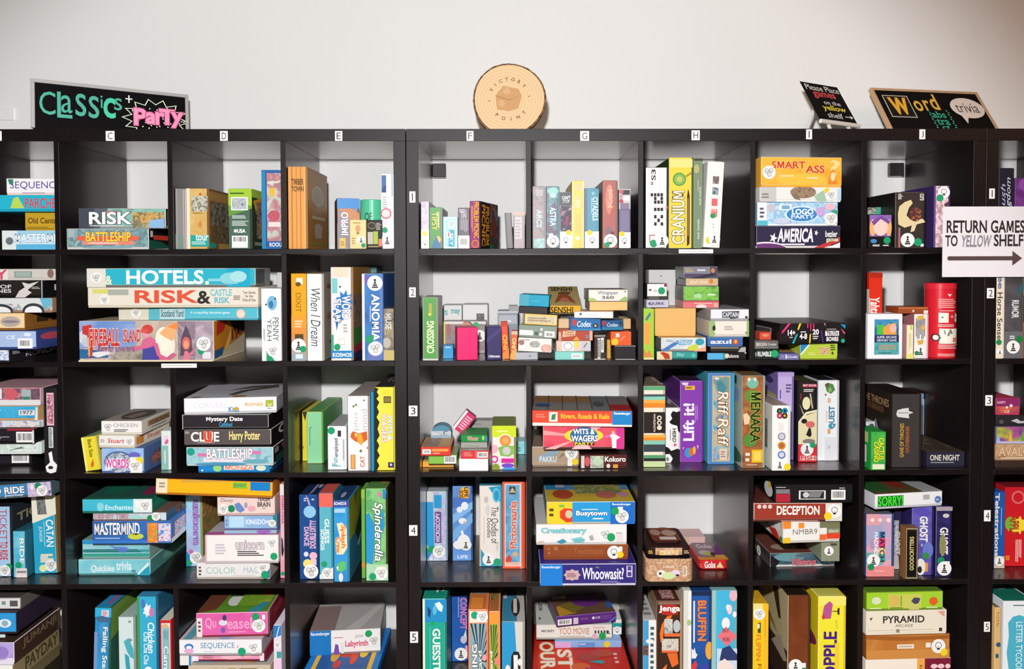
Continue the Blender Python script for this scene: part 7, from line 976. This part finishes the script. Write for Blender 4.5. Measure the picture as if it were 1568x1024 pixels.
B(717, 933, 748, FB, '#f08a5a', 'orange-framed upright box with black and grey rays', [R(.06, .02, .94, .16, '#ece4d8'), D(.32, .06, '#1aa07a', .0115), S(.7, .08, 'heads', .018), R(.08, .17, .9, 1, '#8aa8b4')] + [G([(.55, .62), (x, .17), (x + .09, .17)], '#26302e') for x in (.1, .3, .55, .72)] + [G([(.55, .62), (.9, y), (.9, y + .04)], '#26302e') for y in (.25, .36, .48, .6, .72)] + [G([(.55, .62), (x, 1), (x + .1, 1)], '#26302e') for x in (.2, .5, .75)] + [T('JOKING', .2, .42, .5, 1, '#f0ece4', 90, 2, '#3a4a4a'), T('hazard', .5, .5, .66, .9, '#e8e4dc', 90, 1), E(.8, .58, .1, .04, '#f0a0b0')], top='#c8703a', top_art=[R(.05, .05, .95, .6, ('#4a5a58', '#8aa0a0', '#b07a50', 60.)), R(.1, .7, .7, .98, '#e88a3a')], side='#e87a4a', d=.27, Y=.0, edge='#f4b08a')
B(748.8, 935.8, 766, FB, '#f2905a', 'orange-framed upright box with green and black rays', [R(.04, .02, .9, .16, '#f09a3a'), R(.1, .16, .78, 1, '#8aac3a')] + [G([(.3, .62), (x, .17), (x + .1, .17)], '#22301e') for x in (.12, .38, .6)] + [G([(.3, .62), (.78, y), (.78, y + .04)], '#22301e') for y in (.25, .38, .5, .62, .74, .86)] + [R(.5, .58, .8, .66, '#f0807a'), T('hazard', .1, .5, .3, .95, '#f0ece0', 90, 2)], top='#a86a34', top_art=[R(.1, .1, .85, .7, ('#2a3a24', '#8a7a3a', '#b05a4a', 60.))], side='#f08a60', d=.27, Y=.002, edge='#f4b48a')
B(768.5, 951.5, 804, FB, '#d4d0c8', 'blue and grey upright box with black-rimmed white pill shape', [G([(0, 0), (.55, 0), (.62, .4), (.6, 1), (0, 1)], '#2a96cc'), G([(.4, .5), (.5, .43), (.72, .43), (.8, .5), (.8, .78), (.72, .88), (.5, .88), (.38, .8)], '#1f1d1e'), G([(.5, .48), (.68, .48), (.7, .86), (.52, .86)], '#ece8e4'), E(.25, .68, .1, .06, '#e8eaea'), E(.78, .58, .1, .05, '#eae8e4'), E(.4, .82, .08, .04, '#eee')], top='#3a80a0', top_art=[R(.65, 0, 1, 1, '#b8b4ac'), E(.6, .55, .2, .3, '#3a2a24'), R(.5, .3, .66, .75, '#d8d0c8'), R(.05, .1, .2, .3, '#c8c8c8')], side='#9a968e', d=.22, Y=.0)

cell('G', 5)
r_ = B(813, 1043, 969, FB, '#c8261e', 'large flat red box with white sideways letters, at bottom', [], top='#c62a1e', top_art=[G([(.05, 1), (.1, .2), (.4, .3), (.5, 1)], '#d8341f'), T('OUR', .1, .36, .24, .8, '#f4ecdc', -90, 2, '#e88a3a'), T('ST', .28, .5, .42, .8, '#f4ecdc', -90, 2, '#e88a3a'), E(.6, .62, .12, .07, '#a83a2a'), E(.75, .56, .12, .06, '#b84434'), E(.5, .78, .1, .06, '#d8622a'), G([(.58, .7), (.72, .68), (.76, .71), (.72, .74)], '#2a9aa0'), G([(.45, .95), (.55, .8), (.64, .82), (.6, .9)], '#9a2a8a'), E(.9, .9, .04, .06, '#e0c8b8'), LN(.86, .55, .9, .75, 3, '#e8b8a8')], d=.36, Y=.005, side='#8a1a14', tray='#a81e18')
l_ = B(849.7, 981.6, 951.8, 990, '#8fb4e0', 'thin light blue flat box on the red box', [R(.0, .1, .24, 1, '#d8a8d8'), R(.35, .2, .6, .9, '#6a94d4'), D(.78, .3, YD, .012), LN(.36, .3, .5, .6, 1, '#c8d8f0')], on=r_, d=.17, Y=.2)
m_ = B(821, 956, 937.4, 979.6, '#e8e6dc', 'white box with red sketchy lettering and green dot', [T('MICKEY', .07, .36, .24, .5, '#3a3634', 0, 2), T('YOO MOVIE', .3, .22, .7, .66, '#c87a5a', 0, 0), LN(.3, .74, .7, .84, 1, '#c8b4a0'), T('Surprise', .75, .1, .9, .34, '#d87a90', 0, 0), LN(.76, .4, .96, .6, 5, '#3a3634', 1), D(.87, .75, '#1aa05a', .0125), E(.77, .78, .035, .2, '#e8b0c0'), LN(.92, .4, .97, .65, 2, '#3a3634')], on=l_, d=.165, Y=.21, top='#d0cec6', top_art=[T('MICKEY', .05, .05, .1, .4, '#2a2826', 90, 2), LN(.04, .65, .07, .85, 1, '#6a6664')], side='#a8a49c')
B(938.5, 949, 952, 981, '#e4e4de', 'small white and teal upright box beside white box', [R(0, .2, 1, .5, '#1f9a90'), S(.4, .75, 'bulb', .015)], on=l_, d=.1, Y=.24, name='card_box')
B(852.3, 944, 943.3, 966, '#5c2a80', 'purple box with barcode, lying askew on white box', [BC(.02, .3, .25, .85), R(.28, .25, .36, .85, '#d8c8dc'), C(.615, .4, .005, '#e0d0e4'), T('CE', .65, .3, .73, .5, '#e0d0e4', 0, 1), LN(.4, .3, .56, .5, 2, '#8a60a8'), LN(.75, .2, .95, .6, 3, '#7a50a0'), G([(.97, .5), (1, .4), (1, .55), (.9, .9), (.86, .9)], '#5a80c8')], left_art=[R(0, 0, 1, 1, '#5a5060')], side='#4a2068', top='#6a4a38', top_art=[G([(.05, 1), (.06, .55), (.2, .5), (.35, .9)], '#c8922e'), G([(.1, .5), (.4, .3), (.6, .6), (.3, .9)], '#7a6a2a'), E(.6, .35, .25, .3, '#6a2a80'), G([(.88, .8), (.95, .2), (1, .2), (1, .8)], '#3a5aa0'), R(.06, .05, .3, .2, '#c8b0a0')], on=m_, d=.15, Y=.19, yaw=9, edge='#8a60b0')

cell('H', 5)
B(985, 948.9, 1004.7, FB, '#3f9cd0', 'blue and white upright box with small dark letters', [R(.42, 0, 1, 1, '#e8e6e2'), LN(.55, .08, .85, .8, 9, '#4a5a5c'), R(0, .36, .4, .5, ('#8a4a4a', '#3a3a44', '#c88a5a', 80.)), E(.5, .3, .3, .03, '#e8e8e4'), R(0, .7, .5, 1, '#d8e0e4'), D(.7, .92, '#1f8a4a', .01)], top='#b8b6b4', top_art=[LN(.2, .1, .8, .9, 6, '#7a7876')], side='#b8b4b0', d=.24, Y=.0)
B(1005.6, 920, 1044.6, FB, '#3a2218', 'dark brown upright box with orange art and white title', [R(.05, .01, .95, .04, '#8a6a58'), BU(.5, .1, .42, .07, 8, '#b8281e', .85), T('Jenga', .1, .05, .9, .13, '#f4f0ec', 0, 2, '#a82a1e', 0), G([(.12, .36), (.2, .26), (.4, .17), (.6, .16), (.5, .22), (.3, .28), (.25, .4), (.3, .5), (.15, .45)], '#e8722a'), R(.3, .2, .62, .37, ('#a8b0b4', '#d8d4c8', '#7a8a90', 70.)), E(.78, .28, .14, .07, '#b8c0c0'), R(.3, .36, .9, .395, '#e86a3a'), R(.2, .42, .85, .56, ('#b8b0a0', '#d8d0c0', '#8a8a80', 70.)), R(.2, .55, .8, .575, '#e8683a'), G([(.4, .58), (.8, .58), (.85, .7), (.6, .74), (.5, .66)], '#e06a28'), E(.4, .85, .22, .06, '#e8b878'), E(.7, .84, .14, .05, '#e0c090'), G([(.2, .76), (.4, .7), (.35, .8), (.2, .9)], '#e07a30')], top='#4a2a20', top_art=[R(.25, .2, .75, .9, ('#c8b8b0', '#8a2a24', '#e0d8d4', 60.))], side='#a88a6a', side_art=[R(0, 0, .5, 1, '#c8a888')], d=.15, Y=.0, edge='#8a6a58')
B(1047, 904.4, 1058.5, FB, '#d8d6ce', 'thin grey-white upright box beside dark brown box', [R(.6, 0, 1, 1, '#eceae4'), E(.7, .32, .3, .03, '#a8c078')], d=.27, Y=.0)
B(1059.3, 904.4, 1089, FB, ('#1a4c94', '#235fae', 6.), 'royal blue upright box with orange outlined vertical capitals', [R(0, 0, 1, .05, '#16284c'), T('BLUFFIN', .32, .1, .72, .5, '#e0824a', -90, 2, '#8a3a3a'), R(.08, .1, .16, .52, '#d8e0ec'), G([(.0, .58), (.1, .6), (.15, .57), (.22, .63), (.3, .64), (.2, .68), (.0, .68)], '#e4e4ea'), E(.9, .6, .2, .09, '#e8a03a'), G([(.0, .75), (.2, .7), (.3, .74), (.15, .82), (0, .84)], '#d83a3a'), BU(.65, .79, .25, .07, 6, '#4a3aa8', .6), E(.25, .91, .16, .04, '#1f8a4a'), S(.7, .97, 'pawn', .022)], d=.27, Y=.0, side='#163a70')
B(1090.3, 903.7, 1128.3, FB, ('#3ab0d8', '#4ab8dc', 6.), 'sky blue upright box with pink and white picture', [R(0, 0, .16, 1, '#9ac0bc'), E(.85, .05, .16, .06, '#e0b0c0'), E(.7, .19, .1, .05, '#e8d0d0'), E(.62, .17, .06, .03, '#f0e8e8'), E(.9, .24, .08, .03, '#e8e8ec'), E(.55, .33, .16, .06, '#eeeaea'), G([(.22, .46), (.55, .36), (1, .46), (.6, .56)], '#e8707a'), T('MEN AT', .42, .38, .68, .42, '#5a3a4a', 0, 1), T('WORK', .42, .47, .72, .51, '#5a3a4a', 0, 1), R(.2, .58, 1, 1, '#c8d4e8'), G([(.4, .58), (.7, .55), (1, .64), (1, .7), (.3, .7)], '#2a3a6a'), G([(.2, .74), (.5, .68), (.9, .76), (.8, .86), (.3, .88)], '#ecd8d0'), E(.5, .9, .25, .04, '#d8a8a0'), D(.45, .93, '#1a8a4a', .012)], left_art=[R(0, 0, 1, 1, '#8ab0a8')], side='#7aa8a8', d=.27, Y=.0)

cell('I', 5)
B(1153.3, 924, 1176, FB, '#ecc51e', 'yellow upright box with orange vertical lettering', [R(0, 0, .62, .14, '#e8dc90'), S(.3, .12, 'heads', .018), R(.3, .22, .5, .34, '#4a4a24'), E(.35, .26, .08, .03, '#e8e8d8'), R(.7, 0, 1, 1, '#efb822'), T('FLIPPIN', .2, .36, .5, .66, '#e0782a', -90, 1), T('FLEX', .3, .7, .55, .94, '#a85a1e', -90, 1), LN(.75, .18, .82, .4, 1, '#c88a24', 1)], d=.22, Y=.0, side='#c8a01c', top='#c89a20', edge='#e8c83a')
B(1206.3, 911, 1240.3, FB, ('#6a3216', '#7a3c1c', '#582810', 8.), 'brown upright box with cream picture on its left side', [R(0, 0, .03, 1, '#c8b8a8'), S(.36, .75, 'pawn', .022), R(.6, .72, .82, .78, '#e8e8e4'), R(.62, .77, .85, .81, '#2a8a4a')], left_art=[R(0, 0, 1, 1, '#b8ac84'), G([(.1, .0), (.3, .0), (.35, .1), (.2, .14)], '#3a2818'), G([(.5, .04), (.7, .02), (.8, .34), (.72, .36), (.6, .2)], '#3a2a1a'), R(.0, .6, 1, 1, '#3a2a20'), G([(.4, .42), (.55, .46), (.7, .55), (.5, .5)], '#8a6a24'), G([(.5, .7), (.8, .5), (1, .7), (.9, .75)], '#a89a88')], side='#4a3020', top='#241812', d=.27, Y=.0)
B(1253.4, 913, 1295, FB, ('#ece02e', '#f0e640', 5.), 'bright yellow upright box with purple vertical lettering', [R(.05, 0, 1, .1, '#efe46a'), G([(.2, .1), (.4, .05), (.52, .08), (.45, .24), (.24, .24), (.14, .2)], ('#8a5ab8', '#d04a70', '#4a6ac0', 80.)), R(.5, .155, .72, .165, '#3a2a3a'), G([(.68, .13), (.76, .12), (.76, .2), (.68, .19)], '#3a2a3a'), E(.18, .22, .06, .025, '#c83a3a'), T('HOPPLE', .2, .38, .66, 1.02, '#4a1a80', 90, 2), LN(.6, .25, .7, .36, 2, '#c8c040', 1), R(.6, .5, .75, 1, '#efc83a')], left_art=[R(0, 0, 1, 1, '#e4c81c'), E(.7, .52, .25, .08, '#7a2a4a'), R(.5, .55, .8, .6, '#6a1a3a')], side='#d8c020', top='#c8c05a', d=.26, Y=.0, edge='#f4ee9a')

cell('J', 5)
a = B(1319, 1010, 1449, FB, '#f0e4d4', 'large white box with orange and maroon right part, lowest', [R(.6, 0, .7, 1, '#eca84a'), R(.69, 0, 1, 1, '#7a1a34'), E(.8, .28, .04, .08, '#f0c8cc'), E(.88, .28, .04, .08, '#f0c8cc'), E(.96, .28, .03, .08, '#f0c8cc'), LN(.63, .2, .66, .4, 2, '#8a5a24')], d=.27, Y=.0, top='#5a1424', yaw=2)
b = B(1321, 973, 1449, 1008, ('#b8702e', '#c8843c', '#a86026', 7.), 'wood-brown box with round sticker in fifth-row pile', [G([(0, .0), (.5, .1), (1, .05), (1, .2), (.4, .25), (0, .15)], '#a05c24'), R(.37, .4, .57, .58, '#e8dccc'), LN(.39, .44, .55, .54, 1, '#c0a890'), S(.86, .5, 'bulb', .023), R(.71, .35, .77, .55, '#ece4dc'), D(.925, .75, YD, .012), R(0, .62, 1, 1, '#cc8a44')], on=a, d=.27, Y=.0, yaw=2, top='#3a3430', side='#8a5020')
c = B(1321.8, 936, 1445, 967, '#e9dfcb', 'cream box with black wide capitals in fifth-row pile', [T('PYRAMID', .21, .22, .72, .5, '#3a3432', 0, 2), T('ARCADE', .36, .56, .58, .68, '#6a625c', 0, 0), G([(.04, .3), (.08, .24), (.06, .38), (.07, .44)], '#3a3432'), G([(.88, .06), (.97, .03), (.97, .3)], '#e0a090'), LN(.02, .78, .96, .82, 1, '#c8bca8'), R(.37, .76, .41, .9, '#8a8074'), R(.9, .74, .94, .88, '#3a3432')], on=b, d=.26, Y=.0, yaw=2, edge='#d8ccb4')
B(1321.8, 907, 1439, 934, ('#9ccc2a', '#a8d43a', 5.), 'lime green box with fruit pictures topping fifth-row pile', [R(.28, .12, .72, .9, '#c8cc5a'), E(.13, .45, .06, .2, '#d8e0b8'), LN(.04, .82, .22, .9, 1, '#e8f0c8'), E(.36, .48, .07, .3, '#d8b85a'), R(.44, .2, .46, .75, '#8aa83a'), G([(.58, .5), (.62, .3), (.7, .35), (.68, .6), (.63, .68)], '#4a4464'), E(.87, .52, .055, .22, '#e0602a'), LN(.78, .82, .96, .9, 1, '#e8f0c8'), LN(.3, .8, .5, .88, 1, '#5a7a24'), R(.55, .65, .68, .95, '#c8c86a')], on=c, d=.26, Y=.0, yaw=2, top='#5a7a24', side='#6a8a24')

cell('K', 5, RE % 5)
B(1524, 930, 1532, FB, '#d8b070', 'slim tan upright box with blue marks', [T('TOTAL', .2, .05, .7, .25, '#a85a3a', -90, 0), E(.6, .46, .4, .03, '#2a5a70'), E(.4, .6, .3, .03, '#2a5a70')], d=.26, Y=.0, top='#6a5a3a')
B(1536.5, 920, 1585, FB, '#e4e8ea', 'white upright box with teal patch and white spaced capitals', [G([(.15, .25), (.3, .18), (.5, .16), (.8, .2), (.85, .4), (.78, .6), (.85, .8), (.2, .82), (.12, .6), (.18, .4)], '#4aaec4'), T('LETTER TYCOON', .4, .24, .6, .82, '#e8f2f4', -90, 0), LN(.3, .04, .7, .06, 1, '#4a4a4a'), LN(.2, .86, .6, .95, 3, '#c88aa0')], d=.27, Y=.0, top='#1a6a5a', top_art=[E(.5, .5, .3, .2, '#8a9a94')], side='#c8ccd0')

# ================================================================== on top of the units
def on_plane(name, label, cat, W, Hh, th, frame, bw, fm, bm, art, loc, yaw, lean):
    """A framed chalkboard: panel, plus four-sided frame as a part."""
    mb = MB(); mb.box(bw * .5, -.0 + .003, bw * .3, W - bw * .5, th - .002, Hh - bw * .5, chalk_mat(bm), c=.0005)
    F = Face(W, 0, Hh, 'F'); Fa = lambda_face(F, -.003)
    decorate(mb, Fa, art, [])
    o = mb.build(name)
    if frame:
        fb = MB(); m = mat(fm, .45)
        fb.box(0, 0, Hh - bw, W, th, Hh, m); fb.box(0, 0, 0, W, th, bw * .55, m); fb.box(0, 0, bw, bw, th, Hh - bw, m); fb.box(W - bw, 0, bw, W, th, Hh - bw, m)
        fb.build('frame', o)
    pv = Vector((0, 0, 0))
    o.matrix_world = Matrix.Translation(loc) @ Matrix.Rotation(math.radians(yaw), 4, 'Z') @ Matrix.Rotation(math.radians(-lean), 4, 'X') @ Matrix.Translation((0, -th, 0))
    tag(o, label, cat)
    return o
def zig(cx, cy, rx, ry, n, k, w_):
    pts = [(cx + rx * (1 if i % 2 == 0 else k) * math.cos(math.pi * i / n), cy + ry * (1 if i % 2 == 0 else k) * math.sin(math.pi * i / n)) for i in range(2 * n)]
    return [G([pts[i], pts[(i + 1) % len(pts)], (cx + (pts[(i + 1) % len(pts)][0] - cx) * w_, cy + (pts[(i + 1) % len(pts)][1] - cy) * w_), (cx + (pts[i][0] - cx) * w_, cy + (pts[i][1] - cy) * w_)], '#d8e8c8') for i in range(len(pts))]
rr = random.Random(3)
dots = [C(.57 + .4 * rr.random(), .3 + .6 * rr.random(), .0019, '#e8ecdc') for _ in range(90)]
dots = [d_ for d_ in dots if ((d_[1] - .775) / .2) ** 2 + ((d_[2] - .60) / .26) ** 2 < 1]
A_ = []
for s_, u0, u1, v0, v1 in (('C', .05, .145, .22, .66), ('L', .155, .245, .2, .7), ('a', .178, .245, .26, .6), ('s', .265, .33, .2, .64), ('s', .345, .41, .22, .66), ('i', .42, .432, .2, .44), ('c', .44, .51, .24, .62), ('s', .505, .555, .22, .46)):
    A_.append(T(s_, u0, v0, u1, v1, '#3ba58a' if s_ != 'c' else '#35c49a', 0, 0 if s_ != 'c' else 1))
A_ += [R(.578, .2, .622, .222, '#dfe6dc'), R(.596, .14, .604, .29, '#dfe6dc')]
A_ += zig(.775, .59, .225, .42, 14, .74, .95) + dots
A_ += [T('P', .635, .43, .705, .745, '#f58fb4', 0, 2, '#c04a80'), T('a', .71, .49, .77, .70, '#f58fb4', 0, 2, '#c04a80'), T('r', .775, .47, .825, .70, '#f58fb4', 0, 2, '#c04a80'), T('T', .80, .40, .895, .69, '#f58fb4', 0, 2, '#c04a80'), T('y', .88, .44, .95, .74, '#f58fb4', 0, 2, '#c04a80')]
on_plane('chalkboard', 'long black chalkboard in grey frame with green and pink hand lettering', 'sign', .455, .168, .016, True, .011, '#a8a5a3', '#100e0f', A_, Vector((atY(48, 199, .05).x, .05, TOP + .0005)), 29, 4)

B_ = [R(.075, .15, .305, .62, '#c8c0b4'), R(.083, .165, .297, .605, '#15100e'), T('W', .12, .22, .265, .54, '#f0b83a', 0, 2, '#c8862a'), T('o', .33, .26, .40, .47, '#e8b840', 0, 1), T('r', .425, .24, .47, .45, '#e8b840', 0, 1), T('d', .49, .10, .555, .43, '#e8b840', 0, 1),
      T('abs', .45, .47, .57, .61, '#3aa584', 0, 1), T('tra', .46, .64, .57, .76, '#3aa584', 0, 1), T('ct', .48, .78, .55, .86, '#3aa584', 0, 1)] + [R(.42 + .008 * (i % 2), .46 + .045 * i, .435 + .008 * (i % 2), .48 + .045 * i, '#4ab090') for i in range(9)] + [R(.585 + .008 * (i % 2), .46 + .045 * i, .6 + .008 * (i % 2), .48 + .045 * i, '#4ab090') for i in range(9)] + [
      E(.80, .40, .155, .22, '#ecdfd4'), G([(.69, .46), (.77, .56), (.725, .74)], '#ecdfd4'), T('trivia', .69, .30, .90, .50, '#4a3a34', 0, 0)]
on_plane('chalkboard', 'long black chalkboard in light wood frame with yellow W and white speech bubble', 'sign', .425, .222, .016, True, .010, '#c8a27c', '#15100e', B_, Vector((atY(1364, 205, .165).x, .165, TOP + .0005)), 9, 33)

# round wood slice with burnt lettering
def wood_slice():
    R0, th = .1195, .03
    m, nt, b = new_mat('cut_wood_rings')
    tc = nt.nodes.new('ShaderNodeTexCoord'); mp = nt.nodes.new('ShaderNodeMapping'); mp.inputs['Location'].default_value = (.01, 0, .006)
    wv = nt.nodes.new('ShaderNodeTexWave'); wv.wave_type = 'RINGS'; wv.rings_direction = 'Y'; wv.inputs['Scale'].default_value = 30; wv.inputs['Distortion'].default_value = 2.5; wv.inputs['Detail'].default_value = 3; wv.inputs['Detail Scale'].default_value = 1.5
    cr = nt.nodes.new('ShaderNodeValToRGB'); cr.color_ramp.elements[0].color = lin('#e6c08c'); cr.color_ramp.elements[1].color = lin('#eccb9e'); cr.color_ramp.elements[0].position = .0
    nt.links.new(tc.outputs['Object'], mp.inputs['Vector']); nt.links.new(mp.outputs['Vector'], wv.inputs['Vector']); nt.links.new(wv.outputs['Fac'], cr.inputs['Fac']); nt.links.new(cr.outputs['Color'], b.inputs['Base Color'])
    b.inputs['Roughness'].default_value = .6
    bark, bn, bb = new_mat('bark')
    t2 = bn.nodes.new('ShaderNodeTexCoord'); nz = bn.nodes.new('ShaderNodeTexNoise'); nz.inputs['Scale'].default_value = 60; nz.inputs['Detail'].default_value = 5
    c2 = bn.nodes.new('ShaderNodeValToRGB'); c2.color_ramp.elements[0].color = lin('#4a3222'); c2.color_ramp.elements[1].color = lin('#b08458'); c2.color_ramp.elements[0].position = .35; c2.color_ramp.elements[1].position = .7
    bn.links.new(t2.outputs['Object'], nz.inputs['Vector']); bn.links.new(nz.outputs['Fac'], c2.inputs['Fac']); bn.links.new(c2.outputs['Color'], bb.inputs['Base Color']); bb.inputs['Roughness'].default_value = .9
    rg = random.Random(5); N = 120
    rad = [R0 * (1 + .012 * math.sin(3 * 2 * math.pi * k / N + 1) + .01 * math.sin(2 * 2 * math.pi * k / N)) for k in range(N)]
    mb = MB(); an = [2 * math.pi * k / N for k in range(N)]
    pt = lambda k, s_, y: (s_ * rad[k] * math.cos(an[k]), y, s_ * rad[k] * math.sin(an[k]))
    mb.poly([pt(k, .955, 0) for k in range(N)], m); mb.poly([pt(k, .955, th) for k in range(N)][::-1], m)
    for k in range(N): mb.poly([pt(k, .955, 0), pt(k, .955, th), pt((k + 1) % N, .955, th), pt((k + 1) % N, .955, 0)], m)
    ink = mat('#6a4a2e', .7); pale = mat('#d2a06c', .7)
    def arc(word, a0, a1, r_, flip):
        for i, ch in enumerate(word):
            a = math.radians(a0 + (a1 - a0) * i / (len(word) - 1)); gl = layout(ch, 1); x0, x1, y0, y1 = extents(gl)
            sc = .0115 / (y1 - y0)
            for vs, fs in gl:
                q = []
                for p_, t_ in vs:
                    lx, ly = (p_ - (x0 + x1) / 2) * sc, (t_ - (y0 + y1) / 2) * sc
                    ra = a - math.pi / 2 if not flip else a + math.pi / 2
                    q.append((r_ * math.cos(a) + lx * math.cos(ra) - ly * math.sin(ra), -.0006, r_ * math.sin(a) + lx * math.sin(ra) + ly * math.cos(ra)))
                mb.raw(q, fs, ink)
    arc('VICTORY', 152, 42, .066, False)
    arc('POINT', 232, 318, .066, True)
    for a in (185, 8):
        q = math.radians(a); mb.poly([(.066 * math.cos(q) + .0022 * math.cos(math.radians(t)), -.0006, .066 * math.sin(q) + .0022 * math.sin(math.radians(t))) for t in range(0, 360, 45)], ink)
    hexa = [(-.045, .012), (-.02, .044), (.03, .034), (.042, .012), (.03, -.03), (.0, -.04), (-.04, -.034)]
    mb.poly([(x, -.0004, z) for x, z in hexa], pale)
    lite = mat('#dcb080', .7)
    for cx, cz in ((-.008, .026), (-.026, -.014)): mb.poly([(cx + .012 * math.cos(math.radians(t)), -.0007, cz + .011 * math.sin(math.radians(t))) for t in range(0, 360, 20)], lite)
    mb.poly([(x, -.0007, z) for x, z in ((-.044, .0122), (-.044, .010), (.0, -.004), (.036, .013), (.0, -.0015))], mat('#b07e50', .7))
    o = mb.build('wood_slice')
    kb = MB()
    ro = [1.0 + .012 * rg.random() for _ in range(N)]
    for k in range(N):
        j = (k + 1) % N
        kb.poly([pt(k, .956, -.0002), pt(j, .956, -.0002), pt(j, ro[j], .003), pt(k, ro[k], .003)][::-1], bark)
        kb.poly([pt(k, ro[k], .003), pt(j, ro[j], .003), pt(j, ro[j] * 1.004, th), pt(k, ro[k] * 1.004, th)][::-1], bark)
        kb.poly([pt(k, ro[k] * 1.004, th), pt(j, ro[j] * 1.004, th), pt(j, .956, th + .0002), pt(k, .956, th + .0002)][::-1], bark)
    kb.build('bark', o)
    o.matrix_world = Matrix.Translation((.321, .125, TOP + .1205)) @ Matrix.Rotation(math.radians(-3), 4, 'X')
    tag(o, 'round pale wood slice with bark rim and burnt lettering, standing on middle unit', 'wood slice')
wood_slice()

# small easel and its blackboard
ea = bpy.data.objects.new('tabletop_easel', None); COL.objects.link(ea)
tag(ea, 'small white wooden easel holding the little blackboard on the middle unit', 'easel')
EK, E_L = 1.36, 30
E_Y = Vector((atY(1262, 180, .09).x, .09, TOP)); E_R = math.radians(27)
wm = mat('#e6ded4', .5)
le = math.radians(E_L)
def lp(x, s, o_=0): return (x * EK, s * math.sin(le) - o_ * math.cos(le), s * math.cos(le) + o_ * math.sin(le))   # along the leaning plane
def bar(name, p, q, r_=.0055):
    mb = MB(); mb.tube(p, q, r_, r_, wm, 8); return mb.build(name, ea)
bar('leg', lp(.03, .006), lp(.055, .2)); bar('leg', lp(.11, .006), lp(.085, .2))
bar('leg', (.07 * EK, .165, .0055), (.07 * EK, .094, .170))
bar('cross_bar', lp(.05, .155), lp(.09, .155), .004)
mb = MB(); p0 = lp(.005, .042, .022)
mb.tube(lp(0.0, .045, .010), lp(.14, .045, .010), .0075, .0075, wm, 10); mb.build('ledge', ea)
ea.location = E_Y; ea.rotation_euler = (0, 0, E_R)
C_ = [T('Please Place', .08, .05, .96, .2, '#ece6e0', 0, 0), T('games', .2, .24, .78, .42, '#d84a4a', 0, 1), T('on the', .36, .45, .8, .56, '#ece6e0', 0, 0), T('yellow', .26, .58, .86, .76, '#e8d83a', 0, 1), T('shelf', .28, .78, .68, .92, '#ece6e0', 0, 0), R(.74, .84, .9, .86, '#ece6e0'), G([(.88, .8), (.96, .85), (.88, .9)], '#ece6e0')]
bo = on_plane('blackboard', 'little blackboard with white, red and yellow hand lettering on easel', 'sign', .186, .165, .006, False, .0, '#222', '#151212', C_, Vector((0, 0, 0)), 33, E_L)
mw = Matrix.Translation(E_Y) @ Matrix.Rotation(E_R, 4, 'Z')
bo.matrix_world = mw @ Matrix.Translation(lp(.0015, .0535, .0063)) @ Matrix.Rotation(-le, 4, 'X') @ Matrix.Translation((0, -.006, 0))

# paper sign taped across the two frames on the right
a = atY(1443, 424, -.012); q = atY(1581, 316, -.012)
mb = MB(); w_, h_ = q.x - a.x, q.z - a.z
mb.box(0, -.0012, 0, w_, 0, h_, mat('#e9e4e6', .6), c=.0002)
Fs = lambda_face(Face(w_, 0, h_, 'F'), .0012)
decorate(mb, Fs, [T('RETURN GAMES', .045, .20, .915, .37, '#3a2c2a', 0, 2), T('TO', .03, .41, .165, .56, '#3a2c2a', 0, 2), T('YELLOW', .215, .41, .545, .57, '#8f8690', 0, 2, None, .18), T('SHELF', .575, .40, .90, .56, '#3a2c2a', 0, 2),
                  R(.075, .705, .80, .765, '#5a4644'), C(.075, .735, .0068, '#5a4644'), G([(.78, .63), (.89, .735), (.78, .84)], '#5a4644')], [])
o = mb.build('paper_sign'); o.location = (a.x, -.010, a.z)
tag(o, 'white paper sign with black capitals and a right arrow, fixed across the shelf frames', 'sign')
tp = MB(); tp.box(0, 0, 0, .03, .0092, .03, mat('#d8d4d0', .6), c=.0003); t_ = tp.build('mounting_pad', o); t_.location = (.10, .0002, .09)

a = atY(-14, 184, WALLY - .006); q = atY(21, 165, WALLY - .006)
mb = MB(); mb.box(0, 0, 0, q.x - a.x, .0055, q.z - a.z, mat('#f1f0ee', .4), c=.002)
o = mb.build('wall_plate'); o.location = (a.x, WALLY - .006, a.z)
tag(o, 'blank white wall plate on the wall left of the grey-framed chalkboard', 'wall plate')
